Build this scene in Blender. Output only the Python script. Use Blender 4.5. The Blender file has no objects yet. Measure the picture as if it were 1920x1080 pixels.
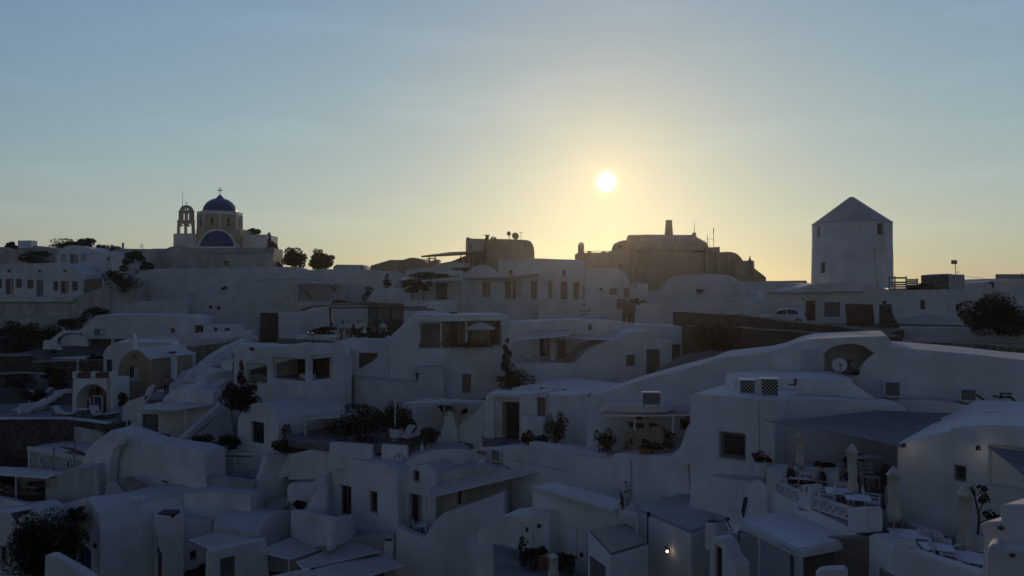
import bpy, bmesh, math, random
from mathutils import Vector, Matrix, noise
from mathutils.geometry import tessellate_polygon, delaunay_2d_cdt
random.seed(7)
R = math.radians
PI = math.pi
sc = bpy.context.scene
COL = sc.collection

# ---------------------------------------------------------------- camera
F = 1371.0                                     # focal length in pixels of the 1920 px wide photograph
cam_d = bpy.data.cameras.new('camera'); cam_d.sensor_width = 36.0; cam_d.lens = 36.0 * F / 1920.0
cam_d.clip_start = 0.5; cam_d.clip_end = 40000.0
cam = bpy.data.objects.new('camera', cam_d); COL.objects.link(cam)
cam.location = (0, 0, 0); cam.rotation_euler = (PI / 2, 0, 0)
sc.camera = cam

# ---------------------------------------------------------------- sky and sun
SUN_EL = math.atan2(540 - 341, math.hypot(F, 1137 - 960)); SUN_AZ = math.atan2(1137 - 960, F)
world = bpy.data.worlds.new('World'); sc.world = world; world.use_nodes = True
wn = world.node_tree; wn.nodes.clear()
def wnode(t, **kw):
    n = wn.nodes.new(t)
    for k, v in kw.items(): setattr(n, k, v)
    return n
def wl(a, b): wn.links.new(a, b)
sky = wnode('ShaderNodeTexSky', sky_type='NISHITA', sun_disc=False, sun_elevation=SUN_EL, sun_rotation=SUN_AZ,
            altitude=120.0, air_density=1.5, dust_density=0.2, ozone_density=1.0)
SKY_STRENGTH = 0.10
OFFSUN_DIM = (.385, .36, .365)                                # sky away from the sun dimmed, mostly unseen, to darken walls and roofs
bg = wnode('ShaderNodeBackground'); bg.inputs['Strength'].default_value = SKY_STRENGTH
# the sun itself and the aureole of bright air round it, by angle from the sun's direction
sdir = Vector((math.sin(SUN_AZ) * math.cos(SUN_EL), math.cos(SUN_AZ) * math.cos(SUN_EL), math.sin(SUN_EL)))
tc = wnode('ShaderNodeTexCoord')
nrm = wnode('ShaderNodeVectorMath', operation='NORMALIZE'); wl(tc.outputs['Generated'], nrm.inputs[0])
dot = wnode('ShaderNodeVectorMath', operation='DOT_PRODUCT'); wl(nrm.outputs[0], dot.inputs[0]); dot.inputs[1].default_value = sdir
ang = wnode('ShaderNodeMath', operation='ARCCOSINE', use_clamp=False); wl(dot.outputs['Value'], ang.inputs[0])
deg = wnode('ShaderNodeMath', operation='MULTIPLY'); wl(ang.outputs[0], deg.inputs[0]); deg.inputs[1].default_value = 180 / PI
def smooth(lo, hi, a, b):
    m = wnode('ShaderNodeMapRange', interpolation_type='SMOOTHSTEP'); wl(deg.outputs[0], m.inputs['Value'])
    for k, v in zip(('From Min', 'From Max', 'To Min', 'To Max'), (lo, hi, a, b)): m.inputs[k].default_value = v
    return m.outputs['Result']
def glow(width, amount):                        # exp(-angle / width) * amount
    d = wnode('ShaderNodeMath', operation='DIVIDE'); wl(deg.outputs[0], d.inputs[0]); d.inputs[1].default_value = -width
    e = wnode('ShaderNodeMath', operation='EXPONENT'); wl(d.outputs[0], e.inputs[0])
    m = wnode('ShaderNodeMath', operation='MULTIPLY'); wl(e.outputs[0], m.inputs[0]); m.inputs[1].default_value = amount
    return m.outputs[0]
def low(fac):                                   # stronger towards the horizon
    sx = wnode('ShaderNodeSeparateXYZ'); wl(nrm.outputs[0], sx.inputs[0]); mxn = wnode('ShaderNodeMath', operation='MAXIMUM'); wl(sx.outputs[2], mxn.inputs[0]); mxn.inputs[1].default_value = 0.0
    asn = wnode('ShaderNodeMath', operation='ARCSINE'); wl(mxn.outputs[0], asn.inputs[0]); dv = wnode('ShaderNodeMath', operation='DIVIDE'); wl(asn.outputs[0], dv.inputs[0]); dv.inputs[1].default_value = -.8276
    ex = wnode('ShaderNodeMath', operation='EXPONENT'); wl(dv.outputs[0], ex.inputs[0]); mu = wnode('ShaderNodeMath', operation='MULTIPLY'); wl(ex.outputs[0], mu.inputs[0]); wl(fac, mu.inputs[1]); return mu.outputs[0]
def scaled(fac, col):
    v = wnode('ShaderNodeVectorMath', operation='SCALE'); v.inputs[0].default_value = col; wl(fac, v.inputs['Scale']); return v.outputs[0]
def vadd(a, b):
    v = wnode('ShaderNodeVectorMath', operation='ADD'); wl(a, v.inputs[0]); wl(b, v.inputs[1]); return v.outputs[0]
def vop(op, a, b):
    v = wnode('ShaderNodeVectorMath', operation=op); wl(a, v.inputs[0])
    if isinstance(b, tuple): v.inputs[1].default_value = b
    else: wl(b, v.inputs[1])
    return v.outputs[0]
# the phone's exposure of that sky: a gentle shoulder so that the bright side keeps its colour
c1 = vop('MULTIPLY', sky.outputs['Color'], (.0875, .1323, .1839))
sep = wnode('ShaderNodeSeparateXYZ'); wl(c1, sep.inputs[0]); com = wnode('ShaderNodeCombineXYZ')
for i_, g_ in enumerate((1.05, 1.10, .60)):
    pw = wnode('ShaderNodeMath', operation='POWER'); wl(sep.outputs[i_], pw.inputs[0]); pw.inputs[1].default_value = g_; wl(pw.outputs[0], com.inputs[i_])
den = vop('ADD', vop('MULTIPLY', com.outputs[0], (.998, .998, .998)), (1.0, 1.0, 1.0))
c2 = vop('MULTIPLY', vop('DIVIDE', com.outputs[0], den), (1 / SKY_STRENGTH,) * 3)
fall = wnode('ShaderNodeMix', data_type='RGBA', blend_type='MULTIPLY'); fall.inputs['B'].default_value = (*OFFSUN_DIM, 1.0); hsv = wnode('ShaderNodeHueSaturation'); hsv.inputs['Saturation'].default_value = .95; wl(c2, hsv.inputs['Color']); wl(hsv.outputs[0], fall.inputs['A']); wl(smooth(33, 90, 0.0, 1.0), fall.inputs['Factor'])
acc = fall.outputs['Result']
for f_, c_ in [(smooth(0.50, 0.80, 60.0, 0.0), (1.0, 0.95, 0.8)), (glow(.22, 60.0), (1.0, 0.86, 0.55)), (glow(2.2, 1.6), (1.0, 0.66, 0.06)), (low(glow(12.4, 6.4)), (.469, .2481, .0085))]: acc = vadd(acc, scaled(f_, c_))
# faint streaks of high cloud
cm_ = vop('MULTIPLY', nrm.outputs[0], (2.2, 2.2, 16.0)); cn = wnode('ShaderNodeTexNoise'); cn.inputs['Scale'].default_value = 1.6; cn.inputs['Detail'].default_value = 5.0; cn.inputs['Roughness'].default_value = .5; wl(cm_, cn.inputs['Vector'])
cr_ = wnode('ShaderNodeMapRange', interpolation_type='SMOOTHSTEP'); wl(cn.outputs['Fac'], cr_.inputs['Value'])
for k, v in zip(('From Min', 'From Max', 'To Min', 'To Max'), (.50, .78, 1.0, 1.07)): cr_.inputs[k].default_value = v
cl_ = wnode('ShaderNodeVectorMath', operation='SCALE'); wl(acc, cl_.inputs[0]); wl(cr_.outputs['Result'], cl_.inputs['Scale']); acc = cl_.outputs[0]
wl(acc, bg.inputs['Color'])
wo = wnode('ShaderNodeOutputWorld'); wl(bg.outputs[0], wo.inputs['Surface'])

sun_d = bpy.data.lights.new('sun', 'SUN'); sun_d.energy = 1.1; sun_d.angle = R(0.53); sun_d.color = (1.0, 0.72, 0.42)
sun = bpy.data.objects.new('sun', sun_d); COL.objects.link(sun)
sun.rotation_euler = (-sdir).to_track_quat('-Z', 'Y').to_euler(); sun.location = sdir * 300

HAZE_DENSITY = 0.00022; HAZE_G = 0.855
# ---------------------------------------------------------------- exposure
vs = sc.view_settings; vs.view_transform = 'Standard'; vs.look = 'None'; vs.exposure = 0.0; vs.gamma = 1.0; vs.use_curve_mapping = False
sc.render.engine = 'CYCLES'
sc.cycles.use_denoising = True; sc.cycles.max_bounces = 5; sc.cycles.diffuse_bounces = 3; sc.cycles.glossy_bounces = 2; sc.cycles.transmission_bounces = 2; sc.cycles.volume_bounces = 0

# ---------------------------------------------------------------- materials
MATS = {}
def material(name, col, col2=None, rough=0.85, scale=1.5, bump=0.0, bscale=None, metal=0.0, streak=0.0, detail=4.0, spec=0.5, emit=None, lo=0.35, hi=0.65, rnd=0.0, top_dim=0.0):
    m = bpy.data.materials.new(name); m.use_nodes = True; nt = m.node_tree; b = nt.nodes['Principled BSDF']
    b.inputs['Roughness'].default_value = rough; b.inputs['Metallic'].default_value = metal
    b.inputs['Specular IOR Level'].default_value = spec
    geo = nt.nodes.new('ShaderNodeNewGeometry'); pos = geo.outputs['Position']
    def noise_n(s, d=detail, stretch=None):
        n = nt.nodes.new('ShaderNodeTexNoise'); n.inputs['Scale'].default_value = s; n.inputs['Detail'].default_value = d
        if stretch:
            mp = nt.nodes.new('ShaderNodeVectorMath'); mp.operation = 'MULTIPLY'; mp.inputs[1].default_value = stretch
            nt.links.new(pos, mp.inputs[0]); nt.links.new(mp.outputs[0], n.inputs['Vector'])
        else: nt.links.new(pos, n.inputs['Vector'])
        return n.outputs['Fac']
    if col2:
        r = nt.nodes.new('ShaderNodeValToRGB'); r.color_ramp.elements[0].position = lo; r.color_ramp.elements[1].position = hi
        r.color_ramp.elements[0].color = (*col2, 1); r.color_ramp.elements[1].color = (*col, 1)
        nt.links.new(noise_n(scale), r.inputs['Fac']); out = r.outputs['Color']
        if streak:
            r2 = nt.nodes.new('ShaderNodeValToRGB'); r2.color_ramp.elements[0].position = 0.30; r2.color_ramp.elements[1].position = 0.56
            k = 1 - streak; r2.color_ramp.elements[0].color = (k, k * 0.985, k * 0.95, 1); r2.color_ramp.elements[1].color = (1, 1, 1, 1)
            nt.links.new(noise_n(1.0, 5.0, (1.7, 1.7, 0.16)), r2.inputs['Fac'])
            mx = nt.nodes.new('ShaderNodeMix'); mx.data_type = 'RGBA'; mx.blend_type = 'MULTIPLY'; mx.inputs['Factor'].default_value = 1.0
            nt.links.new(out, mx.inputs['A']); nt.links.new(r2.outputs['Color'], mx.inputs['B']); out = mx.outputs['Result']
        if rnd:
            oi = nt.nodes.new('ShaderNodeObjectInfo'); hs = nt.nodes.new('ShaderNodeHueSaturation')
            mr = nt.nodes.new('ShaderNodeMapRange'); mr.inputs['To Min'].default_value = 1 - rnd; mr.inputs['To Max'].default_value = 1 + rnd
            nt.links.new(oi.outputs['Random'], mr.inputs['Value']); nt.links.new(mr.outputs['Result'], hs.inputs['Value'])
            nt.links.new(out, hs.inputs['Color']); out = hs.outputs['Color']
        if top_dim:                                # what faces up is painted darker, so skylit tops match the walls
            sn = nt.nodes.new('ShaderNodeSeparateXYZ'); nt.links.new(geo.outputs['Normal'], sn.inputs[0])
            md_ = nt.nodes.new('ShaderNodeMapRange'); md_.interpolation_type = 'SMOOTHSTEP'
            for k, v in zip(('From Min', 'From Max', 'To Min', 'To Max'), (.25, .8, 0.0, top_dim)): md_.inputs[k].default_value = v
            nt.links.new(sn.outputs[2], md_.inputs['Value']); mx2 = nt.nodes.new('ShaderNodeMix'); mx2.data_type = 'RGBA'; mx2.inputs['B'].default_value = (.37, .35, .32, 1)
            nt.links.new(md_.outputs['Result'], mx2.inputs['Factor']); nt.links.new(out, mx2.inputs['A']); out = mx2.outputs['Result']
        nt.links.new(out, b.inputs['Base Color'])
    else: b.inputs['Base Color'].default_value = (*col, 1)
    if bump:
        bp = nt.nodes.new('ShaderNodeBump'); bp.inputs['Strength'].default_value = bump; bp.inputs['Distance'].default_value = 0.05
        nt.links.new(noise_n(bscale or scale * 4, 6.0), bp.inputs['Height']); nt.links.new(bp.outputs['Normal'], b.inputs['Normal'])
    if emit:
        b.inputs['Emission Color'].default_value = (*emit[0], 1); b.inputs['Emission Strength'].default_value = emit[1]
    MATS[name] = m; return m
material('white', (.80, .79, .77), (.62, .61, .58), scale=.55, bump=.7, bscale=2.6, streak=.07, rnd=.06, lo=.28, hi=.62, detail=7, top_dim=.62)
material('whitewash', (.66, .65, .63), (.53, .52, .49), scale=.8, bump=.8, bscale=3.0, lo=.3, hi=.6, top_dim=.5)
material('oldwhite', (.60, .58, .54), (.44, .42, .38), scale=.8, bump=.7, bscale=2.5, streak=.2, top_dim=.5)
material('tan', (.44, .36, .26), (.34, .27, .19), scale=.5, bump=.4, bscale=2.2, streak=.2)
material('cream', (.55, .46, .30), (.44, .36, .23), scale=.6, bump=.4, bscale=2.2, streak=.15)
material('rose', (.56, .42, .32), (.46, .34, .26), scale=1.2, bump=.4)
material('ochre', (.40, .325, .20), (.32, .26, .16), scale=.7, bump=.4, streak=.2)
material('brownwall', (.47, .39, .30), (.37, .30, .23), scale=.5, bump=.4, bscale=2.0, streak=.2)
material('redbrown', (.135, .088, .064), (.075, .052, .040), scale=1.2, bump=.6)
material('stone', (.13, .10, .08), (.045, .037, .032), scale=3.2, bump=1.0, bscale=6.0, lo=.42, hi=.6)
material('rubble', (.26, .21, .16), (.10, .08, .065), scale=3.6, bump=1.0, bscale=5.0, lo=.40, hi=.6)
material('soil', (.085, .068, .052), (.035, .030, .025), scale=.7, bump=1.0, bscale=2.5)
material('rockpale', (.33, .27, .19), (.20, .16, .11), scale=1.6, bump=1.0, bscale=4)
material('paving', (.20, .19, .18), (.12, .115, .11), scale=1.2, bump=.3)
material('roofgrey', (.42, .41, .40), (.30, .29, .28), scale=.6, bump=.3)
material('asphalt', (.06, .058, .055), (.04, .04, .04), scale=2.0, bump=.3)
material('blue', (.004, .044, .17), (.003, .034, .13), rough=.45, scale=.8)
material('bluedoor', (.02, .045, .16), (.015, .035, .12), rough=.5, scale=2)
material('wood', (.13, .075, .04), (.075, .042, .025), rough=.6, scale=6)
material('darkwood', (.045, .03, .022), (.025, .018, .014), rough=.6, scale=6)
material('shutter', (.24, .19, .14), (.18, .14, .10), rough=.6, scale=4)
material('taupe', (.22, .19, .16), (.17, .145, .12), rough=.6, scale=3)
material('greydoor', (.15, .15, .15), (.11, .11, .11), rough=.55, scale=3)
material('glass', (.02, .022, .025), rough=.08, spec=.6)
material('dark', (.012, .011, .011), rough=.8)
material('curtain', (.55, .52, .47), (.40, .38, .34), scale=5, rough=.9)
material('metalw', (.72, .72, .72), (.62, .62, .62), rough=.4, scale=3)
material('metald', (.05, .05, .052), (.03, .03, .03), rough=.45, scale=4)
material('metalg', (.35, .35, .36), (.25, .25, .26), rough=.4, scale=4, metal=.4)
material('canvas', (.52, .48, .41), (.43, .39, .33), rough=.95, scale=2.5, bump=.3)
material('canvasd', (.17, .165, .17), (.135, .13, .135), rough=.95, scale=2.5, bump=.3)
material('canvasb', (.34, .24, .17), (.27, .19, .13), rough=.95, scale=2.5, bump=.3)
material('umbrella', (.66, .60, .50), (.54, .49, .40), rough=.95, scale=4, bump=.4)
material('cushion', (.60, .57, .52), (.50, .47, .43), rough=.95, scale=4)
material('leaf', (.040, .060, .020), (.018, .030, .012), rough=.8, scale=2.2, spec=.2)
material('leafd', (.022, .034, .014), (.010, .016, .008), rough=.8, scale=2.2, spec=.2)
material('leafr', (.060, .026, .018), (.026, .026, .013), rough=.8, scale=2.2, spec=.2)
material('leafo', (.085, .085, .040), (.045, .045, .022), rough=.8, scale=2.2, spec=.2)
material('leafb', (.075, .060, .035), (.040, .034, .020), rough=.8, scale=2.2, spec=.2)
material('bark', (.07, .05, .035), (.04, .03, .02), scale=6, bump=.8)
material('clay', (.30, .14, .08), (.22, .10, .06), scale=4, bump=.3)
material('carpaint', (.72, .72, .72), rough=.2, spec=.6)
material('rubber', (.02, .02, .02), rough=.8)
material('skin', (.42, .25, .17), (.36, .21, .14), rough=.6, scale=8)
material('skind', (.20, .115, .075), (.16, .09, .06), rough=.6, scale=8)
material('hair', (.018, .012, .009), (.010, .008, .006), rough=.6, scale=20)
material('hairgrey', (.30, .28, .26), (.22, .20, .19), rough=.6, scale=20)
material('shirtw', (.72, .72, .72), (.60, .60, .60), rough=.9, scale=6)
material('shirtd', (.035, .028, .028), (.022, .018, .018), rough=.9, scale=6)
material('shirtr', (.10, .035, .03), (.07, .025, .02), rough=.9, scale=6)
material('shirtt', (.30, .21, .15), (.24, .17, .12), rough=.9, scale=6)
material('trouser', (.05, .045, .045), (.03, .03, .03), rough=.9, scale=6)
material('trousert', (.22, .17, .12), (.17, .13, .09), rough=.9, scale=6)
material('furo', (.30, .13, .05), (.010, .009, .008), rough=.9, scale=9, lo=.47, hi=.53)
material('furw', (.6, .57, .52), rough=.9)
material('sea', (.02, .05, .08), (.015, .04, .07), rough=.15, scale=.02, bump=.3, bscale=.3)
material('letters', (.055, .050, .048), rough=.6)
material('lamplit', (.9, .85, .75), rough=.5, emit=((1.0, .82, .58), 6.0))
material('lampdim', (.8, .78, .74), rough=.5, emit=((1.0, .84, .62), 0.5))
material('bottle', (.35, .36, .38), rough=.15)

# ---------------------------------------------------------------- geometry helpers
def P(px, py, Y): return Vector(((px - 960) / F * Y, Y, (540 - py) / F * Y))
def G(px, py, z):                               # the point on the level z seen at a pixel
    Y = z * F / (540 - py); return P(px, py, Y)
def XY(px, Y): return ((px - 960) / F * Y, Y)
def zz(py, Y): return (540 - py) / F * Y

class Plane:                                    # a vertical plane through two (px, Y) points
    def __init__(s, spec):
        if isinstance(spec, (int, float)): spec = (900, spec, 1000, spec)
        a = Vector(XY(spec[0], spec[1])); b = Vector(XY(spec[2], spec[3]))
        s.a = a; s.u = (b - a).normalized(); s.n = Vector((-s.u.y, s.u.x))
    def uz(s, px, py):
        dx, dz = (px - 960) / F, (540 - py) / F
        t = (s.a.x * s.u.y - s.a.y * s.u.x) / (dx * s.u.y - 1.0 * s.u.x)
        return (Vector((dx * t, t)) - s.a).dot(s.u), dz * t
    def w(s, u, n, z):
        p = s.a + s.u * u + s.n * n; return Vector((p.x, p.y, z))

class MB:
    def __init__(s): s.v = []; s.f = []
    def add(s, vs_, fs):
        o = len(s.v); s.v += [Vector(v) for v in vs_]; s.f += [tuple(i + o for i in f) for f in fs]; return s
    def hexa(s, p):                             # 8 corners: bottom ring 0-3, top ring 4-7
        return s.add(p, [(3, 2, 1, 0), (4, 5, 6, 7), (0, 1, 5, 4), (1, 2, 6, 5), (2, 3, 7, 6), (3, 0, 4, 7)])
    def box(s, c, sz, rz=0.0, tilt=None):
        M = Matrix.Rotation(rz, 3, 'Z')
        if tilt is not None: M = M @ tilt
        h = Vector(sz) / 2; c = Vector(c)
        return s.hexa([c + M @ Vector((x * h.x, y * h.y, z * h.z)) for z in (-1, 1) for x, y in ((-1, -1), (1, -1), (1, 1), (-1, 1))])
    def lbox(s, pl, u0, u1, n0, n1, z0, z1):
        return s.hexa([pl.w(u, n, z) for z in (z0, z1) for u, n in ((u0, n0), (u1, n0), (u1, n1), (u0, n1))])
    def bar(s, a, b, w, h=None):                # a rectangular bar from a to b
        a = Vector(a); b = Vector(b); d = (b - a); 
        if d.length < 1e-6: return s
        d.normalize(); up = Vector((0, 0, 1)) if abs(d.z) < .95 else Vector((0, 1, 0))
        x = d.cross(up).normalized() * (w / 2); y = x.cross(d).normalized() * ((h or w) / 2)
        return s.hexa([a - x - y, a + x - y, a + x + y, a - x + y, b - x - y, b + x - y, b + x + y, b - x + y])
    def tube(s, pts, r, n=8, caps=True):
        pts = [Vector(p) for p in pts]; rs = r if isinstance(r, (list, tuple)) else [r] * len(pts); o = []
        for i, p in enumerate(pts):
            d = (pts[min(i + 1, len(pts) - 1)] - pts[max(i - 1, 0)]).normalized()
            up = Vector((0, 0, 1)) if abs(d.z) < .9 else Vector((0, 1, 0))
            x = d.cross(up).normalized(); y = x.cross(d).normalized()
            o += [p + (x * math.cos(2 * PI * k / n) + y * math.sin(2 * PI * k / n)) * rs[i] for k in range(n)]
        fs = [(i * n + k, i * n + (k + 1) % n, (i + 1) * n + (k + 1) % n, (i + 1) * n + k) for i in range(len(pts) - 1) for k in range(n)]
        if caps: fs += [tuple(range(n))[::-1], tuple(range((len(pts) - 1) * n, len(pts) * n))]
        return s.add(o, fs)
    def lathe(s, c, prof, n=24, a0=0.0, a1=2 * PI, sx=1.0, sy=1.0):
        c = Vector(c); full = abs(a1 - a0 - 2 * PI) < 1e-4; m = n if full else n + 1; o = []
        for r, z in prof: o += [c + Vector((r * math.cos(a0 + (a1 - a0) * k / n) * sx, r * math.sin(a0 + (a1 - a0) * k / n) * sy, z)) for k in range(m)]
        fs = []
        for i in range(len(prof) - 1):
            for k in range(n):
                k2 = (k + 1) % m; fs.append((i * m + k, i * m + k2, (i + 1) * m + k2, (i + 1) * m + k))
        if full:
            if prof[0][0] > 1e-4: fs.append(tuple(range(m))[::-1])
            if prof[-1][0] > 1e-4: fs.append(tuple(range((len(prof) - 1) * m, len(prof) * m)))
        return s.add(o, fs)
    def hprism(s, pts, z0, z1):                 # horizontal polygon between two levels
        n = len(pts); o = [Vector((p[0], p[1], z0)) for p in pts] + [Vector((p[0], p[1], z1)) for p in pts]
        tri = tessellate_polygon([[Vector((p[0], p[1], 0)) for p in pts]])
        fs = [(b + n, a + n, c + n)[::1] for a, b, c in tri] + [(a, b, c) for a, b, c in tri]
        fs += [(i, (i + 1) % n, n + (i + 1) % n, n + i) for i in range(n)]
        return s.add(o, fs)

ORIG = {}
def root(name, loc, label, cat, group=None, kind=None):
    o = bpy.data.objects.new(name, None); COL.objects.link(o); o.location = loc; o.empty_display_size = .2
    ORIG[o] = Vector(loc); o['label'] = label; o['category'] = cat
    if group: o['group'] = group
    return o
def obj(name, mb, mat, parent=None, bev=0.0, smooth_ang=38, label=None, cat=None, group=None, kind=None, origin=None, seg=2, fix=True):
    vsum = mb.v
    if parent is not None: o0 = ORIG[parent]
    elif origin is not None: o0 = Vector(origin)
    else:
        o0 = Vector((sum(v.x for v in vsum) / len(vsum), sum(v.y for v in vsum) / len(vsum), min(v.z for v in vsum)))
    me = bpy.data.meshes.new(name); me.from_pydata([v - o0 for v in vsum], [], mb.f)
    if fix:
        b = bmesh.new(); b.from_mesh(me); bmesh.ops.remove_doubles(b, verts=b.verts, dist=1e-5)
        bmesh.ops.recalc_face_normals(b, faces=b.faces); b.to_mesh(me); b.free()
    if smooth_ang:
        me.shade_smooth(); me.set_sharp_from_angle(angle=R(smooth_ang))
    me.materials.append(MATS[mat]); o = bpy.data.objects.new(name, me); COL.objects.link(o)
    if parent is not None: o.parent = parent; ORIG[o] = o0
    else: o.location = o0; ORIG[o] = o0
    if bev:
        md = o.modifiers.new('bevel', 'BEVEL'); md.width = bev; md.segments = seg; md.limit_method = 'ANGLE'; md.angle_limit = R(38); md.harden_normals = True
    if label: o['label'] = label
    if cat: o['category'] = cat
    if group: o['group'] = group
    if kind: o['kind'] = kind
    return o

def crv(pts, n=6):                              # Catmull-Rom through pixel points
    if len(pts) < 3: return list(pts)
    q = [pts[0]] + list(pts) + [pts[-1]]; o = []
    for i in range(1, len(q) - 2):
        p0, p1, p2, p3 = [Vector(p) for p in q[i - 1:i + 3]]
        for k in range(n):
            t = k / n; o.append(tuple(.5 * ((2 * p1) + (p2 - p0) * t + (2 * p0 - 5 * p1 + 4 * p2 - p3) * t * t + (3 * p1 - p0 - 3 * p2 + p3) * t ** 3)))
    o.append(tuple(pts[-1])); return o
def arc(cx, cy, rx, ry, a0=180, a1=0, n=16):    # pixel arc, angle 90 is up
    return [(cx + rx * math.cos(R(a0 + (a1 - a0) * k / n)), cy - ry * math.sin(R(a0 + (a1 - a0) * k / n))) for k in range(n + 1)]

def hole_outline(pl, h):
    kind, x0, y0, x1, y1 = h[:5]; cx = (x0 + x1) / 2
    u0 = pl.uz(x0, y0)[0]; u1 = pl.uz(x1, y0)[0]; z1 = pl.uz(cx, y0)[1]; z0 = pl.uz(cx, y1)[1]
    if u1 < u0: u0, u1 = u1, u0
    o = h[5] if len(h) > 5 else {}
    if o.get('poly'): pts = [pl.uz(*p) for p in o['poly']]
    elif o.get('arch'):
        r = (u1 - u0) / 2; rise = min(r * o['arch'], (z1 - z0) * .6); zs = z1 - rise
        pts = [(u0, z0), (u1, z0), (u1, zs)] + [((u0 + u1) / 2 + r * math.cos(PI * k / 12), zs + rise * math.sin(PI * k / 12)) for k in range(1, 12)] + [(u0, zs)]
    elif o.get('oval'):
        pts = [((u0 + u1) / 2 + (u1 - u0) / 2 * math.cos(2 * PI * k / 20), (z0 + z1) / 2 + (z1 - z0) / 2 * math.sin(2 * PI * k / 20)) for k in range(20)]
    else: pts = [(u0, z0), (u1, z0), (u1, z1), (u0, z1)]
    return pts, (u0, u1, z0, z1), o

def wall(parent, name, plane, out, depth, holes=(), mat='white', bev=.07, jit=.025, **kw):
    """an outline seen in the photograph, put on a vertical plane and carried back by its real thickness, with its openings cut in"""
    pl = plane if isinstance(plane, Plane) else Plane(plane)
    raw = [pl.uz(*p) for p in out]; pts = []
    for i, p in enumerate(raw):                 # long edges are hand plastered: break and waver them a little
        q = raw[(i + 1) % len(raw)]; L_ = math.hypot(q[0] - p[0], q[1] - p[1]); n = max(1, min(14, int(L_ / 1.3))) if jit else 1
        for k in range(n):
            t = k / n; u = p[0] + (q[0] - p[0]) * t; z = p[1] + (q[1] - p[1]) * t
            if jit and n > 1:
                w_ = pl.w(u, 0, z); u += jit * noise.noise(w_ * .55 + Vector((7, 1, 3))); z += jit * 1.6 * noise.noise(w_ * .5)
            pts.append((u, z))
    if sum(pts[i][0] * pts[(i + 1) % len(pts)][1] - pts[(i + 1) % len(pts)][0] * pts[i][1] for i in range(len(pts))) < 0: pts.reverse()
    hs = [(h, *hole_outline(pl, h)) for h in holes]
    mb = MB(); loops = [pts] + [h[1][::-1] for h in hs]
    flat = [p for l in loops for p in l]
    tri = fill(loops)
    nf = len(flat); vs_ = [pl.w(u, 0, z) for u, z in flat]; fs = [tuple(t) for t in tri]
    thru = [h for h in hs if h[3].get('thru')]
    bl = [pts] + [h[1][::-1] for h in thru]; bflat = [p for l in bl for p in l]; bo = len(vs_)
    vs_ += [pl.w(u, depth, z) for u, z in bflat]
    fs += [tuple(i + bo for i in t)[::-1] for t in fill(bl)]
    n = len(pts); fs += [(i, (i + 1) % n, bo + (i + 1) % n, bo + i) for i in range(n)]
    off = n; bof = bo + n
    for h, hp, ext, o in hs:
        m = len(hp)
        if o.get('thru'):
            fs += [(off + i, off + (i + 1) % m, bof + (i + 1) % m, bof + i) for i in range(m)]; bof += m
        else:
            r = o.get('r', .22); k0 = len(vs_); vs_ += [pl.w(u, r, z) for u, z in hp[::-1]]
            fs += [(off + i, off + (i + 1) % m, k0 + (i + 1) % m, k0 + i) for i in range(m)]
            if o.get('back', h[0] in ('open',)): fs.append(tuple(range(k0, k0 + m)))
            else: fs.append(tuple(range(k0, k0 + m)))
        off += m
    mb.add(vs_, fs)
    w_ = obj(name, mb, mat, parent, bev=bev, **kw)
    for h, hp, ext, o in hs: fit(parent if parent is not None else w_, pl, h[0], hp, ext, o)
    return w_

def fill(loops):
    """triangles of an outline with holes; indices run through the loops in order"""
    flat = [Vector(p) for l in loops for p in l]; ed = []; o = 0
    for l in loops: ed += [(o + i, o + (i + 1) % len(l)) for i in range(len(l))]; o += len(l)
    r = delaunay_2d_cdt(flat, ed, [], 0, 1e-6)
    def inside(p, l):
        c = False
        for i in range(len(l)):
            (x0, y0), (x1, y1) = l[i][:2], l[i - 1][:2]
            if (y0 > p[1]) != (y1 > p[1]) and p[0] < (x1 - x0) * (p[1] - y0) / (y1 - y0) + x0: c = not c
        return c
    if len(r[0]) == len(flat) and all(len(v) == 1 for v in r[3]):
        out = []
        for f in r[2]:
            t = tuple(r[3][i][0] for i in f); p = sum((flat[i] for i in t), Vector((0, 0))) / len(t)
            if inside(p, loops[0]) and not any(inside(p, l) for l in loops[1:]): out.append(t)
        return out
    return tessellate_polygon([[Vector((p[0], p[1], 0)) for p in l] for l in loops])
def inset(hp, d):
    cx = sum(p[0] for p in hp) / len(hp); cz = sum(p[1] for p in hp) / len(hp)
    us = [p[0] for p in hp]; zs = [p[1] for p in hp]; sx = 1 - 2 * d / max(1e-3, max(us) - min(us)); sz = 1 - 2 * d / max(1e-3, max(zs) - min(zs))
    mx, mz = (max(us) + min(us)) / 2, (max(zs) + min(zs)) / 2
    return [(mx + (p[0] - mx) * sx, mz + (p[1] - mz) * sz) for p in hp]
def ring(mb, pl, outer, inner, n0, n1):
    m = len(outer); v = [pl.w(u, n0, z) for u, z in outer] + [pl.w(u, n0, z) for u, z in inner] + [pl.w(u, n1, z) for u, z in outer] + [pl.w(u, n1, z) for u, z in inner]
    f = []
    for i in range(m):
        j = (i + 1) % m; f += [(i, j, m + j, m + i), (m + i, m + j, 3 * m + j, 3 * m + i), (2 * m + j, 2 * m + i, 3 * m + i, 3 * m + j), (j, i, 2 * m + i, 2 * m + j)]
    return mb.add(v, f)
def slab(mb, pl, pts, n0, n1):
    m = len(pts); return mb.add([pl.w(u, n0, z) for u, z in pts] + [pl.w(u, n1, z) for u, z in pts],
                               [tuple(range(m)), tuple(range(2 * m - 1, m - 1, -1))] + [(i, m + i, m + (i + 1) % m, (i + 1) % m) for i in range(m)])
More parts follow.
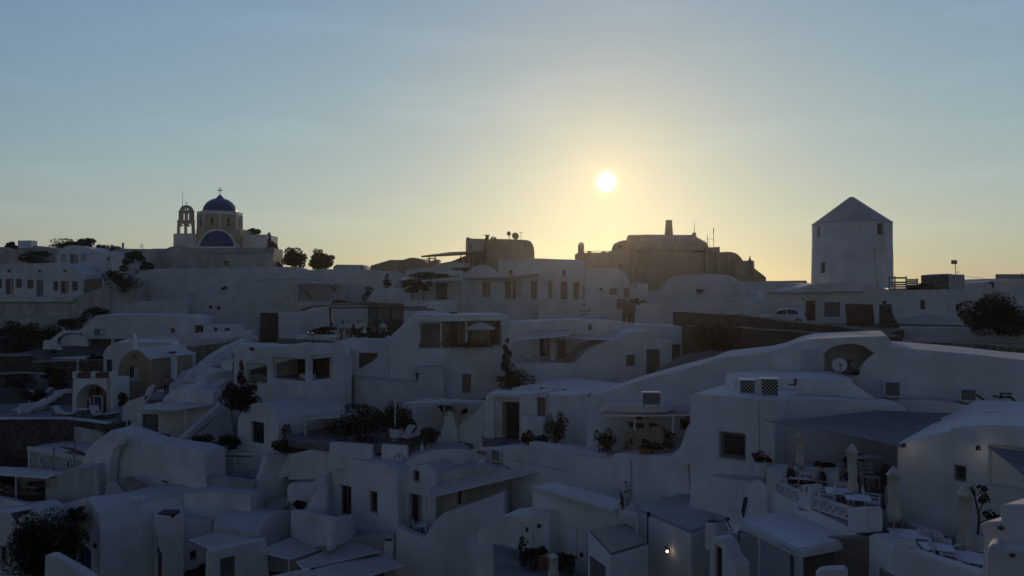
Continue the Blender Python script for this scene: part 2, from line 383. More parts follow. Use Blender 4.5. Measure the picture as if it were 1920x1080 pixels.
def fit(parent, pl, kind, hp, ext, o):
    """window or door set into an opening"""
    u0, u1, z0, z1 = ext; r = o.get('r', .22)
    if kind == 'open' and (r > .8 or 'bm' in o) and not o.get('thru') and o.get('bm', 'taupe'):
        mb = MB(); slab(mb, pl, inset(hp, .01), r - .03, r - .005); obj('back_wall', mb, o.get('bm', 'taupe'), parent)  # dark-toned panel by default, standing in for the shade of a deep room
    if kind in ('open', 'none'): return
    fm = o.get('fm', 'shutter'); fw = o.get('fw', .07)
    if kind in ('win', 'door', 'glass'):
        par = 'window' if kind == 'win' else 'door'
        mb = MB(); inn = inset(hp, fw); ring(mb, pl, inset(hp, .004), inn, r - .09, r - .012)
        if not o.get('poly') and not o.get('oval'):
            nm = o.get('n', 2 if (u1 - u0) > .7 else 1)
            for k in range(1, nm): 
                uc = u0 + (u1 - u0) * k / nm; mb.lbox(pl, uc - fw * .55, uc + fw * .55, r - .086, r - .014, z0 + fw * .9, z1 - fw * .9 - (0 if not o.get('arch') else 0))
        fr = obj(par, mb, fm, parent)
        if kind == 'door':
            mb = MB(); slab(mb, pl, inn, r - .06, r - .02); obj('panel', mb, o.get('pm', fm), fr)
            mb = MB(); uh = u0 + (u1 - u0) * .82; zh = z0 + min(1.02, (z1 - z0) * .48); mb.lbox(pl, uh - .02, uh + .02, r - .115, r - .05, zh - .09, zh + .09); obj('handle', mb, 'metald', fr)
        else:
            mb = MB(); slab(mb, pl, inn, r - .045, r - .03); obj('pane', mb, o.get('pm', 'glass'), fr)
            if o.get('cur'):
                pass
    elif kind == 'curt':                        # glazed opening with pale curtain leaves beside dark glass
        mb = MB(); inn = inset(hp, fw); ring(mb, pl, inset(hp, .004), inn, r - .09, r - .012)
        uc = (u0 + u1) / 2; mb.lbox(pl, uc - .05, uc + .05, r - .085, r - .014, z0 + .05, z1 - .05); fr = obj('window', mb, fm, parent)
        mb = MB(); slab(mb, pl, inn, r - .045, r - .03); obj('pane', mb, 'glass', fr)
        mb = MB(); w_ = (u1 - u0)
        mb.lbox(pl, u0 + w_ * .56, u0 + w_ * .80, r - .055, r - .047, z0 + .08, z1 - .08); obj('curtain', mb, 'curtain', fr)
    elif kind == 'louv':
        mb = MB(); inn = inset(hp, fw); ring(mb, pl, inset(hp, .004), inn, r - .09, r - .012); fr = obj('shutter', mb, fm, parent)
        mb = MB(); nz = max(6, int((z1 - z0) / .12)); 
        for k in range(nz):
            z = z0 + fw + (z1 - z0 - 2 * fw) * (k + .5) / nz; hh = (z1 - z0) / nz * .36
            mb.hexa([pl.w(u, nn + dn, zv) for nn, zv in ((r - .075, z - hh), (r - .03, z + hh)) for u, dn in ((u0 + fw, 0), (u1 - fw, 0), (u1 - fw, .012), (u0 + fw, .012))])
        obj('louvre', mb, o.get('pm', fm), fr)

def grid_sheet(c, sag=.15, th=.02, n=8, scallop=.0):
    """a cloth between four corners (in order) with a sag, as a thin closed sheet"""
    c = [Vector(p) for p in c]; v = []
    for i in range(n + 1):
        for j in range(n + 1):
            s_, t = i / n, j / n
            p = (c[0] * (1 - s_) + c[1] * s_) * (1 - t) + (c[3] * (1 - s_) + c[2] * s_) * t
            ctr = (c[0] + c[1] + c[2] + c[3]) / 4
            edge = 4 * s_ * (1 - s_) + 4 * t * (1 - t)
            p = p + Vector((0, 0, -sag * (16 * s_ * (1 - s_) * t * (1 - t))))
            if scallop: 
                k = 1 - scallop * (4 * s_ * (1 - s_) * abs(2 * t - 1) ** 3 + 4 * t * (1 - t) * abs(2 * s_ - 1) ** 3)
                p = ctr + (p - ctr) * k
            v.append(p)
    m = n + 1; f = [(i * m + j, (i + 1) * m + j, (i + 1) * m + j + 1, i * m + j + 1) for i in range(n) for j in range(n)]
    k = len(v); v2 = [p - Vector((0, 0, th)) for p in v]; f2 = [tuple(q + k for q in a)[::-1] for a in f]
    rim = [i * m for i in range(n)] + [n * m + j for j in range(n)] + [i * m + n for i in range(n, 0, -1)] + [j for j in range(n, 0, -1)]
    f3 = [(rim[i], rim[(i + 1) % len(rim)], rim[(i + 1) % len(rim)] + k, rim[i] + k) for i in range(len(rim))]
    return MB().add(v + v2, f + f2 + f3)

def hroof(parent, name, pts, z0, z1, mat='white', bev=.06, **kw): return obj(name, MB().hprism(pts, z0, z1), mat, parent, bev=bev, **kw)

# ---------------------------------------------------------------- foliage
def leaves(c, rx, ry, rz, n, size, flat=.0, seed=0, clumps=9, shape='ball'):
    rd = random.Random(seed); mb_v = []; mb_f = []; c = Vector(c); cl = []
    for k in range(clumps):
        while True:
            d = Vector((rd.uniform(-1, 1), rd.uniform(-1, 1), rd.uniform(-1, 1)))
            if d.length < 1: break
        s = rd.uniform(.24, .46); d = d * (1 - s * .45)
        if shape == 'cone': 
            h = rd.random(); w_ = (1 - h) * .75 + .12; d = Vector((d.x * w_, d.y * w_, h * 2 - 1)); s = .16 + .30 * (1 - h)
        cl.append((Vector((d.x * rx, d.y * ry, d.z * rz)), s))
    for i in range(n):
        cc, s = cl[rd.randrange(clumps)]
        while True:
            d = Vector((rd.uniform(-1, 1), rd.uniform(-1, 1), rd.uniform(-1, 1)))
            if .02 < d.length < 1: break
        d = d.normalized() * (d.length ** .45) * s * (1.25 if rd.random() < .06 else 1)
        sh = 1.0 if shape != 'cone' else .8
        p = c + cc + Vector((d.x * rx * sh, d.y * ry * sh, d.z * rz * (1.0 if shape != 'cone' else .6)))
        a = Vector((rd.gauss(0, 1), rd.gauss(0, 1), rd.gauss(0, .7))).normalized(); b_ = a.orthogonal().normalized()
        b_ = (Matrix.Rotation(rd.uniform(0, 6.28), 3, a) @ b_); cr = a.cross(b_); L_ = size * rd.uniform(.6, 1.35); W_ = L_ * .5
        o = len(mb_v); mb_v += [p - b_ * L_ * .5, p + cr * W_ * .5, p + b_ * L_ * .5, p - cr * W_ * .5]; mb_f.append((o, o + 1, o + 2, o + 3))
    mb = MB(); mb.v = mb_v; mb.f = mb_f; return mb
BN = [0]
def bush(name, label, px, py, Y, rx, rz, cat='bush', mat='leaf', group=None, n=None, size=None, ground=None, trunk=False, shape='ball', ry=None, clumps=11):
    """px, py: middle of the crown, rx, rz: its half sizes in photograph pixels at distance Y"""
    BN[0] += 1; k = Y / F; c = P(px, py, Y); wx, wz = rx * k, rz * k; wy = (ry or min(rx, rz * 1.6)) * k
    zb = c.z - wz if ground is None else ground
    t = root(name, (c.x, c.y, zb), label, cat, group)
    size = size or max(.10, .0026 * Y); n = n or int(min(15000, max(1500, 26 * (wx * wz + wx * wy + wz * wy) / size ** 2 * .4)))
    obj('crown', leaves(c, wx, wy, wz, n, size, seed=BN[0], clumps=clumps, shape=shape), mat, t, smooth_ang=None, fix=False)
    rd = random.Random(BN[0]); mb = MB(); b0 = Vector((c.x, c.y, zb - .25)); tr = max(.03, min(wx, wz) * .09)
    mb.tube([b0, b0.lerp(c, .5) + Vector((rd.uniform(-.1, .1) * wx, 0, 0)), c], [tr, tr * .8, tr * .5], 6)
    for q in range(5):
        a = rd.uniform(0, 6.28); e = c + Vector((math.cos(a) * wx * .6, math.sin(a) * wy * .6, rd.uniform(-.1, .6) * wz)); mb.tube([b0.lerp(c, rd.uniform(.4, .9)), b0.lerp(c, .9).lerp(e, .6), e], [tr * .5, tr * .35, tr * .15], 5)
    obj('trunk', mb, 'bark', t); return t

# ================================================================ the setting: terrain, sea
ANCH = [(-300,60,-11.3),(0,60,-11.2),(100,62,-10.6),(0,72,-8.8),(80,72,-8.6),(0,82,-7.4),(120,84,-6.8),(0,92,-6.2),(160,92,-6.8),(0,104,-6),(200,104,-6),(-200,104,-6),
 (0,118,1),(150,120,2),(300,122,2),(410,124,2),(520,124,2),(600,122,2),(700,118,1.8),(0,44,-20),(100,42,-20),(0,52,-17),(200,52,-14),(300,60,-12),(350,70,-9.5),(300,80,-7.5),(450,85,-8),
 (480,55,-12.5),(620,56,-12),(480,45,-17),(600,40,-18.5),(700,46,-16.5),(750,50,-14),(800,44,-16.5),(850,40,-17.5),(800,38,-18.5),(900,37,-17.5),(760,42,-17.5),(900,44,-15),(960,41,-14),(960,36,-16.5),(1050,31,-15),(1100,28,-15),(1200,28,-14.5),
 (700,60,-10),(800,66,-9.5),(900,68,-9.5),(1000,66,-9.5),(700,75,-6),(850,80,-8),(600,92,-8),(450,98,-7.5),(300,96,-7),(700,96,-7),(1000,60,-8.5),(1150,58,-8),(1240,57,-7.5),(1050,75,-8),(1100,86,-6),(1000,90,-6.5),(960,80,-8),(1150,78,-7.5),(1180,70,-7),(900,90,-6),(900,100,-.5),(800,110,.5),(1200,100,-.8),(1300,105,-.8),(1000,115,1),(1300,130,0),
 (1330,52,-4.6),(1400,46,-5.6),(1350,58,-4.2),(1500,50,-4.8),(1650,46,-4.9),(1800,46,-4.9),(1920,48,-4.6),(1450,64,-3.6),(1600,66,-3.6),(1750,62,-4),(1900,60,-4),(1600,80,-1.5),(1800,82,-1.6),(1450,88,-1.5),(1250,80,-3),
 (1500,40,-8),(1750,38,-8),(1400,30,-11),(1650,28,-9.8),(1800,22,-10.4),(1900,18,-11),(1500,20,-13),(1650,18,-13),(1300,22,-15),(1900,12,-13),
 (960,12,-20),(300,25,-22),(1500,10,-17),(1920,6,-15),(0,30,-23),(2300,50,-4.5),(2300,80,-2),(2300,25,-10),(2300,120,-1),(-500,40,-21),(-500,80,-10),(-500,120,1),(600,160,-3),(1200,160,-4),(1800,160,-4),(0,160,-3)]
APTS = [(*XY(px, Y), z) for px, Y, z in ANCH]
def ground(x, y):
    xc = max(-120, min(120, x)); yc = max(4, min(165, y)); sw = sz = 0.0
    for ax, ay, az in APTS:
        d = ((ax - xc) ** 2 + (ay - yc) ** 2 + .6) ** -1.9; sw += d; sz += d * az
    z = sz / sw; o = math.hypot(x - xc, y - yc)
    return max(-118.0, z - .42 * o) + .35 * noise.noise(Vector((x * .22, y * .22, 0)))
xs = [-6000, -1500, -500, -300, -220, -170, -140] + [-120 + 2.0 * i for i in range(121)] + [140, 170, 220, 300, 500, 1500, 6000]
ys = [-3000, -600, -250, -120, -60, -30, -12, -4] + [2.0 * i for i in range(2, 84)] + [175, 190, 220, 270, 340, 500, 1500, 6000]
tv = [Vector((x, y, ground(x, y))) for y in ys for x in xs]; nx = len(xs)
tf = [(j * nx + i, j * nx + i + 1, (j + 1) * nx + i + 1, (j + 1) * nx + i) for j in range(len(ys) - 1) for i in range(nx - 1)]
obj('terrain', MB().add(tv, tf), 'soil', kind='structure', origin=(0, 0, 0), smooth_ang=180)
obj('sea', MB().add([(-25000, -25000, -110), (25000, -25000, -110), (25000, 25000, -110), (-25000, 25000, -110)], [(0, 1, 2, 3)]), 'sea', kind='structure', origin=(0, 0, -110))

def base(px, py, Y): return tuple(P(px, py, Y))

# ================================================================ ridge, left: rooms, hedges, church
W1 = dict(fm='shutter', r=.25)
b = root('guest_house', base(80, 558, 103), 'long low white guest house with three glazed doors on the left ridge', 'house')
wall(b, 'wall', (0, 103, 160, 103), [(-60, 620), (-60, 497), (46, 496), (47, 494), (100, 493), (106, 497), (118, 497), (125, 495), (140, 501), (158, 514), (160, 620)], 7,
     [('curt', 10, 523, 24, 552, W1), ('win', 30, 523, 40, 539, W1), ('win', 51, 525, 62, 541, W1), ('door', 68, 525, 80, 556, dict(fm='curtain', pm='greydoor', r=.25)),
      ('win', 100, 528, 108, 545, W1), ('curt', 114, 528, 128, 550, W1), ('win', 135, 528, 145, 545, W1), ('win', -8, 523, 3, 540, W1)])
for x in (17, 75, 122):
    pl = Plane(103); u, z = pl.uz(x, 507); obj('wall_lamp', MB().lbox(pl, u - .12, u + .12, -.18, -.002, z - .25, z + .12), 'metald', b)
b = root('terrace_wall', base(70, 600, 101), 'pale terrace with bright ledge in front of the left guest house', 'wall')
wall(b, 'wall', (0, 101, 250, 101), [(-60, 640), (-60, 566), (135, 566), (142, 558), (152, 552), (175, 545), (210, 530), (260, 520), (260, 640)], 2.5, mat='oldwhite')
wall(b, 'ledge', (0, 100.5, 135, 100.5), [(-60, 566.6), (-60, 557.5), (139, 557.5), (134, 566.6)], 2.4)
wall(b, 'footing', (0, 99, 180, 99), [(-60, 620), (-60, 596), (60, 595), (150, 594), (180, 601), (180, 620)], 1.5, mat='oldwhite')
b = root('white_house', base(45, 500, 112), 'white house with block chimney behind ivy at the far left edge', 'house')
wall(b, 'wall', (0, 112, 110, 112), [(-60, 505), (-60, 464), (8, 463), (12, 468), (32, 467), (40, 461), (60, 460), (85, 463), (112, 468), (112, 505)], 6, [('door', 1, 478, 14, 498, dict(fm='curtain', pm='curtain', r=.1))], mat='oldwhite')
wall(b, 'chimney', (33, 111.5, 58, 111.5), [(33, 466), (33, 451), (57.5, 450.5), (57.5, 466)], 1.6)
b = root('vaulted_house', base(150, 500, 110), 'white house with low rounded gable and three windows above the guest house', 'house')
wall(b, 'wall', (100, 110, 240, 110), [(106, 520), (106, 482)] + crv([(107, 476), (115, 466), (128, 460.5), (142, 460), (160, 463), (180, 470), (193, 474)]) + crv([(193, 474), (205, 472), (215, 476), (228, 486)]) + [(229, 520)], 7,
     [('win', 114, 476, 124, 491, dict(pm='curtain', fm='curtain', r=.12)), ('curt', 131, 476, 146, 494, dict(fm='curtain', r=.12)), ('win', 151, 476, 162, 491, dict(pm='curtain', fm='curtain', r=.12)), ('win', 200, 481, 206, 489, dict(r=.2))])
wall(b, 'annexe', (160, 108.5, 240, 108.5), [(158, 530), (158, 497), (172, 492), (196, 489), (236, 488.5), (236, 530)], 1.4, [('win', 186, 510, 191, 518, dict(r=.2)), ('louv', 198, 492, 209, 506, dict(fm='metalw', r=.1))])
wall(b, 'roof_tank', (236, 108, 256, 108), [(236, 507), (237, 495), (244, 493), (252, 494), (255, 500), (255, 507)], 1.2, mat='oldwhite')
b = root('wooden_gate', base(172, 548, 102), 'weathered wooden gate between white walls below the vaulted house', 'gate')
wall(b, 'boards', (155, 102, 194, 102), [(156, 548), (157, 524), (194, 521), (191, 537), (182, 548)], .3, mat='shutter', bev=.02)
wall(b, 'post', (190, 101.6, 195, 101.6), [(191.5, 537), (191.5, 519), (193.5, 519), (193.5, 537)], .2)
for a in [('ivy', 'dark ivy mass on the wall of the far left white house', 62, 481, 110.8, 36, 15, 'ivy'), ('hedge', 'long dark clipped hedge along the left ridge skyline', 118, 460, 118, 58, 12, 'hedge'),
          ('hedge', 'taller rough hedge clump at the middle of the left skyline', 146, 455, 117, 32, 11, 'hedge'), ('shrub', 'small dark shrub beside the block chimney on the far left', 24, 461, 114, 12, 7, 'shrub'),
          ('shrub', 'dark shrub row running down behind the vaulted house', 198, 468, 116, 26, 10, 'shrub'), ('shrub', 'loose flowering shrub in front of the white parapet left of the church', 248, 483, 108.2, 22, 15, 'shrub'),
          ('shrub', 'round dark shrub hanging over the white slope below the church', 231, 523, 100, 30, 23, 'shrub'), ('shrub', 'low dark shrub at the foot of the old church wall', 276, 498, 107, 14, 8, 'shrub')]:
    bush(a[0], a[1], *a[2:7], cat=a[7], mat='leafd')
b = root('parapet_house', base(255, 505, 114), 'low white parapet with satellite dish left of the church', 'house')
wall(b, 'wall', (225, 114, 290, 114), [(205, 520), (205, 470), (228, 466), (290, 467), (290, 520)], 4, mat='oldwhite')
wall(b, 'chimney', (226, 113.8, 233, 113.8), [(228, 467), (228, 455), (231, 455), (231, 467)], .35)
def dish(label, c, r, az, tilt=25, mat='metalw', pole=None, group=None, name='satellite_dish'):
    c = Vector(c); t = root(name, c - Vector((0, 0, pole or r)), label, 'dish', group)
    M = Matrix.Rotation(az, 3, 'Z') @ Matrix.Rotation(R(90 - tilt), 3, 'X')
    n = 20; prof = [(r * k / 5, .22 * r * (k / 5) ** 2) for k in range(6)]; mb = MB(); mb.lathe((0, 0, 0), [(q[0] + 1e-5, q[1]) for q in prof] + [(r, .22 * r - .02)] + [(q[0] + 1e-5, q[1] - .025) for q in prof[::-1]], n)
    mb.v = [c + M @ v for v in mb.v]; obj('reflector', mb, mat, t)
    mb = MB(); f0 = c + M @ Vector((0, -r * .9, .2 * r)); f1 = c + M @ Vector((0, 0, r * .95)); mb.bar(f0, f1, .03); mb.bar(f1, f1 + (M @ Vector((0, 0, -.12))), .09); obj('feed_arm', mb, 'metald', t)
    mb = MB(); mb.tube([c + M @ Vector((0, 0, -.02)), c - Vector((0, 0, r * .3)) + (M @ Vector((0, 0, -.12))), c - Vector((0, 0, pole or r)) + (M @ Vector((0, 0, -.12)))], .025, 6); obj('mast', mb, 'metald', t); return t
dish('small grey dish on the white parapet left of the church', P(267, 461, 113), .42, R(-60), 25, 'metalg', pole=.6)
b = root('old_house', base(400, 502, 116), 'weathered grey house with stained walls below the blue domed church', 'house')
wall(b, 'wall', (285, 116, 515, 116), [(285, 520), (285, 466), (312, 466), (318, 463), (330, 461), (340, 461), (352, 464), (395, 464.5), (395, 520)], 5, mat='oldwhite')
wall(b, 'wing', (395, 115.2, 513, 115.2), [(394, 520), (394, 466), (512, 465), (513, 520)], 5, [('win', 420, 489, 428, 498, dict(r=.2))], mat='oldwhite')
wall(b, 'coping', (395, 115.0, 513, 115.0), [(393, 475), (393, 464.6), (514, 464), (514, 474)], .5, mat='roofgrey')
for x, h in ((334, 452), (340, 458), (345, 456)):
    obj('aerial', MB().tube([P(x, 463, 116.4), P(x, h, 116.4)], .03, 5), 'metald', b)
obj('fence_wire', MB().tube([P(322, 460, 116.5), P(335, 458, 116.5), P(352, 463, 116.5)], .025, 5), 'metald', b)

# ---- church
YC = 128.0; S = YC / F
b = root('church', base(410, 466, YC), 'blue domed church with cream drum and blue arched apse on the ridge', 'church')
def cbox(name, x0, y0, x1, y1, n0, n1, mat, **kw):
    pl = Plane(YC); u0, za = pl.uz(x0, y1); u1, zb = pl.uz(x1, y0); return obj(name, MB().lbox(pl, u0, u1, n0, n1, za, zb), mat, b, bev=.05, **kw)
cbox('nave', 321, 437.5, 371, 472, .8, 7, 'white'); cbox('nave', 450, 439, 497, 472, .8, 7, 'white')
cbox('crossing', 368.5, 429, 451.5, 472, -.2, 7.6, 'cream'); 
cc = P(412.5, 466, YC + 3.7)
def oct_(r0, z0, r1, z1): 
    mb = MB(); o = [[cc + Vector((r * math.cos(R(22.5 + 45 * k)), r * math.sin(R(22.5 + 45 * k)), 0)) for k in range(8)] for r in (r0, r1)]
    for v in o[0]: v.z = z0
    for v in o[1]: v.z = z1
    return mb.add(o[0] + o[1], [(i, (i + 1) % 8, 8 + (i + 1) % 8, 8 + i) for i in range(8)] + [tuple(range(8))[::-1], tuple(range(8, 16))])
zd0, zd1 = zz(430, YC + 3.7) - .3, zz(399.5, YC + 3.7)
RD = 36 * S / math.cos(R(22.5)) * 1.03
obj('drum', oct_(RD * .985, zd0, RD * .985, zd1), 'cream', b)
obj('cornice', oct_(RD * 1.02, zd1 - .5, RD * 1.03, zd1 + .1), 'white', b, bev=.04)
for k in range(8):
    a = R(22.5 + 45 * k); p = cc + Vector((math.cos(a), math.sin(a), 0)) * RD * .985
    obj('pilaster', MB().box((p.x, p.y, (zd0 + zd1 - .5) / 2), (.34, .30, zd1 - .5 - zd0 - .02), a), 'white', b)
    a2 = R(45 * k); q = cc + Vector((math.cos(a2), math.sin(a2), 0)) * (RD * .985 * math.cos(R(22.5)) + .01); wz_ = zz(415, YC)
    obj('window', MB().box((q.x, q.y, wz_), (.06, .34, 1.35), a2), 'dark', b)
    mb = MB(); mb.box((q.x, q.y, wz_ - .72), (.12, .5, .08), a2); obj('sill', mb, 'cream', b)
dr = 31.5 * S; prof = [(dr * math.cos(R(a)), zd1 + .1 + dr * .88 * math.sin(R(a))) for a in range(0, 84, 6)]
zt = prof[-1][1]; prof += [(.75, zt - .0), (.5, zt + .25), (.25, zt + .55), (.001, zt + .75)]
prof = [(max(r, .001), z - cc.z) for r, z in prof]
obj('dome', MB().lathe(cc, prof, 40), 'blue', b)
zk = cc.z + prof[-1][1]
def cross(c, h, mat='metald', parent=None):
    mb = MB(); c = Vector(c); mb.box(c + Vector((0, 0, h * .5)), (h * .09, h * .06, h)); mb.box(c + Vector((0, 0, h * .68)), (h * .5, h * .07, h * .1))
    for d in ((-.25, .68), (.25, .68), (0, 1.0), (0, .68)): mb.box(c + Vector((h * d[0], 0, h * d[1])), (h * .16, h * .08, h * .16), 0, Matrix.Rotation(R(45), 3, 'Y'))
    return obj('cross', mb, mat, parent)
cross((cc.x, cc.y, zk - .15), 1.25, parent=b)
# apse: a blue half dome against the crossing, framed by a white band
pl = Plane(YC); ca = P(409, 464.5, YC); ra = 31.5 * S
mb = MB(); n = 20; m = 10; v = []
for i in range(m + 1):
    t = (PI / 2) * i / m
    for k in range(n + 1):
        a = PI * k / n; v.append(Vector((ca.x + ra * math.cos(a), ca.y - .2 - ra * .55 * math.sin(t) * math.sin(a) ** .6 - .02, ca.z + ra * .98 * math.sin(a) * math.cos(t))))
mb.add(v, [(i * (n + 1) + k, i * (n + 1) + k + 1, (i + 1) * (n + 1) + k + 1, (i + 1) * (n + 1) + k) for i in range(m) for k in range(n)]); obj('apse', mb, 'blue', b)
band = lambda rx, rz: [(ca.x - pl.a.x + rx * math.cos(PI * k / 24), ca.z + rz * math.sin(PI * k / 24)) for k in range(25)]
mb = MB(); ring(mb, pl, band(ra + .38, ra + .36) + [(ca.x - pl.a.x - ra - .38, ca.z - .5)] + [(ca.x - pl.a.x + ra + .38, ca.z - .5)], band(ra + .01, ra) + [(ca.x - pl.a.x - ra - .01, ca.z - .5)] + [(ca.x - pl.a.x + ra + .01, ca.z - .5)], -.55, -.18); obj('arch_band', mb, 'white', b)
wall(b, 'buttress', (360, YC - .5, 380, YC - .5), [(363, 472), (369, 459), (376, 456), (374, 464), (374, 472)], 1.2); wall(b, 'buttress', (440, YC - .5, 455, YC - .5), [(444, 472), (444, 464), (441, 456), (448, 459), (452, 472)], 1.2)
cbox('apse_ledge', 366, 463.5, 450, 470, -2.4, -.4, 'white')
# ---- bell tower
b = root('bell_tower', base(348, 438, YC + 1), 'rose coloured open bell gable with two tiers of arches beside the dome', 'bell tower')
T = dict(thru=True)
wall(b, 'lower_tier', (330, YC + 1, 366, YC + 1), [(331.5, 438), (332.5, 416), (331.5, 415.5), (331.5, 413), (363.5, 413), (363.5, 415.5), (362.5, 416), (363.5, 438)], .55, [('none', 335.5, 419, 345.2, 437.6, dict(thru=True, arch=1)), ('none', 348.8, 419, 359, 437.6, dict(thru=True, arch=1))], mat='rose', bev=0, jit=0)
wall(b, 'upper_tier', (330, YC + 1.1, 366, YC + 1.1), [(334.5, 413), (335, 397), (334, 396.5), (334, 394.6), (363, 394.6), (363, 396.5), (362, 397), (362.5, 413)], .45, [('none', 342.5, 399.5, 346, 412.5, dict(thru=True, arch=1)), ('none', 350.8, 399.5, 354.4, 412.5, dict(thru=True, arch=1))], mat='rose', bev=0, jit=0)
wall(b, 'crown_arch', (330, YC + 1.15, 366, YC + 1.15), [(337, 394.6)] + arc(349, 394.6, 12, 10.2, 180, 0, 14)[1:-1] + [(361, 394.6)], .4,
     [('none', 344, 388, 348, 394, dict(thru=True, poly=[(344, 394), (348.2, 394), (348.2, 389), (346, 390.5)])), ('none', 350, 388, 354, 394, dict(thru=True, poly=[(349.8, 394), (354, 394), (352, 390.5), (349.8, 389)]))], mat='rose', bev=0, jit=0)
cross(P(349.5, 385, YC + 1.5), .62, 'metald', b)
for x in (340.3, 354): obj('bell', MB().lathe(P(x, 424, YC + 1.5), [(.02, .28), (.12, .26), (.16, .1), (.22, -.05), (.2, -.06)], 12), 'metald', b)
for y in (421.5, 423): obj('tie_rod', MB().tube([P(334, y, YC + 1.5), P(361, y, YC + 1.5)], .03, 5), 'metald', b)
obj('flag_pole', MB().tube([P(342, 390, YC + 2.5), P(343, 358, YC + 2.5)], [.05, .03], 6), 'metalg', origin=P(342, 420, YC + 2.5), label='tall thin flag pole behind the bell gable', cat='pole')
for i, a in enumerate([('cypress_tree', 'flat topped dark tree showing above the church nave', 477, 434, 134, 13, 6, 'ball'), ('cypress_tree', 'tall dark cypress at the right end of the church', 504, 468, 130, 9, 31, 'ball'), ('cypress_tree', 'shorter dark cypress right of the tall one by the church', 514, 480, 128, 8, 24, 'ball'),
    ('ridge_tree', 'left of the two round dark trees on the skyline right of the church', 552, 485, 118, 25, 19, 'ball'), ('ridge_tree', 'right of the two round dark trees on the skyline, denser crown', 603, 487, 117, 26, 18, 'ball'), ('shrub', 'low dark shrub at the foot of the cypresses', 520, 498, 118, 9, 9, 'ball')]):
    bush(a[0], a[1], *a[2:7], cat='tree' if i < 5 else 'shrub', mat='leafd', clumps=26, shape=a[7], ground=zz(507, a[4]), n=9000, size=.26)
b = root('white_cabin', base(655, 508, 120), 'small white cabin with flat roof on the skyline right of the round trees', 'cabin')
wall(b, 'wall', (626, 120, 686, 120), [(625, 520), (625, 500), (630, 496), (680, 496.5), (686, 501), (686, 520)], 4, [('win', 676, 500, 679, 507, dict(r=.1, fm='bluedoor'))], bev=.08)
b = root('vaulted_house', base(750, 520, 122), 'tan house with shallow rounded roof on the skyline, left of the roof terrace', 'house')
wall(b, 'wall', (694, 122, 735, 120), [(694, 530), (694, 498), (732, 487), (735, 487), (735, 530)], 5, mat='tan')
wall(b, 'gable', (735, 120, 810, 119), [(735, 540), (735, 487.5), (757, 487)] + crv([(757, 487), (766, 484), (775, 483), (786, 485), (795, 489), (803, 494)]) + [(803, 540)], 7, mat='tan')
pl = Plane((735, 120, 810, 119)); pts = [pl.uz(*p) for p in arc(772, 505, 20, 14, 170, 20, 14)]; pin = [pl.uz(*p) for p in arc(772, 505, 18.5, 12.5, 170, 20, 14)]
mb = MB(); v = [pl.w(u, -.12, z) for u, z in pts] + [pl.w(u, -.12, z) for u, z in pin] + [pl.w(u, .02, z) for u, z in pts] + [pl.w(u, .02, z) for u, z in pin]; m = len(pts)
mb.add(v, [f for i in range(m - 1) for f in ((i, i + 1, m + i + 1, m + i), (m + i, m + i + 1, 3 * m + i + 1, 3 * m + i), (i + 1, i, 2 * m + i, 2 * m + i + 1))]); obj('arch_moulding', mb, 'tan', b)

# ---- long white retaining wall under the ridge
b = root('retaining_wall', base(500, 600, 106), 'long whitewashed retaining wall running below the church and skyline trees', 'wall')
wall(b, 'wall', (250, 104, 760, 108), [(180, 660), (205, 560), (245, 525), (262, 510), (275, 504.5), (420, 502), (475, 501), (556, 501), (562, 505), (640, 506.5), (700, 507), (742, 508), (770, 520), (770, 660)], 8, mat='whitewash', jit=.12)
wall(b, 'lower_step', (430, 101.5, 760, 104), [(350, 660), (352, 566), (430, 563), (470, 527), (478, 526), (590, 527), (598, 531), (740, 533), (745, 570), (745, 660)], 4, mat='whitewash', jit=.1)
for x, y in ((418, 541), (423, 539), (395, 575), (410, 577)):
    pl = Plane((430, 101.5, 760, 104)) if y > 560 else Plane((250, 104, 760, 108)); u, z = pl.uz(x, y); obj('stone', MB().lathe(pl.w(u, -.05, z), [(.001, -.25), (.22, -.12), (.25, .02), (.14, .2), (.001, .26)], 7), 'stone', b)
wall(b, 'terrace_parapet', (190, 97, 345, 99), [(190, 640), (200, 590), (224, 573), (260, 566), (330, 562), (342, 560), (352, 570), (352, 660), (190, 660)], 3, mat='whitewash', jit=.1)
for x in (222, 256): obj('fence_post', MB().tube([P(x, 595, 96.6), P(x, 568, 96.6)], .05, 6), 'metalw', b)
obj('cable', MB().tube([P(x, y, 101.2) for x, y in ((480, 527), (500, 524.5), (560, 523), (590, 523.5), (596, 527))], .03, 5), 'metald', b)
b = root('cave_house', base(590, 566, 100), 'whitewashed cave room front with pale lattice screen and dark sail', 'house')
wall(b, 'wall', (556, 100, 700, 101), [(555, 600), (555, 531), (645, 529), (646, 600)], 2, [('open', 559, 533, 619, 565, dict(r=.35)), ('open', 622, 533, 641, 563, dict(r=.6, arch=.9))], mat='whitewash')
pl = Plane((556, 100, 700, 101))
for k in range(16):
    u = pl.uz(561 + k * 3.6, 540)[0]; z0, z1 = pl.uz(585, 564)[1], pl.uz(585, 534)[1]; obj('lath', MB().lbox(pl, u - .055, u + .055, .12, .2, z0 + .02, z1 - .02), 'canvas', b)
obj('wind_sail', grid_sheet([P(556, 535, 99.5), P(572, 544, 99.3), P(587, 566, 99.2), P(580, 550, 99.4)], .1, .03), 'canvasd', b)
obj('wind_sail', grid_sheet([P(612, 532, 99.5), P(630, 540, 99.3), P(637, 562, 99.2), P(632, 548, 99.4)], .1, .03), 'canvasd', b)
b = root('dome_store', base(730, 570, 92), 'low whitewashed rounded store roof above the stone terrace', 'vault')
wall(b, 'vault', (686, 92, 768, 92), [(686, 580)] + crv([(687, 572), (690, 560), (698, 548), (708, 541), (716, 540)]) + [(766, 540), (767, 580)], 5, mat='white')
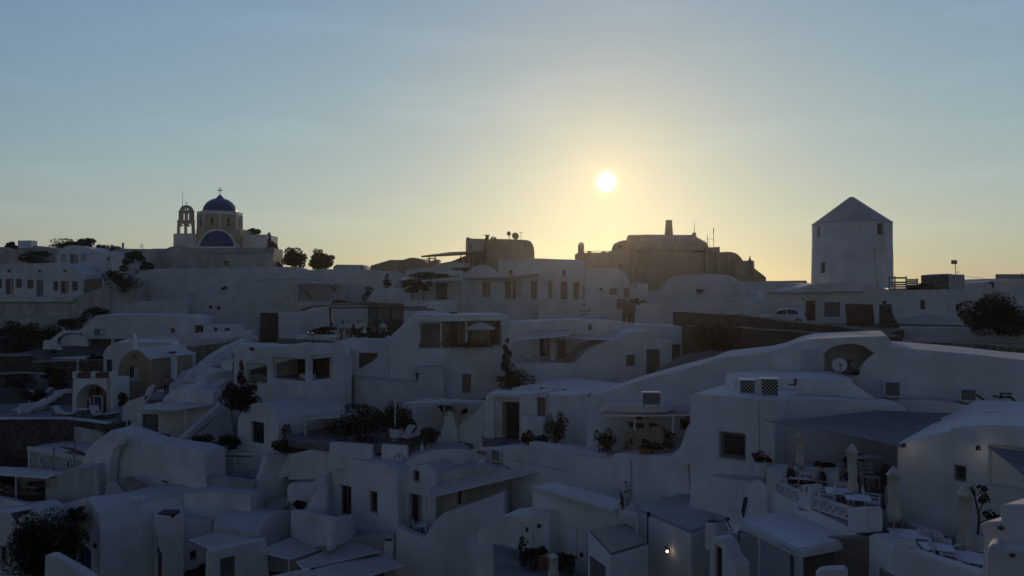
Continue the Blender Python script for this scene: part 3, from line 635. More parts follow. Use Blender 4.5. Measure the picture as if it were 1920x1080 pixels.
for a in [('agave', 'spiky dark agave on the terrace by the lattice screened cave room', 690, 552, 95, 17, 14, 'plant', 'leafd'), ('small_tree', 'bare thin sapling in front of the retaining wall', 727, 527, 98, 8, 13, 'tree', 'leafo'), ('shrub', 'low grey green plants along the stone terrace edge', 640, 568, 92, 22, 7, 'shrub', 'leafo')]:
    bush(a[0], a[1], *a[2:7], cat=a[7], mat=a[8], n=500)
b = root('stone_wall', base(640, 590, 90), 'dark rubble terrace wall stepping down towards the diners', 'wall')
wall(b, 'wall', (490, 84, 770, 92), [(485, 660), (490, 586), (525, 586), (560, 582), (572, 575), (580, 573), (690, 566), (765, 570), (765, 600), (700, 600), (690, 660)], 1.5, mat='rockpale', jit=.12)
wall(b, 'stone_end', (488, 83.2, 526, 84.2), [(485, 660), (490, 586.5), (525.5, 586.5), (525.5, 660)], .4, mat='stone', jit=.06)
wall(b, 'render_face', (526, 82, 690, 87), [(526, 680), (526, 587), (575, 584), (592, 578), (640, 574), (690, 574), (690, 680)], 1.2, mat='white')

# ================================================================ ridge, middle: roof terrace house, hotel, long brown house
b = root('terrace_house', base(910, 520, 108), 'brown house with roof terrace, timber veranda roof and rounded right shoulder', 'house')
wall(b, 'wall', (913, 108, 1002, 108), [(913, 530), (913, 450), (922, 447.5), (960, 448.5), (988, 450)] + crv([(988, 450), (995, 453), (1000, 461), (1002, 472)]) + [(1002, 530)], 7, mat='brownwall')
wall(b, 'upper_room', (872, 109, 914, 108.6), [(872, 530), (873.5, 447), (877, 444), (880, 447), (912, 448), (912, 530)], 5, [('win', 880, 456, 885, 469, dict(r=.2, arch=1))], mat='oldwhite')
wall(b, 'stair_side', (903, 106.5, 915, 106.5), [(899, 530), (905, 482), (909, 446), (913, 446), (913, 530)], 1.2, mat='redbrown')
wall(b, 'chimney', (910, 107.6, 917, 107.6), [(910.5, 450), (910.5, 442), (916.5, 442), (916.5, 450)], .6, mat='redbrown', bev=.02)
obj('chimney_cap', MB().box(P(913.5, 441.2, 107.9), (.75, .75, .12)), 'redbrown', b)
wall(b, 'gable_lunette', (918, 107.8, 932, 107.8), [(919, 450)] + arc(925, 449, 6, 6, 180, 0, 10) + [(931, 450)], .5, [('none', 923.6, 444.2, 926.4, 446.5, dict(thru=True, oval=True))], mat='brownwall', bev=0, jit=0)
wall(b, 'veranda_room', (862, 107, 905, 107), [(822, 530), (824, 494), (846, 490), (870, 480), (904, 478), (904, 530)], 4, [('curt', 872, 484, 879, 501, dict(r=.2)), ('door', 888, 482, 901, 503, dict(r=.2, pm='shutter'))], mat='oldwhite')
obj('veranda_roof', grid_sheet([P(790, 479.5, 104), P(905, 473, 104), P(906, 470, 110), P(845, 472.5, 110)], .1, .25), 'wood', b)
for x, y1 in ((805, 497), (816, 494), (864, 497), (884, 500)): obj('veranda_post', MB().bar(P(x, y1, 104.6), P(x, 479, 104.6), .16), 'darkwood', b)
obj('tie_beam', MB().bar(P(800, 485, 104.6), P(818, 485, 104.6), .16), 'darkwood', b)
wall(b, 'deck', (846, 103.5, 880, 103.5), [(846, 509), (850, 502), (880, 501), (880, 506), (872, 509)], 3, mat='darkwood', bev=.03)
wall(b, 'side_terrace', (760, 106, 870, 104), [(760, 540), (760, 507), (770, 505), (820, 499), (845, 492), (870, 492), (870, 540)], 4)
wall(b, 'tan_arch', (798, 112, 822, 112), [(797, 505), (800, 497), (806, 490), (815, 487), (823, 486), (823, 505)], 3, mat='tan')  # rounded end in a tan tone
b = root('street_lamp', base(954, 486, 106), 'tall pole with round lamp head above the hotel roof', 'lamp')
obj('pole', MB().tube([P(954, 486, 106), P(955, 440, 106)], [.07, .05], 8), 'metalg', b); obj('lamp_head', MB().lathe(P(954, 438, 106), [(.01, -.35), (.22, -.25), (.30, 0), (.2, .28), (.01, .35)], 12), 'metald', b)
obj('bracket', MB().bar(P(955, 439, 106), P(960, 439, 106), .06), 'metald', b)
dish('large dark dish on tripod on the brown house roof', P(966, 443, 109), .55, R(20), 15, 'metald', pole=.9)
b = root('aerial', base(977, 450, 109.5), 'thin television aerial right of the roof dish', 'aerial'); obj('mast', MB().tube([P(977, 450, 109.5), P(977, 435, 109.5)], .035, 5), 'metald', b); obj('cross_bar', MB().bar(P(972, 435.4, 109.5), P(980, 435.8, 109.5), .06), 'metald', b)

# ---- hotel
YH = 92.0
b = root('hotel', base(980, 572, YH), 'two storey white hotel with barrel vault, row of brown doors and cross railings', 'hotel')
DR = dict(r=.28, pm='shutter', fm='shutter')
wall(b, 'vault', (868, YH - .6, 945, YH - .6), [(867, 600), (868, 521), (869, 519)] + crv([(869, 519), (878, 508), (890, 500), (903, 496), (915, 498), (928, 506), (938, 516)]) + [(945, 521), (945, 600)], 7,
     [('curt', 905, 528, 919, 557, dict(r=.25))])
wall(b, 'vault_ledge', (868, YH - .9, 945, YH - .9), [(868, 521), (868, 518.5), (946, 519.5), (946, 522)], .6)
wall(b, 'wall', (935, YH, 1097, YH), [(934, 600), (934, 487), (955, 485), (1000, 484), (1040, 485.5), (1097, 487.5), (1097, 600)], 8,
     [('win', 954, 506, 961, 518, dict(r=.25)), ('win', 1055, 506, 1061, 519, dict(r=.25)), ('curt', 947, 528, 967, 561, DR), ('door', 995, 528, 1007, 561, DR), ('door', 1028, 527, 1036, 560, DR), ('door', 1051, 528, 1063, 561, DR), ('door', 1076, 529, 1086, 561, DR)])
for x, w_ in ((957, 10), (1001, 10), (1033, 9), (1056, 9), (1079, 9)): obj('lintel', MB().lbox(Plane(YH), *(Plane(YH).uz(x - w_, 525)[0], Plane(YH).uz(x + w_, 525)[0]), -.22, -.003, zz(526, YH), zz(524, YH)), 'white', b)
wall(b, 'shade_roof', (920, YH - 1.6, 1012, YH - 1.6), [(880, 521), (955, 518), (1010, 513), (1012, 514.5), (957, 522), (880, 523.5)], 1.5, mat='roofgrey', bev=.02)
wall(b, 'pier', (978, YH - .8, 985, YH - .8), [(979, 575), (979, 523), (984, 523), (984, 575)], .8)
wall(b, 'porch', (1085, YH - 1.2, 1115, YH - 1.2), [(1086, 580), (1087, 524), (1093, 520), (1102, 517), (1110, 521), (1114, 526), (1114, 580)], 2, [('door', 1094, 537, 1107, 560, DR)])
wall(b, 'terrace_front', (850, YH - 3.2, 1097, YH - 3.2), [(700, 680), (770, 600), (800, 585), (845, 573), (1060, 573), (1120, 575), (1120, 680)], 3.1)
pl = Plane(YH - 3.2); zr0, zr1 = zz(571.6, YH - 3.2), zz(562, YH - 3.2)
def xrail(parent, pl, pa, pb, z0a, z1a, z0b, z1b, nx, th=.05, n0=0.0, mat='metalw'):
    ua, ub = pa, pb; mb = MB(); mb.bar(pl.w(ua, n0, z1a), pl.w(ub, n0, z1b), th * 1.5); mb.bar(pl.w(ua, n0, z0a), pl.w(ub, n0, z0b), th * 1.3); fr = obj('rail_panel', mb, mat, parent)
    for k in range(nx):
        t0, t1 = k / nx, (k + 1) / nx; L0 = lambda t: (ua + (ub - ua) * t, z0a + (z0b - z0a) * t, z1a + (z1b - z1a) * t)
        a0, a1 = L0(t0 + .08 / nx), L0(t1 - .08 / nx); mb = MB(); mb.bar(pl.w(a0[0], n0, a0[1]), pl.w(a1[0], n0, a1[2]), th); mb.bar(pl.w(a0[0], n0 + .015, a0[2]), pl.w(a1[0], n0 + .015, a1[1]), th); obj('cross_brace', mb, mat, fr)
        e = L0(t0); mb = MB(); mb.bar(pl.w(e[0], n0, e[1]), pl.w(e[0], n0, e[2]), th); obj('baluster', mb, mat, fr)
for xa, xb, nx in ((853, 882, 4), (890, 922, 4), (931, 965, 4), (974, 1008, 4)): xrail(b, pl, pl.uz(xa, 566)[0], pl.uz(xb, 566)[0], zr0, zr1, zr0, zr1, nx, .07, .12)
for x in (851, 886, 926.5, 969.5, 1010): wall(b, 'rail_post', YH - 3.3, [(x - 2.6, 574), (x - 2.6, 560.5), (x + 2.6, 560.5), (x + 2.6, 574)], .45, bev=.03, jit=0)
obj('leaning_pole', MB().tube([P(851, 561, YH - 3.5), P(846, 523, YH - 3.5)], .07, 7), 'metalw', b)
# sign wall with its white gate and tower pier
b = root('sign_wall', base(1095, 602, 86), 'white wall with dark lettering and pale gate below the hotel doors', 'wall')
wall(b, 'wall', (1010, 86, 1155, 86), [(1010, 640), (1010, 562), (1040, 561.5), (1155, 561), (1155, 640)], .6, [('door', 1041, 564, 1064, 600, dict(r=.12, fm='metalw', pm='metalw'))])
wall(b, 'pier', (1124, 85.6, 1137, 85.6), [(1125.5, 640), (1125.5, 551), (1127, 546), (1131, 544), (1135, 546), (1136.5, 551), (1136.5, 640)], 1.0, [('none', 1130.4, 547.5, 1133, 550.5, dict(thru=True, oval=True))], jit=0)
wall(b, 'planter_box', (1144, 82, 1197, 81.6), [(1144, 640), (1144, 580), (1196, 580.5), (1196, 640)], 2, [('open', 1147, 584, 1181, 601.5, dict(r=.12))])
def lettering(parent, txt, px, py, Y, hpx, name='lettering', mat='letters', wide=1.0):
    cu = bpy.data.curves.new(name, 'FONT'); cu.body = txt; cu.align_x = 'CENTER'; cu.align_y = 'CENTER'; cu.size = hpx * Y / F * 1.35; cu.extrude = .012; cu.space_character = 1.0
    to = bpy.data.objects.new(name, cu); COL.objects.link(to); dg = bpy.context.evaluated_depsgraph_get(); me = bpy.data.meshes.new_from_object(to.evaluated_get(dg)); bpy.data.objects.remove(to); bpy.data.curves.remove(cu)
    c = P(px, py, Y); me.transform(Matrix.Translation(c - ORIG[parent]) @ Matrix.Rotation(PI / 2, 4, 'X') @ Matrix.Diagonal((wide, 1, 1, 1))); me.materials.clear(); me.materials.append(MATS[mat])
    o = bpy.data.objects.new(name, me); COL.objects.link(o); o.parent = parent; ORIG[o] = ORIG[parent]; return o
lettering(b, 'CANAVES', 1094.8, 583, 85.97, 5.6, wide=.78); lettering(b, 'OIA', 1094.8, 590.2, 85.97, 5.6, wide=.8)
mb = MB(); pl = Plane(86); 
for dx in (-2, 0, 2): u = pl.uz(1094.8 + dx, 572)[0]; mb.lbox(pl, u - .025, u + .025, -.03, -.004, zz(575, 86), zz(569, 86))
for dy in (569, 572, 575): mb.lbox(pl, pl.uz(1092.8, dy)[0] + .026, pl.uz(1096.8, dy)[0] - .026, -.028, -.006, zz(dy, 86) - .02, zz(dy, 86) + .02)
obj('emblem', mb, 'letters', b)
# vaulted white house right of the hotel
b = root('vaulted_house', base(1150, 560, 90), 'white house with large rounded gable and two brown windows right of the hotel', 'house')
wall(b, 'gable', (1097, 90, 1192, 90), [(1097, 600), (1097, 505), (1120, 503), (1147, 501.5)] + crv([(1147, 501.5), (1160, 504), (1171, 513), (1179, 526), (1185, 541), (1188, 560)]) + [(1189, 600)], 8,
     [('win', 1143, 540, 1158, 553, dict(r=.3, pm='shutter')), ('win', 1170, 540, 1179, 558, dict(r=.3, pm='shutter')), ('win', 1124, 540, 1131, 547, dict(r=.3))])
wall(b, 'side_block', (1183, 88.5, 1216, 88.5), [(1184, 600), (1184, 531), (1215, 531.5), (1215, 600)], 2, [('none', 1187, 534, 1192, 540, dict(r=.4))])
b = root('antenna_frame', base(1170, 552, 88), 'thin bare aerial frame in front of the rounded white gable', 'aerial')
obj('mast', MB().tube([P(1168, 556, 88), P(1166, 511, 88)], .03, 5), 'metalg', b)
for y in (512, 518, 523, 528): obj('arm', MB().bar(P(1156 + (y - 512) * .3, y, 88), P(1176 - (y - 512) * .2, y - 1, 88), .04), 'metalg', b)
# long brown house
YB = 106.0
b = root('long_brown_house', base(1290, 560, YB), 'long brown house with barrel roof and tall chimney under the sun', 'house')
wall(b, 'wall', (1215, YB, 1330, YB), [(1100, 600), (1100, 474), (1145, 473), (1148, 469), (1170, 470), (1182, 467), (1216, 468), (1330, 474), (1330, 600)], 8, [('win', 1159, 495, 1166, 506, dict(r=.2)), ('win', 1192, 498, 1196, 524, dict(r=.2))], mat='brownwall')
wall(b, 'front_block', (1214, YB - 1, 1330, YB - 1), [(1214, 600), (1214, 470), (1327, 474), (1330, 600)], 6, mat='brownwall')
# barrel running left to right over the front block
zb_ = zz(470, YB); x0_, x1_ = P(1184, 470, YB).x, P(1326, 474, YB).x
mb = MB(); n = 18; rise = zz(441, YB + 3) - zz(470, YB); v = []
for x, s_ in ((x0_, 1.0), (x0_ + (x1_ - x0_) * .25, 1.03), (x0_ + (x1_ - x0_) * .85, 1.0), (x1_ - 1.2, .9), (x1_, .62)):
    v += [Vector((x, YB - 1 + 3.6 - 3.6 * math.cos(PI * k / n), zb_ + rise * s_ * math.sin(PI * k / n))) for k in range(n + 1)]
m = n + 1; mb.add(v, [(i * m + k, (i + 1) * m + k, (i + 1) * m + k + 1, i * m + k + 1) for i in range(4) for k in range(n)] + [tuple(range(m)), tuple(range(4 * m, 5 * m))[::-1]]); obj('barrel_roof', mb, 'brownwall', b)
wall(b, 'rear_room', (1153, YB + 4, 1190, YB + 4), [(1153, 480)] + crv([(1153, 470), (1155, 460), (1160, 453), (1170, 450.5)]) + [(1190, 450.5), (1190, 480)], 4, [('win', 1161, 459, 1166, 466, dict(r=.2))], mat='tan')
wall(b, 'gable_end', (1182, YB - .6, 1225, YB - .6), [(1182, 490), (1184, 466)] + crv([(1184, 466), (1190, 453), (1200, 443), (1211, 440), (1218, 444), (1219, 480)]) + [(1219, 490)], 1.2, [('win', 1195, 455, 1203, 473, dict(r=.2))], mat='brownwall')
wall(b, 'chimney', (1245, YB + 2.4, 1265, YB + 2.4), [(1247.5, 446), (1250.5, 416), (1250, 415), (1250, 412.5), (1260.5, 412.5), (1260.5, 415), (1260, 416), (1262.5, 446)], .9, [('none', 1252.3, 413.3, 1254.4, 415.6, dict(thru=True)), ('none', 1256.4, 413.3, 1258.5, 415.6, dict(thru=True))], mat='brownwall', bev=0, jit=0)
wall(b, 'chimney', (1297, YB + 2.4, 1308, YB + 2.4), [(1298, 448), (1299.5, 437), (1303, 435), (1305, 437), (1306.5, 448)], .7, mat='brownwall', bev=0, jit=0)
wall(b, 'right_block', (1330, YB - 1.5, 1350, YB - 1.5), [(1322, 600), (1322, 464), (1350, 462.5), (1350, 600)], 7, mat='brownwall')
wall(b, 'vault', (1350, YB - 3, 1395, YB - 3), [(1345, 600), (1345, 473)] + crv([(1350, 473), (1365, 472), (1380, 475), (1390, 484), (1394, 492)]) + [(1394, 600)], 6, [('win', 1357, 506, 1362, 516, dict(r=.2))], mat='tan')
wall(b, 'cheek', (1376, YB - 5, 1420, YB - 5), [(1378, 600), (1378, 488), (1414, 488.5), (1415, 503), (1437, 520), (1437, 600)], 4, mat='tan')
wall(b, 'terrace', (1084, YB + 3, 1150, YB + 3), [(1082, 520), (1082, 474.5), (1096, 474), (1150, 473), (1150, 520)], 4, mat='brownwall')
wall(b, 'chimney', (1083, YB + 1, 1096, YB + 1), [(1084.5, 486), (1084.5, 460)] + arc(1090, 460, 5.3, 6, 180, 0, 10) + [(1095.3, 486)], .9, [('none', 1086.6, 456, 1088.8, 459, dict(thru=True, oval=True)), ('none', 1091, 456, 1093.2, 459, dict(thru=True, oval=True))], mat='brownwall', bev=0, jit=0)
for x0, x1 in ((1097, 1104), (1104, 1127), (1127, 1145)):
    mb = MB(); mb.bar(P(x0, 472, YB + 2.6), P(x1, 470.5, YB + 2.6), .07); mb.bar(P(x0, 476, YB + 2.6), P(x1, 475, YB + 2.6), .05); mb.bar(P(x0, 472, YB + 2.6), P(x0, 478, YB + 2.6), .07); obj('railing', mb, 'metald', b)
for x in (1105, 1132): wall(b, 'rail_pier', YB + 2.5, [(x - 3, 480), (x - 3, 470.5), (x + 4, 470.5), (x + 4, 480)], .5, mat='brownwall', bev=0, jit=0)
b = root('mast_aerial', base(1340, 463, YB + 2), 'pair of thin radio masts with stays on the brown roof', 'aerial')
for x, y in ((1326.5, 440), (1338, 428)): obj('mast', MB().tube([P(x, 463, YB + 2), P(x, y, YB + 2)], .04, 5), 'metald', b)
obj('antenna_panel', MB().bar(P(1338, 428, YB + 2), P(1338, 437, YB + 2), .11), 'metald', b)
obj('stay', MB().tube([P(1332, 462, YB + 2), P(1328, 447, YB + 2), P(1321, 451, YB + 2)], .025, 4), 'metald', b); obj('yard', MB().bar(P(1330, 447, YB + 2), P(1338, 449, YB + 2), .05), 'metald', b)
b = root('whip_aerial', base(1302, 437, YB + 3), 'single whip aerial on the short right chimney', 'aerial'); obj('mast', MB().tube([P(1302, 438, YB + 2.8), P(1302, 414, YB + 2.8)], [.05, .02], 5), 'metald', b)
b = root('closed_umbrella', base(1412, 530, 84), 'dark folded parasol standing alone on the skyline left of the windmill', 'umbrella')
obj('canopy', MB().lathe(P(1406, 505, 84), [(.02, 1.55), (.09, 1.3), (.22, .9), (.30, .1), (.34, -.7), (.25, -.86), (.03, -.8)], 9), 'canvasd', b); obj('pole', MB().tube([P(1411, 532, 84), P(1406, 480, 84)], .035, 6), 'metald', b)
# white vault and its shoulders below the brown house
b = root('white_vault', base(1290, 560, 84), 'rough whitewashed rounded roof below the long brown house', 'vault')
wall(b, 'vault', (1205, 84, 1400, 80), [(1198, 620), (1205, 560), (1215, 546), (1238, 543)] + crv([(1238, 543), (1248, 530), (1258, 521), (1275, 516.5), (1330, 513), (1345, 513.5), (1365, 517), (1377, 526)]) + [(1410, 530), (1410, 620)], 7, mat='whitewash', jit=.1)
wall(b, 'shoulder', (1298, 78, 1480, 74), [(1160, 640), (1180, 580), (1220, 568), (1290, 563), (1330, 548), (1333, 527), (1440, 529), (1520, 531), (1520, 640)], 5, mat='whitewash', jit=.06)
wall(b, 'front_apron', (1190, 74, 1450, 68), [(1185, 640), (1192, 572), (1212, 572), (1250, 564), (1300, 562), (1345, 560), (1420, 561), (1470, 566), (1470, 640)], 3, jit=.06)
wall(b, 'roof_slab', (1405, 79, 1520, 77), [(1405, 530), (1406, 527), (1512, 526), (1514, 530)], 3, mat='roofgrey')
mb = MB()
for k in range(4): mb.bar(P(1307 + 3.2 * k, 551 - .4 * k, 77.4), P(1307 + 3.2 * k, 541 + .6 * k, 77.4), .14)
mb.bar(P(1304, 545, 77.4), P(1321, 546, 77.4), .12); obj('wooden_rack', mb, 'redbrown', origin=P(1312, 551, 77.4), label='small red brown wooden rack at the foot of the whitewashed vault', cat='rack')

# ================================================================ ridge, right: windmill and its base, car
YM = 76.0
b = root('windmill', base(1598, 530, YM), 'round white windmill tower with conical roof and small windows', 'windmill')
cx = P(1596.5, 530, YM + 3.9); ctr = Vector((cx.x, cx.y, 0)); kM = cx.y / F
zt_, zb2 = zz(419, cx.y), zz(540, cx.y); Rt, Rb = 68.6 * kM, 70.4 * kM
wins = []
for xa, xb, ya, yb, m_ in ((1529, 1537.5, 420.5, 442, 'shutter'), (1645, 1656.5, 418.5, 440, 'wood'), (1538, 1548, 490, 511, 'wood')):
    sg = [min([R(q_ * .25) for q_ in range(-330, 331)], key=lambda a_: abs(960 + F * (ctr.x + Rt * math.sin(a_)) / (ctr.y - Rt * math.cos(a_)) - x)) for x in (xa, xb)]; wins.append((sg[0], sg[1], zz(yb, YM), zz(ya, YM), m_))
angs = sorted(set([round(-PI + 2 * PI * k / 48, 5) for k in range(48)] + [round(a, 5) for w_ in wins for a in w_[:2]])); zs_ = sorted(set([zb2, zt_] + [zb2 + (zt_ - zb2) * k / 6 for k in range(1, 6)] + [z for w_ in wins for z in w_[2:4]]))
def mp(a, z, dr=0.0):
    t = (z - zb2) / (zt_ - zb2); r = Rb + (Rt - Rb) * t - dr + .03 * noise.noise(Vector((a * 2, z * .5, 1))); return ctr + Vector((math.sin(a) * r, -math.cos(a) * r, z))
v = [mp(a, z) for z in zs_ for a in angs]; na = len(angs); fs = []
for i in range(len(zs_) - 1):
    for k in range(na):
        am = (angs[k] + (angs[(k + 1) % na] + (2 * PI if k == na - 1 else 0))) / 2; zm = (zs_[i] + zs_[i + 1]) / 2
        if any(w_[0] < am < w_[1] and w_[2] < zm < w_[3] for w_ in wins): continue
        fs.append((i * na + k, i * na + (k + 1) % na, (i + 1) * na + (k + 1) % na, (i + 1) * na + k))
obj('tower', MB().add(v, fs), 'white', b, fix=False)
for a0, a1, z0, z1, m_ in wins:
    mb = MB(); q = [mp(a0, z0), mp(a1, z0), mp(a1, z1), mp(a0, z1)]; s_ = [mp(a0, z0, .45), mp(a1, z0, .45), mp(a1, z1, .45), mp(a0, z1, .45)]
    mb.add(q + s_, [(0, 1, 5, 4), (1, 2, 6, 5), (2, 3, 7, 6), (3, 0, 4, 7)]); wd = obj('window', mb, 'white', b, fix=False)
    mb = MB(); i_ = [mp(a0, z0, .3), mp(a1, z0, .3), mp(a1, z1, .3), mp(a0, z1, .3)]; mb.add(i_, [(0, 1, 2, 3)]); obj('shutter', mb, m_, wd, fix=False)
    mb = MB(); mid = [(i_[0] + i_[1]) / 2, (i_[2] + i_[3]) / 2]; mb.bar(mid[0], mid[1], .07); obj('mullion', mb, m_, wd)
za = zz(369, cx.y); obj('cone_roof', MB().lathe(ctr, [(Rt + .03, zt_ - .12), (Rt + .05, zt_ - .02), (Rt * .5, zt_ + (za - zt_) * .52), (.25, za - .06), (.001, za)], 56), 'oldwhite', b)
obj('wall_lamp', MB().lathe(P(1640, 463, YM - .1), [(.01, -.32), (.26, -.2), (.34, 0), (.26, .2), (.01, .3)], 14), 'metalw', b)
obj('cable', MB().tube([P(1640, 469, YM - .2), P(1641, 490, YM - .1), P(1643, 520, YM - .3), P(1647, 543, YM - 1.5)], .03, 5), 'metalg', b)
b = root('mill_house', base(1650, 605, 69), 'long low white house at the foot of the windmill', 'house')
wall(b, 'wall', (1440, 69, 1690, 68), [(1430, 640), (1432, 546), (1470, 545), (1520, 534), (1530, 530.5), (1600, 530), (1640, 534), (1668, 544), (1822, 543), (1823, 548), (1823, 640)], 9,
     [('door', 1511, 564, 1529, 601, dict(r=.2, pm='wood', fm='wood')), ('win', 1546, 567, 1575, 594, dict(r=.12, pm='greydoor', fm='greydoor')), ('win', 1655, 564, 1663, 572, dict(r=.3)), ('win', 1726, 563, 1736, 580, dict(r=.35)), ('win', 1793, 570, 1799, 584, dict(r=.35))])
wall(b, 'ledge', (1440, 68.6, 1690, 67.7), [(1440, 549), (1440, 546.4), (1620, 545.4), (1620, 548)], .6)
wall(b, 'low_step', (1665, 67, 1830, 66), [(1665, 640), (1670, 600), (1720, 596), (1760, 590), (1800, 594), (1830, 604), (1830, 640)], 1.6)
for x in (1506, 1530): obj('wall_lamp', MB().box(P(x, 561, 68.6), (.2, .25, .1)), 'metald', b)
obj('pipe', MB().tube([P(1626, 545, 68.6), P(1628, 568, 68.6)], .04, 6), 'metalg', b); obj('pipe', MB().tube([P(1733, 545, 68.3), P(1735, 562, 68.2)], .04, 6), 'metalg', b); obj('pipe', MB().tube([P(1799, 545, 68.3), P(1800, 568, 68.2)], .04, 6), 'metalg', b)
wall(b, 'roof_room', (1760, 69.5, 1812, 69.5), [(1760, 550), (1759.5, 515), (1770, 514), (1779, 513), (1779.5, 550)], 3, mat='rubble')
wall(b, 'roof_room', (1779, 69.4, 1812, 69.4), [(1779.6, 550), (1779.6, 513), (1790, 514.5), (1809, 514.5), (1810, 550)], 3.2, mat='oldwhite')
b = root('roof_fence', base(1695, 545, 70), 'pale slatted fence panels with posts on the roof right of the windmill', 'fence')
for x0, x1, y0 in ((1667, 1699, 519), (1700, 1720, 523), (1700, 1726, 535)):
    for k in range(6):
        y = y0 + (544 - y0) * (k + .5) / 6
        if y0 == 519 and k == 1: continue
        obj('slat', MB().bar(P(x0, y, 70 - .2 * (y0 == 535)), P(x1, y, 70 - .2 * (y0 == 535)), .05, .16), 'metalg', b)
for x, y in ((1667, 518), (1678, 518), (1699, 518), (1720, 522)): obj('post', MB().bar(P(x, 545, 69.8), P(x, y, 69.8), .1), 'metalg', b)
obj('roof_bin', MB().box(P(1736, 537.5, 69.5), (1.0, .8, .66)), 'darkwood', label='dark square bin on the roof between fence and roof room', cat='bin', bev=.03)
b = root('flood_lamp', base(1792, 514, 70), 'small square lamp on a thin mast above the roof room', 'lamp'); obj('mast', MB().tube([P(1792, 516, 70), P(1791, 494, 70)], .035, 6), 'metald', b); obj('lamp_head', MB().box(P(1789, 491.5, 70), (.5, .2, .38)), 'metalg', b, bev=.03); obj('hook', MB().tube([P(1795, 514, 70), P(1795, 509, 70), P(1797, 508, 70), P(1798, 512, 70)], .02, 5), 'metald', b)
obj('overhead_wire', MB().tube([P(1811, 518, 70), P(1835, 521, 69.6), P(1862, 526, 69)], .018, 4), 'metald', label='thin wire from the roof room to the far right house', cat='wire')
b = root('stone_gatepost', base(1614, 612, 64), 'broad dark brown stone slab wall beside the car', 'wall'); wall(b, 'wall', (1585, 64, 1640, 63), [(1588, 640), (1587, 602), (1584, 569), (1637, 571), (1639, 595), (1641, 640)], .6, mat='redbrown', jit=.06)
b = root('stone_gatepost', base(1664, 632, 61), 'curved dark stone buttress right of the brown slab wall', 'wall'); wall(b, 'wall', (1648, 61, 1690, 60), [(1648, 650), (1648, 571), (1669, 570)] + crv([(1669, 570), (1671, 585), (1677, 600), (1685, 612), (1686, 632)]) + [(1686, 650)], .7, mat='stone', jit=.06)
b = root('far_house', base(1890, 580, 72), 'flat roofed white house with glass balustrade at the far right edge', 'house')
wall(b, 'wall', (1843, 72, 1960, 72), [(1842, 600), (1844, 529), (1868, 527), (1868, 523), (1990, 520), (1990, 600)], 6, [('win', 1860, 530, 1865, 540, dict(r=.2))]); obj('glass_rail', MB().lbox(Plane(71.8), Plane(71.8).uz(1867, 515)[0], Plane(71.8).uz(1990, 515)[0], 0, .03, zz(523, 71.8), zz(514, 71.8)), 'bottle', b); obj('rail_post', MB().tube([P(1916, 523, 71.7), P(1916, 511, 71.7)], .03, 5), 'metald', b)
bush('oleander', 'big dark leafy oleander at the right edge below the far house', 1872, 588, 52, 66, 40, 'bush', 'leafd', n=16000, clumps=34, ground=zz(622, 52))
b = root('road_wall', base(1800, 640, 55), 'white road parapet with rough stone bank at the right edge', 'wall')
wall(b, 'parapet', (1688, 58, 1920, 52), [(1686, 650), (1686, 612), (1760, 613), (1850, 616), (2000, 622), (2000, 650)], .5)
wall(b, 'kerb', (1688, 56, 1920, 50), [(1676, 645), (1676, 633), (1720, 634), (1800, 637), (1870, 643), (2000, 650), (2000, 655), (1870, 648), (1800, 642), (1720, 639)], .9, mat='roofgrey')
wall(b, 'stone_bank', (1688, 50, 1920, 46), [(1676, 680), (1676, 642), (1720, 641), (1800, 643), (1870, 648), (1920, 652), (2000, 656), (2000, 700), (1920, 700)], 4, mat='rubble', jit=.1)
bush('shrub', 'low dry shrub at the left end of the rough stone bank', 1712, 649, 46, 22, 8, 'shrub', 'leafb')
b = root('brown_road_wall', base(1400, 640, 65), 'long dark brown retaining wall below the road and the car', 'wall')
wall(b, 'wall', (1150, 84, 1690, 47), [(1156, 720), (1156, 560), (1160, 563), (1178, 570), (1200, 579), (1225, 583), (1300, 587), (1370, 590), (1440, 598), (1500, 605), (1560, 610), (1620, 619), (1665, 631), (1672, 660), (1672, 720)], 1.2, mat='redbrown', jit=.06)
wall(b, 'lower_bank', (1278, 58, 1690, 44.5), [(1278, 720), (1280, 610), (1330, 611), (1440, 618), (1560, 627), (1640, 640), (1690, 648), (1690, 720)], 1.2, mat='redbrown', jit=.12)
bush('dry_bush', 'large rounded dry bush on the bank below the road wall', 1342, 628, 55, 44, 42, 'bush', 'leafb', n=6000, clumps=22)
bush('shrub', 'sparse shrub beside the brown wall near the hotel sign', 1196, 566, 82, 14, 9, 'shrub', 'leafb', n=400)
obj('road', MB().hprism([XY(1200, 88), XY(1440, 68), XY(1700, 66), XY(2100, 60), XY(2100, 51), XY(1700, 58.6), XY(1650, 51), XY(1440, 60.5), XY(1195, 84)], -3.8, -3.25), 'asphalt', kind='structure')

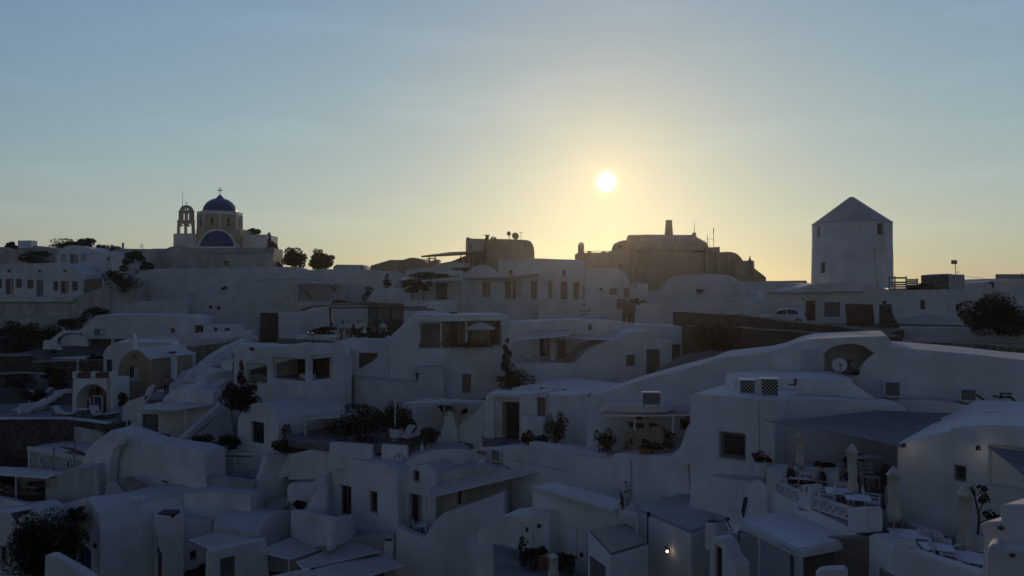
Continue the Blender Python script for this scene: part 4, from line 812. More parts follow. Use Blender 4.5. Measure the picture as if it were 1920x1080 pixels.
# ---- parked car
def make_car(loc, rz):
    b = root('parked_car', loc, 'white hatchback parked behind the brown road wall', 'car'); M = Matrix.Translation(loc) @ Matrix.Rotation(rz, 4, 'Z')
    def put(name, mb, mat, par, bev=0): mb.v = [M @ v for v in mb.v]; return obj(name, mb, mat, par, bev=bev)
    low = [(-1.95, .30), (-1.98, .55), (-1.9, .78), (-1.0, .92), (.9, .96), (1.75, .92), (1.9, .75), (1.92, .40), (1.85, .26)]
    def loft(prof, ws):
        n = len(prof); v = []
        for y in (-1, 1): v += [Vector((x, y * w_, z)) for (x, z), w_ in zip(prof, ws)]
        tri = [tuple(range(n)), tuple(range(2 * n - 1, n - 1, -1))]; return MB().add(v, tri + [(i, (i + 1) % n, n + (i + 1) % n, n + i) for i in range(n)])
    body = put('body', loft(low, [.74, .76, .78, .82, .83, .80, .76, .76, .74]), 'carpaint', b, .07)
    cab = [(-1.02, .90), (-.35, 1.36), (.15, 1.46), (1.05, 1.44), (1.55, 1.25), (1.80, .92)]; put('cabin', loft(cab, [.78, .62, .60, .60, .62, .76]), 'carpaint', b, .05)
    for y in (-1, 1):
        for q in ([(-.80, .96), (-.30, 1.31), (.22, 1.39), (.25, .96)], [(.33, .97), (.31, 1.39), (.95, 1.37), (1.22, 1.18), (1.18, .98)]):
            wv = lambda z: .80 - (z - .9) * .37
            mb = MB().add([Vector((x, y * (wv(z) + .012), z)) for x, z in q] + [Vector((x, y * (wv(z) - .02), z)) for x, z in q], [tuple(range(len(q)))] + [tuple(range(2 * len(q) - 1, len(q) - 1, -1))]); put('side_window', mb, 'glass', b)
        for x in (-1.25, 1.22):
            mb = MB().tube([Vector((x, y * .60, .30)), Vector((x, y * .79, .30))], .30, 18); wh = put('wheel', mb, 'rubber', b); mb = MB().tube([Vector((x, y * .78, .30)), Vector((x, y * .805, .30))], .19, 14); put('rim', mb, 'metalg', wh)
        put('headlight', MB().box((-1.86, y * .58, .66), (.22, .28, .16)), 'bottle', b, .03); put('tail_light', MB().box((1.80, y * .66, .85), (.14, .16, .34)), 'shirtr', b, .02)
        put('mirror', MB().box((-.62, y * .88, 1.0), (.12, .16, .12)), 'carpaint', b, .03)
    put('windscreen', MB().add([Vector((-1.0, -.68, .935)), Vector((-1.0, .68, .935)), Vector((-.42, .58, 1.335)), Vector((-.42, -.58, 1.335))], [(0, 1, 2, 3)]), 'glass', b)
    put('rear_window', MB().add([Vector((1.60, -.56, 1.25)), Vector((1.60, .56, 1.25)), Vector((1.80, .62, 1.0)), Vector((1.80, -.62, 1.0))], [(0, 1, 2, 3)]), 'glass', b)
    put('bumper', MB().box((-1.94, 0, .42), (.12, 1.46, .22)), 'metald', b, .04); return b
make_car(Vector((P(1467, 600, 64.3).x, 64.3, -3.25)), R(-14))

# ================================================================ small furniture and fittings used on the terraces
def lounger(label, px, py, Y, rz, group='sun loungers on the terraces', mat='cushion'):
    c = P(px, py, Y); M = Matrix.Translation(c) @ Matrix.Rotation(rz, 4, 'Z'); b = root('sun_lounger', c, label, 'lounger', group)
    def put(name, mb, m_, bev=0): mb.v = [M @ v for v in mb.v]; return obj(name, mb, m_, b, bev=bev)
    put('mattress', MB().box((0, -.35, .36), (.62, 1.25, .1)), mat, .03)
    put('backrest', MB().box((0, .52, .60), (.62, .80, .1), 0, Matrix.Rotation(R(42), 3, 'X')), mat, .03)
    put('frame', MB().box((0, -.05, .27), (.66, 1.9, .06)), 'wood', .01)
    for x in (-.28, .28):
        for y in (-.85, .7): put('leg', MB().box((x, y, .125), (.06, .06, .25)), 'wood')
    return b
def table(label, px, py, Y, w=.8, d=.8, h=.74, rz=0.0, mat='metalw', round_=False, group=None, pt=None, cat='table'):
    c = pt or P(px, py, Y); b = root('cafe_table', c, label, cat, group); M = Matrix.Translation(c) @ Matrix.Rotation(rz, 4, 'Z')
    def put(name, mb, m_, bev=0): mb.v = [M @ v for v in mb.v]; return obj(name, mb, m_, b, bev=bev)
    put('tabletop', MB().lathe((0, 0, h - .03), [(w / 2, 0), (w / 2 + .01, .015), (w / 2, .03)], 24) if round_ else MB().box((0, 0, h - .015), (w, d, .03)), mat, 0 if round_ else .008)
    put('column', MB().tube([(0, 0, .04), (0, 0, h - .03)], .035, 8), 'metald')
    put('foot', MB().add([], []).box((0, 0, .02), (w * .6, .07, .04)).box((0, 0, .021), (.07, d * .6, .042)), 'metald'); return b
def chair(label, pt, rz, group=None, mat='cushion', fm='metalw', ladder=False, name='cafe_chair'):
    c = Vector(pt); b = root(name, c, label, 'chair', group); M = Matrix.Translation(c) @ Matrix.Rotation(rz, 4, 'Z')
    def put(nm, mb, m_, bev=0): mb.v = [M @ v for v in mb.v]; return obj(nm, mb, m_, b, bev=bev)
    put('seat', MB().box((0, 0, .45), (.48, .46, .05)), mat, .015)
    for x in (-.22, .22):
        put('leg', MB().bar((x, -.2, 0), (x, -.2, .66 if not ladder else .44), .04), fm); put('leg', MB().bar((x, .24, 0), (x, .21, .46), .04), fm); put('back_post', MB().bar((x, .21, .46), (x, .30, .92), .04), fm)
        if not ladder: put('armrest', MB().box((x, 0, .67), (.05, .48, .03)), fm)
    if ladder:
        for z in (.56, .70, .84): put('back_slat', MB().box((0, .22 + (z - .46) * .2, z), (.44, .03, .06)), fm)
    else: put('backrest', MB().box((0, .27, .76), (.44, .03, .28), 0, Matrix.Rotation(R(-10), 3, 'X')), mat, .01)
    return b
def ac_unit(label, px0, py0, px1, py1, Y, side=1, depth=.42, lattice=True, yaw=0.0, group='air conditioner covers'):
    """a white slatted or latticed cover box; px, py give its front face"""
    a = P(px0, py1, Y); w_ = (px1 - px0) / F * Y; h = (py1 - py0) / F * Y; b = root('air_conditioner', a + Vector((w_ / 2, .2, 0)), label, 'air conditioner', group)
    M = Matrix.Translation(a) @ Matrix.Rotation(yaw, 4, 'Z')
    def put(nm, mb, m_, bev=0, par=None): mb.v = [M @ v for v in mb.v]; return obj(nm, mb, m_, par or b, bev=bev)
    t = .05
    put('cabinet', MB().box((w_ / 2, depth / 2 + .03, h / 2), (w_ * .98, depth, h * .98)), 'metalw', .015)
    put('grille_back', MB().box((w_ / 2, .022, h / 2), (w_ - 2 * t, .012, h - 2 * t)), 'dark')
    mb = MB(); mb.box((w_ / 2, -.02, t / 2), (w_, .05, t)); mb.box((w_ / 2, -.02, h - t / 2), (w_, .05, t)); mb.box((t / 2, -.02, h / 2), (t, .05, h - 2 * t - .004)); mb.box((w_ - t / 2, -.02, h / 2), (t, .05, h - 2 * t - .004)); fr = put('front_frame', mb, 'metalw')
    mb = MB(); st = .15; x0, x1, z0, z1 = t, w_ - t, t, h - t
    n_ = int((w_ + h) / st) + 2
    for k in range(-n_, n_):
        for sgn in (1, -1):
            pts = []                            # clip the line z = sgn * x + k * st to the frame
            for x in (x0, x1):
                z = sgn * (x - x0) + k * st + z0
                if z0 <= z <= z1: pts.append((x, z))
            for z in (z0, z1):
                x = (z - z0 - k * st) * sgn + x0
                if x0 < x < x1: pts.append((x, z))
            if len(pts) >= 2 and math.hypot(pts[0][0] - pts[1][0], pts[0][1] - pts[1][1]) > .03: mb.bar((pts[0][0], -.012 - .008 * sgn, pts[0][1]), (pts[1][0], -.012 - .008 * sgn, pts[1][1]), .036, .012)
    put('lattice', mb, 'metalw', par=fr)
    for x in (.12, w_ - .12): put('foot', MB().box((x, .22, -.04), (.08, .3, .08)), 'metald')
    return b
def pot(label, pt, r=.25, h=.4, mat='clay', leaf='leaf', lh=.5, cat='pot plant', group=None):
    c = Vector(pt); b = root('potted_plant', c, label, cat, group); BN[0] += 1
    obj('pot', MB().lathe(c, [(r * .62, 0), (r * .85, h * .5), (r, h * .92), (r * 1.06, h), (r * .9, h), (r * .88, h * .9), (.001, h * .88)], 16), mat, b)
    obj('foliage', leaves(c + Vector((0, 0, h + lh * .42)), r * 1.3, r * 1.3, lh * .55, 420, .10, seed=BN[0], clumps=8), leaf, b, smooth_ang=None, fix=False); return b
def pole(parent, px, y0, y1, Y, r=.05, mat='metalw', name='post'): return obj(name, MB().tube([P(px, y0, Y), P(px, y1, Y)], r, 8), mat, parent)
def canopy(label, corners, sag, mat, posts=(), name='awning', cat='awning', th=.03, group=None, scallop=0.0):
    cs = [P(*c) for c in corners]; ctr = sum(cs, Vector()) / 4; b = root(name, (ctr.x, ctr.y, min(c.z for c in cs) - .01), label, cat, group)
    obj('cloth', grid_sheet(cs, sag, th, scallop=scallop), mat, b)
    mb = MB(); mb.bar(cs[0], cs[1], .05); mb.bar(cs[1], cs[2], .05); obj('edge_beam', mb, 'metalw' if mat != 'canvasd' else 'metald', b)
    for px, y0, y1, Y in posts: pole(b, px, y0, y1, Y)
    return b

# ================================================================ slope, left: stair house, terraces, ochre house
b = root('stair_house', base(300, 670, 84), 'white house with curved outside stair walls on the left slope', 'house')
wall(b, 'wall', (160, 86, 380, 88), [(160, 720), (163, 640), (150, 622), (150, 619), (165, 605), (182, 592), (188, 590.5), (355, 592), (378, 598), (380, 720)], 6,
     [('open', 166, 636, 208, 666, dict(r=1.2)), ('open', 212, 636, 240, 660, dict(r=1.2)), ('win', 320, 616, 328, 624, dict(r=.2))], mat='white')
wall(b, 'post', (209, 86, 212, 86), [(208.6, 668), (208.6, 634), (211.4, 634), (211.4, 668)], .3, jit=0, bev=.02)
wall(b, 'stair_parapet', (80, 82, 190, 85), [(80, 680), (81, 640), (86, 638), (94, 638)] + crv([(94, 638), (104, 630), (114, 622), (120, 620), (140, 620), (150, 619), (160, 610), (172, 600), (181, 592), (190, 591)]) + [(190, 596)] + crv([(190, 596), (176, 602), (165, 612), (155, 622), (146, 625), (130, 624), (118, 628), (108, 637), (112, 648), (120, 655), (128, 666), (129, 672)]) + [(129, 680)], .5)
wall(b, 'stair_front', (78, 81.5, 130, 81.5), [(78, 700), (81, 640.5), (93, 640)] + crv([(93, 640), (106, 647), (116, 657), (122, 667)]) + [(123, 700)], .35)
wall(b, 'curved_wall', (120, 83.5, 170, 84.2), [(118, 700), (112, 641), (119, 630), (128, 626), (146, 627), (162, 634), (166, 664), (166, 700)], .6)
wall(b, 'ledge', (95, 79, 200, 79), [(96, 680), (96, 671), (150, 670), (170, 668), (200, 668), (200, 680)], 1.4)
wall(b, 'east_room', (300, 84.5, 470, 86), [(300, 700), (302, 632), (328, 629), (350, 628), (380, 623), (470, 621), (470, 700)], 3)
ac_unit('boxed air conditioner on the wall of the curved stair house', 176, 616, 189, 628, 85.6)
pot('small shrub pot at the foot of the curved stair', P(100, 667, 80.5), .3, .3, 'metald', 'leafd', .5)
obj('terrace_floor', MB().hprism([XY(375, 90), XY(480, 92), XY(490, 84), XY(375, 84)], zz(640, 84) - .6, zz(633, 86)), 'whitewash', label='whitewashed terrace with outdoor kitchen above the diagonal stair', cat='terrace')
b = root('outdoor_kitchen', base(418, 630, 87), 'white outdoor counter with cupboards on the upper left terrace', 'counter')
wall(b, 'counter', (382, 87, 455, 88), [(381, 632), (381, 612), (400, 609), (455, 608), (457, 625), (440, 628), (400, 631)], 1.2, [('win', 401, 614, 408, 625, dict(r=.1)), ('win', 421, 615, 431, 624, dict(r=.1))])
wall(b, 'oven', (366, 87.2, 378, 87.2), [(366, 625), (366, 610), (377, 610), (377, 625)], .7, mat='stone', bev=.02)
obj('stools', MB().add([], []).box(P(447, 612, 86.6), (.5, .4, .06)).box(P(452, 617, 86.6), (.05, .05, .7)).box(P(443, 617, 86.6), (.05, .05, .7)), 'metalw', b)
chair('white slatted chair on the upper left terrace beside the oven', (P(391, 628, 86).x, 86, zz(628, 86)), R(200), fm='metalw', mat='metalw', ladder=True)
b = root('chimney_stack', base(318, 646, 80), 'small white drum chimney with dark vents behind the ochre house', 'chimney'); obj('stack', MB().lathe(P(318, 641, 80), [(.42, -.6), (.40, .1), (.46, .15), (.46, .5), (.2, .62), (.01, .64)], 16), 'white', b)
for k in range(5): obj('vent', MB().box(P(318, 636, 80) + Vector((.46 * math.sin(R(-60 + 30 * k)), -.46 * math.cos(R(-60 + 30 * k)), 0)), (.12, .05, .14), R(-60 + 30 * k)), 'dark', b)

b = root('ochre_house', base(255, 750, 64), 'ochre yellow vaulted house with arched window and white roof', 'house')
OC = dict(r=.3, fm='metalw', arch=1.0)
wall(b, 'gable', (220, 64, 283, 63), [(221, 790), (221, 692)] + crv([(221, 690), (228, 673), (238, 661), (252, 656), (264, 659), (274, 668), (283, 676)]) + [(283, 790)], 5, [('curt', 237.5, 685, 261, 710, OC), ('win', 248.5, 664.5, 254, 675, dict(r=.2, fm='metalw', fw=.05))], mat='ochre')
wall(b, 'side_wall', (283, 63, 350, 68), [(283, 790), (283, 677), (305, 673), (350, 671), (360, 672), (360, 790)], .4, [('door', 307, 684, 316, 712, dict(r=.2, pm='bluedoor', fm='bluedoor')), ('win', 298, 689, 303, 693, dict(r=.15))], mat='ochre')
wall(b, 'window_sill', (235, 63.6, 264, 63.2), [(236, 713.5), (236, 711), (262, 711), (262, 713.5)], .3, bev=.02)
wall(b, 'vault_roof', (194, 68.5, 330, 70.5), [(194, 720), (194, 662)] + crv([(195, 660), (201, 651), (210, 645), (222, 642.5)]) + [(250, 642), (300, 641.5), (320, 642)] + crv([(320, 642), (325, 650), (327, 662)]) + [(340, 660), (362, 666), (362, 720)], 5, [('door', 200, 674, 210, 702, dict(r=.25, pm='bluedoor', fm='bluedoor'))])
mb = MB(); pl = Plane((220, 64, 283, 63)); q = crv([(219, 690), (226, 671), (237, 658.5), (252, 653.5), (265, 657), (275, 666), (284, 674)]); q2 = crv([(221, 692), (228, 674), (238, 662), (252, 657), (264, 660), (274, 669), (283, 677)])
m = len(q); va = [pl.uz(*p) for p in q]; vb = [pl.uz(*p) for p in q2]
mb.add([pl.w(u, -.03, z) for u, z in va] + [pl.w(u, -.03, z) for u, z in vb] + [pl.w(u, 5.2, z) for u, z in va] + [pl.w(u, 5.2, z) for u, z in vb], [f for i in range(m - 1) for f in ((i, i + 1, m + i + 1, m + i), (i, 2 * m + i, 2 * m + i + 1, i + 1), (m + i + 1, 3 * m + i + 1, 3 * m + i, m + i), (2 * m + i, 3 * m + i, 3 * m + i + 1, 2 * m + i + 1))]); obj('roof_edge', mb, 'white', b)
wall(b, 'chimney', (238, 66, 252, 66), [(240, 665), (242, 634), (243.5, 627), (246, 625.5), (248.5, 627), (250, 634), (251, 665)], .7, [('none', 244.6, 628.5, 247.4, 632, dict(thru=True, oval=True))], jit=0)
wall(b, 'chimney', (319, 64.5, 328, 64.5), [(320, 712), (320, 664), (327.5, 664), (327.5, 712)], .5, jit=0); obj('chimney_cap', MB().box(P(323.8, 660.5, 64.8), (.42, .5, .16)), 'metald', b)
# arched terrace house below it
b = root('arched_house', base(172, 778, 60), 'white house with wide arched porch, blue doors and pierced roof parapet', 'house')
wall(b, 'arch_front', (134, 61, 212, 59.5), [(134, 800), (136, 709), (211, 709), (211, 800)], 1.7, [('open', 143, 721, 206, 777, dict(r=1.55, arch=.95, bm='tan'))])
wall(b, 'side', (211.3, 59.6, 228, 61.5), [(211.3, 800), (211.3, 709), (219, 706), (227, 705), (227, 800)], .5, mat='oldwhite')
pl = Plane((134, 61, 212, 59.5))
for x0, x1 in ((135.5, 143), (170, 177.5), (204, 211)): wall(b, 'parapet_post', pl, [(x0, 709.2), (x0, 697), (x1, 697), (x1, 709.2)], .5, jit=0, bev=.03)
for x0, x1 in ((143.2, 169.8), (177.7, 203.8)):
    n_ = 7
    for k in range(n_):
        xa = x0 + (x1 - x0) * k / n_; xb = x0 + (x1 - x0) * (k + 1) / n_
        for yb in (708.8, 703.2):
            u0, z0 = pl.uz((xa + xb) / 2, yb); ww = abs(pl.uz(xb, yb)[0] - pl.uz(xa, yb)[0]) / 2
            mb = MB(); hh = .24; o_ = [(u0 + ww * math.cos(PI * j / 8), z0 + hh * math.sin(PI * j / 8)) for j in range(9)]; i_ = [(u0 + ww * .6 * math.cos(PI * j / 8), z0 + hh * .6 * math.sin(PI * j / 8)) for j in range(9)]
            ring(mb, pl, o_, i_, .1, .3); obj('clay_tile', mb, 'clay', b)
pd = Plane((134, 62.42, 212, 60.92))
for x0, y0, x1, y1 in ((157, 745, 171, 774), (177, 741, 194, 774)):
    u0, u1 = pd.uz(x0, y0)[0], pd.uz(x1, y0)[0]; z0, z1 = pd.uz(x0, y1)[1], pd.uz(x0, y0)[1]; hp = [(u0, z0), (u1, z0), (u1, z1), (u0, z1)]
    mb = MB(); ring(mb, pd, hp, inset(hp, .1), -.12, .05); d_ = obj('door', mb, 'metalw', b); mb = MB(); slab(mb, pd, inset(hp, .1), -.05, 0); obj('panel', mb, 'bluedoor', d_)
obj('wall_niche', MB().lbox(pd, pd.uz(160, 728)[0], pd.uz(182, 728)[0], -.06, 0, pd.uz(170, 742)[1], pd.uz(170, 727)[1]), 'redbrown', b)
obj('flag_mast', MB().tube([P(145, 700, 62), P(146, 673, 62)], .05, 6), 'metalw', b)
obj('porch_floor', MB().hprism([XY(0, 66), XY(130, 64), XY(215, 64), XY(225, 56), XY(130, 57), XY(0, 58)], zz(786, 58) - .5, zz(784, 58)), 'paving', label='paved terrace with loungers below the arched porch', cat='terrace')
b = root('stone_terrace_wall', base(110, 800, 56.5), 'dark curved stone terrace wall with pale coping below the arched house', 'wall')
wall(b, 'wall', (0, 57, 230, 55), [(-60, 860), (-60, 788), (30, 787), (120, 787), (180, 792), (205, 797), (228, 790), (232, 860)], 1.0, mat='stone', jit=.08)
wall(b, 'coping', (0, 56.8, 210, 55), [(-60, 788), (-60, 784), (30, 784), (120, 784), (165, 788), (202, 793), (202, 796.5), (165, 791.5), (120, 787)], .5)
b = root('garden_stair', base(85, 770, 61), 'stepped white garden stair wall climbing left of the arched porch', 'stair')
wall(b, 'parapet', (38, 60, 136, 64), [(38, 790), (38, 765), (44, 758), (75, 755), (88, 747), (94, 748), (100, 742), (108, 740), (117, 733), (124, 730), (136, 729), (136, 737), (122, 738), (112, 744), (104, 751), (92, 757), (80, 762), (60, 768), (52, 790)], .5)
wall(b, 'upper_parapet', (55, 63, 105, 66), [(58, 775), (60, 748), (80, 742), (100, 726), (104, 724), (104, 735), (84, 750), (70, 775)], .4, mat='oldwhite')
b = root('stone_terrace_wall', base(70, 700, 72), 'dark stepped dry stone terraces with pale copings on the left slope', 'wall')
wall(b, 'upper_wall', (0, 77, 190, 74), [(-60, 720), (-60, 667), (60, 666.5), (75, 675), (105, 676), (150, 675), (190, 675), (190, 720)], 1.0, mat='stone', jit=.08)
wall(b, 'lower_wall', (0, 72, 140, 70), [(-60, 780), (-60, 704), (40, 699.5), (105, 702), (118, 693), (135, 688), (140, 780)], 1.0, mat='stone', jit=.08)
for pts, Y in (([(-60, 667), (60, 666)], 76.6), ([(63, 678), (105, 677), (150, 676)], 74.6), ([(-60, 704), (40, 699), (106, 702), (134, 689)], 71.2)): obj('coping', MB().tube([P(x, y, Y) for x, y in pts], .10, 6), 'roofgrey', b)
for i, a in enumerate([(20, 620, 90, 46, 20, 'leafd', 'dense dark green thicket at the far left below the pale terrace wall'), (75, 632, 88, 42, 26, 'leafd', 'broad dark thicket left of the curved stair'), (135, 606, 92, 30, 16, 'leafd', 'dark thicket behind the top of the curved stair'), (180, 588, 95, 22, 17, 'leafd', 'spiky dark shrub between terrace wall and curved stair'),
        (30, 650, 84, 44, 18, 'leafd', 'dark undergrowth at the far left above the first stone terrace'), (185, 672, 76, 18, 9, 'leafd', 'small dark shrubs below the stair house ledge'), (100, 700, 68, 22, 12, 'leafd', 'dark shrub on the middle stone terrace'), (30, 715, 66, 34, 14, 'leafd', 'dark scrub on the lower stone terrace at the left edge'), (110, 715, 65, 20, 16, 'leafd', 'dark creeper beside the arched house'), (60, 740, 63, 26, 12, 'leafd', 'dark shrub behind the stepped garden stair'), (230, 750, 59, 9, 14, 'leafo', 'bare climbing vine at the corner of the ochre house')]):
    bush('thicket', a[6], a[0], a[1], a[2], a[3], a[4], 'shrub', a[5], clumps=18)
for i, (x, y, rz, lb) in enumerate([(118, 783, R(70), 'folded white lounger left of the arched porch'), (180, 783, R(40), 'white lounger in front of the blue doors'), (198, 785, R(150), 'white deck chair at the right side of the arched porch')]): lounger(lb, x, y, 57.6 + i * .2, rz)
table('white table among loungers in front of the arched porch', 155, 784, 58.4, 1.0, .7)
for x, y, lb in ((62, 770, 'white garden block seat beside the stepped stair'), (30, 775, 'larger white block seat at the left edge terrace')):
    wall(None, 'block_seat', 61.5, [(x - 9, 790), (x - 9, y - 8), (x + 9, y - 9), (x + 9, 790)], 1.2, label=lb, cat='seat')
for x, y, lb in ((58, 738, 'left white folded parasol bundle on the left terrace'), (108, 738, 'right white folded parasol bundle by the garden stair')): obj('white_bundle', MB().lathe(P(x, y + 6, 64), [(.05, -.1), (.35, 0), (.38, .3), (.2, .55), (.02, .6)], 10), 'white', label=lb, cat='bundle')

# diagonal stair and domed rooms right of the ochre house
b = root('diagonal_stair', base(360, 760, 62), 'long diagonal stair parapet descending from the upper terrace to the domed room', 'stair')
wall(b, 'parapet', (225, 58, 470, 74), [(305, 830), (304, 757), (306, 745), (320, 730), (345, 708), (352, 697), (375, 690), (400, 668), (430, 650), (462, 636), (470, 634), (470, 700), (400, 760), (380, 830)], .8)
wall(b, 'rock_face', (330, 72, 470, 80), [(330, 730), (345, 680), (365, 650), (372, 648), (420, 642), (470, 632), (470, 640), (430, 655), (395, 675), (370, 700), (352, 730)], 1.5, mat='rockpale', jit=.15)
wall(b, 'upper_room', (380, 60, 450, 62), [(380, 800), (384, 712), (392, 702), (410, 697), (434, 695), (436, 680), (450, 677), (450, 800)], 2.5)
wall(b, 'flank', (398, 58, 442, 60), [(330, 800), (390, 742), (410, 724), (425, 713), (440, 710), (442, 800)], 1.2)
pole(b, 387, 715, 680, 60)
for i in range(9):
    t = i / 8; obj('step', MB().box(P(322 + 120 * t, 735 - 85 * t, 62.5 + 10.5 * t), (2.2, .9, .35)), 'white', b)
b = root('domed_room', base(345, 770, 57), 'white room with soft domed roof below the diagonal stair', 'house')
wall(b, 'dome', (300, 57, 402, 57), [(300, 800), (303, 755)] + crv([(305, 750), (315, 738), (330, 729), (350, 725.5), (370, 728), (386, 738), (395, 750), (400, 762)]) + [(402, 800)], 5)
wall(b, 'inner_arch', (325, 56, 402, 56), [(326, 800), (328, 755), (338, 743), (352, 737), (400, 735), (400, 800)], 1.5)
wall(b, 'front_room', (255, 55, 400, 55), [(228, 820), (232, 806), (245, 795), (256, 790), (256, 767), (300, 768), (360, 768), (400, 757), (402, 840), (253, 842)], 3, [('door', 267, 777, 296, 828, dict(r=.25, pm='greydoor', fm='greydoor'))])
obj('shade_roof', grid_sheet([P(252, 768, 52.5), P(330, 769, 52.5), P(405, 757, 55), P(300, 753, 57)], .0, .12), 'canvas', b)
pole(b, 347, 806, 768, 53, .045); pole(b, 238, 800, 760, 54, .045)
wall(b, 'swept_wall', (228, 57, 290, 57), [(228, 800), (229, 762), (240, 752), (262, 745), (270, 742), (275, 730), (281, 723), (285, 724), (279, 740), (272, 752), (268, 758), (290, 760), (290, 800)], .6)
pot('dark shrub in a white trough by the grey door', P(306, 834, 53.5), .35, .35, 'white', 'leafd', .5)
b = root('lower_stair', base(370, 830, 53), 'pair of white diagonal stair parapets left of the gabled room', 'stair')
wall(b, 'parapet', (326, 50, 420, 55), [(326, 860), (326, 846), (330, 832), (340, 822), (360, 806), (420, 752), (430, 745), (430, 756), (380, 802), (350, 828), (345, 838), (344, 860)], .4)
wall(b, 'inner_parapet', (345, 51, 432, 56), [(344, 860), (345, 842), (352, 830), (372, 812), (420, 772), (432, 768), (445, 860)], 1.0)
for a in [(380, 826, 51, 24, 14, 'dark bush at the foot of the left stair parapet'), (430, 826, 50.5, 24, 18, 'dark bush under the gabled room'), (402, 838, 49.5, 22, 9, 'low dark creeper spilling over the slatted fence wall')]: bush('bush', a[5], *a[:5], mat='leafd')
bush('bougainvillea', 'large dark red bougainvillea on the wall left of the open loggia', 452, 744, 51.5, 38, 31, mat='leafr', clumps=26, n=9000, size=.13, ground=zz(776, 51.5)); bush('climbing_vine', 'thin vine climbing the corner of the open loggia', 452, 700, 53, 9, 26, mat='leafr', n=700)

# ================================================================ slope, middle: loggia house, diners' terrace, big white wall
b = root('loggia_house', base(540, 780, 54), 'white house with two dark open loggia windows at its corner', 'house')
TH = dict(thru=True)
lf = Plane((440, 58, 578, 53))
wall(b, 'front', lf, [(430, 860), (440, 668), (455, 661), (480, 658), (578, 666), (578, 860)], .45, [('none', 511, 672, 575, 712, TH), ('none', 461, 682, 500, 717, TH)])
wall(b, 'side', (578.4, 52.97, 674, 57.07), [(578.4, 860), (578.4, 666), (632, 664), (660, 664), (660, 860)], .4, [('none', 586, 672, 624, 711, TH)])
for n0, mm in ((2.6, 'wood'),):
    mb = MB(); u0, u1 = lf.uz(435, 700)[0], lf.uz(578, 700)[0]; mb.lbox(lf, u0, u1 + .0, n0, n0 + .3, zz(800, 54), zz(664, 54)); obj('inner_wall', mb, mm, b)  # inner wall coloured dark to stand in for the loggia's deep shade
    mb = MB(); mb.lbox(lf, u0, u1 - .4, .46, 4.9, zz(800, 54), zz(713, 53.5)); obj('loggia_floor', mb, 'taupe', b)
    mb = MB(); mb.lbox(lf, u0, u1 - .4, .46, 4.9, zz(668.5, 54), zz(664, 54)); obj('ceiling', mb, 'oldwhite', b)
    uw = lf.uz(506, 700)[0]; mb = MB(); mb.lbox(lf, uw - .1, uw + .1, .46, n0 - .01, zz(713, 53.5), zz(669, 54)); obj('partition', mb, 'oldwhite', b)
for x0, x1 in ((505, 528), (535, 548), (462, 480)):
    mb = MB(); mb.lbox(lf, lf.uz(x0, 700)[0] - .3, lf.uz(x1, 700)[0] - .3, 2.5, 2.59, zz(712, 54), zz(680, 54)); obj('back_door', mb, 'darkwood', b)
mb = MB(); mb.lbox(lf, lf.uz(545, 700)[0], lf.uz(566, 700)[0], .8, 1.3, zz(713, 53.5) + .01, zz(705, 53.5)); obj('bench', mb, 'cushion', b)
wall(b, 'roof_parapet', (440, 58.4, 578, 53.4), [(438, 700), (440, 652), (470, 649), (545, 648), (552, 646), (620, 645), (628, 640), (640, 638), (650, 664), (578, 668)], .4)
wall(b, 'roof_step', (470, 61, 640, 59), [(465, 680), (470, 650), (545, 649), (550, 645), (628, 645), (640, 680)], 3)
obj('roof_terrace', MB().hprism([XY(440, 58.6), XY(578, 53.6), XY(660, 57.2), XY(640, 64), XY(450, 66)], zz(666, 55), zz(662, 55)), 'roofgrey', b)
pot('small dark plant on the loggia house roof at its left end', P(476, 665, 57), .3, .25, 'white', 'leafd', .4)
# diners' terrace
ZT = zz(640, 60.5)
b = root('diners_terrace', base(640, 650, 60), 'raised white dining terrace with hedge and timber pergola', 'terrace')
obj('floor', MB().hprism([XY(520, 64.5), XY(560, 66.5), XY(740, 68.5), XY(760, 63), XY(735, 60.4), XY(628, 60.2)], ZT - 1.2, ZT), 'paving', b)
wall(b, 'planter', (540, 63.8, 628, 61.6), [(540, 660), (548, 645), (556, 629), (565, 627.5), (622, 627.5), (628, 640), (628, 660)], .6)
wall(b, 'front_wall', (626, 60, 740, 60.3), [(618, 700), (622, 645), (640, 636), (662, 634), (728, 634), (735, 629), (740, 700)], .35)
for x, y0, y1, Y, lean in ((622, 612, 577, 61, -5), (706, 636, 577, 60.8, 0), (733, 634, 575, 61, 0)): obj('pergola_post', MB().bar(P(x, y0 + 4, Y), P(x + lean * .6, y1, Y), .17), 'darkwood', b)
for x0, y0, x1, y1, Y in ((617, 577, 800, 576, 61), (735, 580, 816, 580.5, 62), (655, 577, 735, 576, 65)): obj('pergola_beam', MB().bar(P(x0, y0, Y), P(x1, y1, Y), .12), 'darkwood', b)
bush('hedge', 'low dark reddish hedge at the left end of the dining terrace', 598, 620, 62.8, 34, 9, 'hedge', 'leafr', ry=10); bush('hedge', 'low green hedge in front of the diners', 690, 631, 60.6, 32, 6, 'hedge', 'leafo', ry=8)
table('long cloth covered table behind the dining terrace hedge', 690, 640, 61.8, 2.6, .9, pt=Vector((P(690, 640, 62).x, 62, ZT)))
table('small serving table with glasses left of the diners', 588, 642, 61, 1.0, .7, mat='wood', pt=Vector((P(588, 642, 60.8).x, 60.8, zz(645, 60.8))), h=.8)
table('narrow dark side table with bottles at the terrace edge', 630, 642, 60.2, 1.3, .5, mat='darkwood', pt=Vector((P(634, 642, 59.8).x, 59.8, zz(645, 59.8))), h=.5)
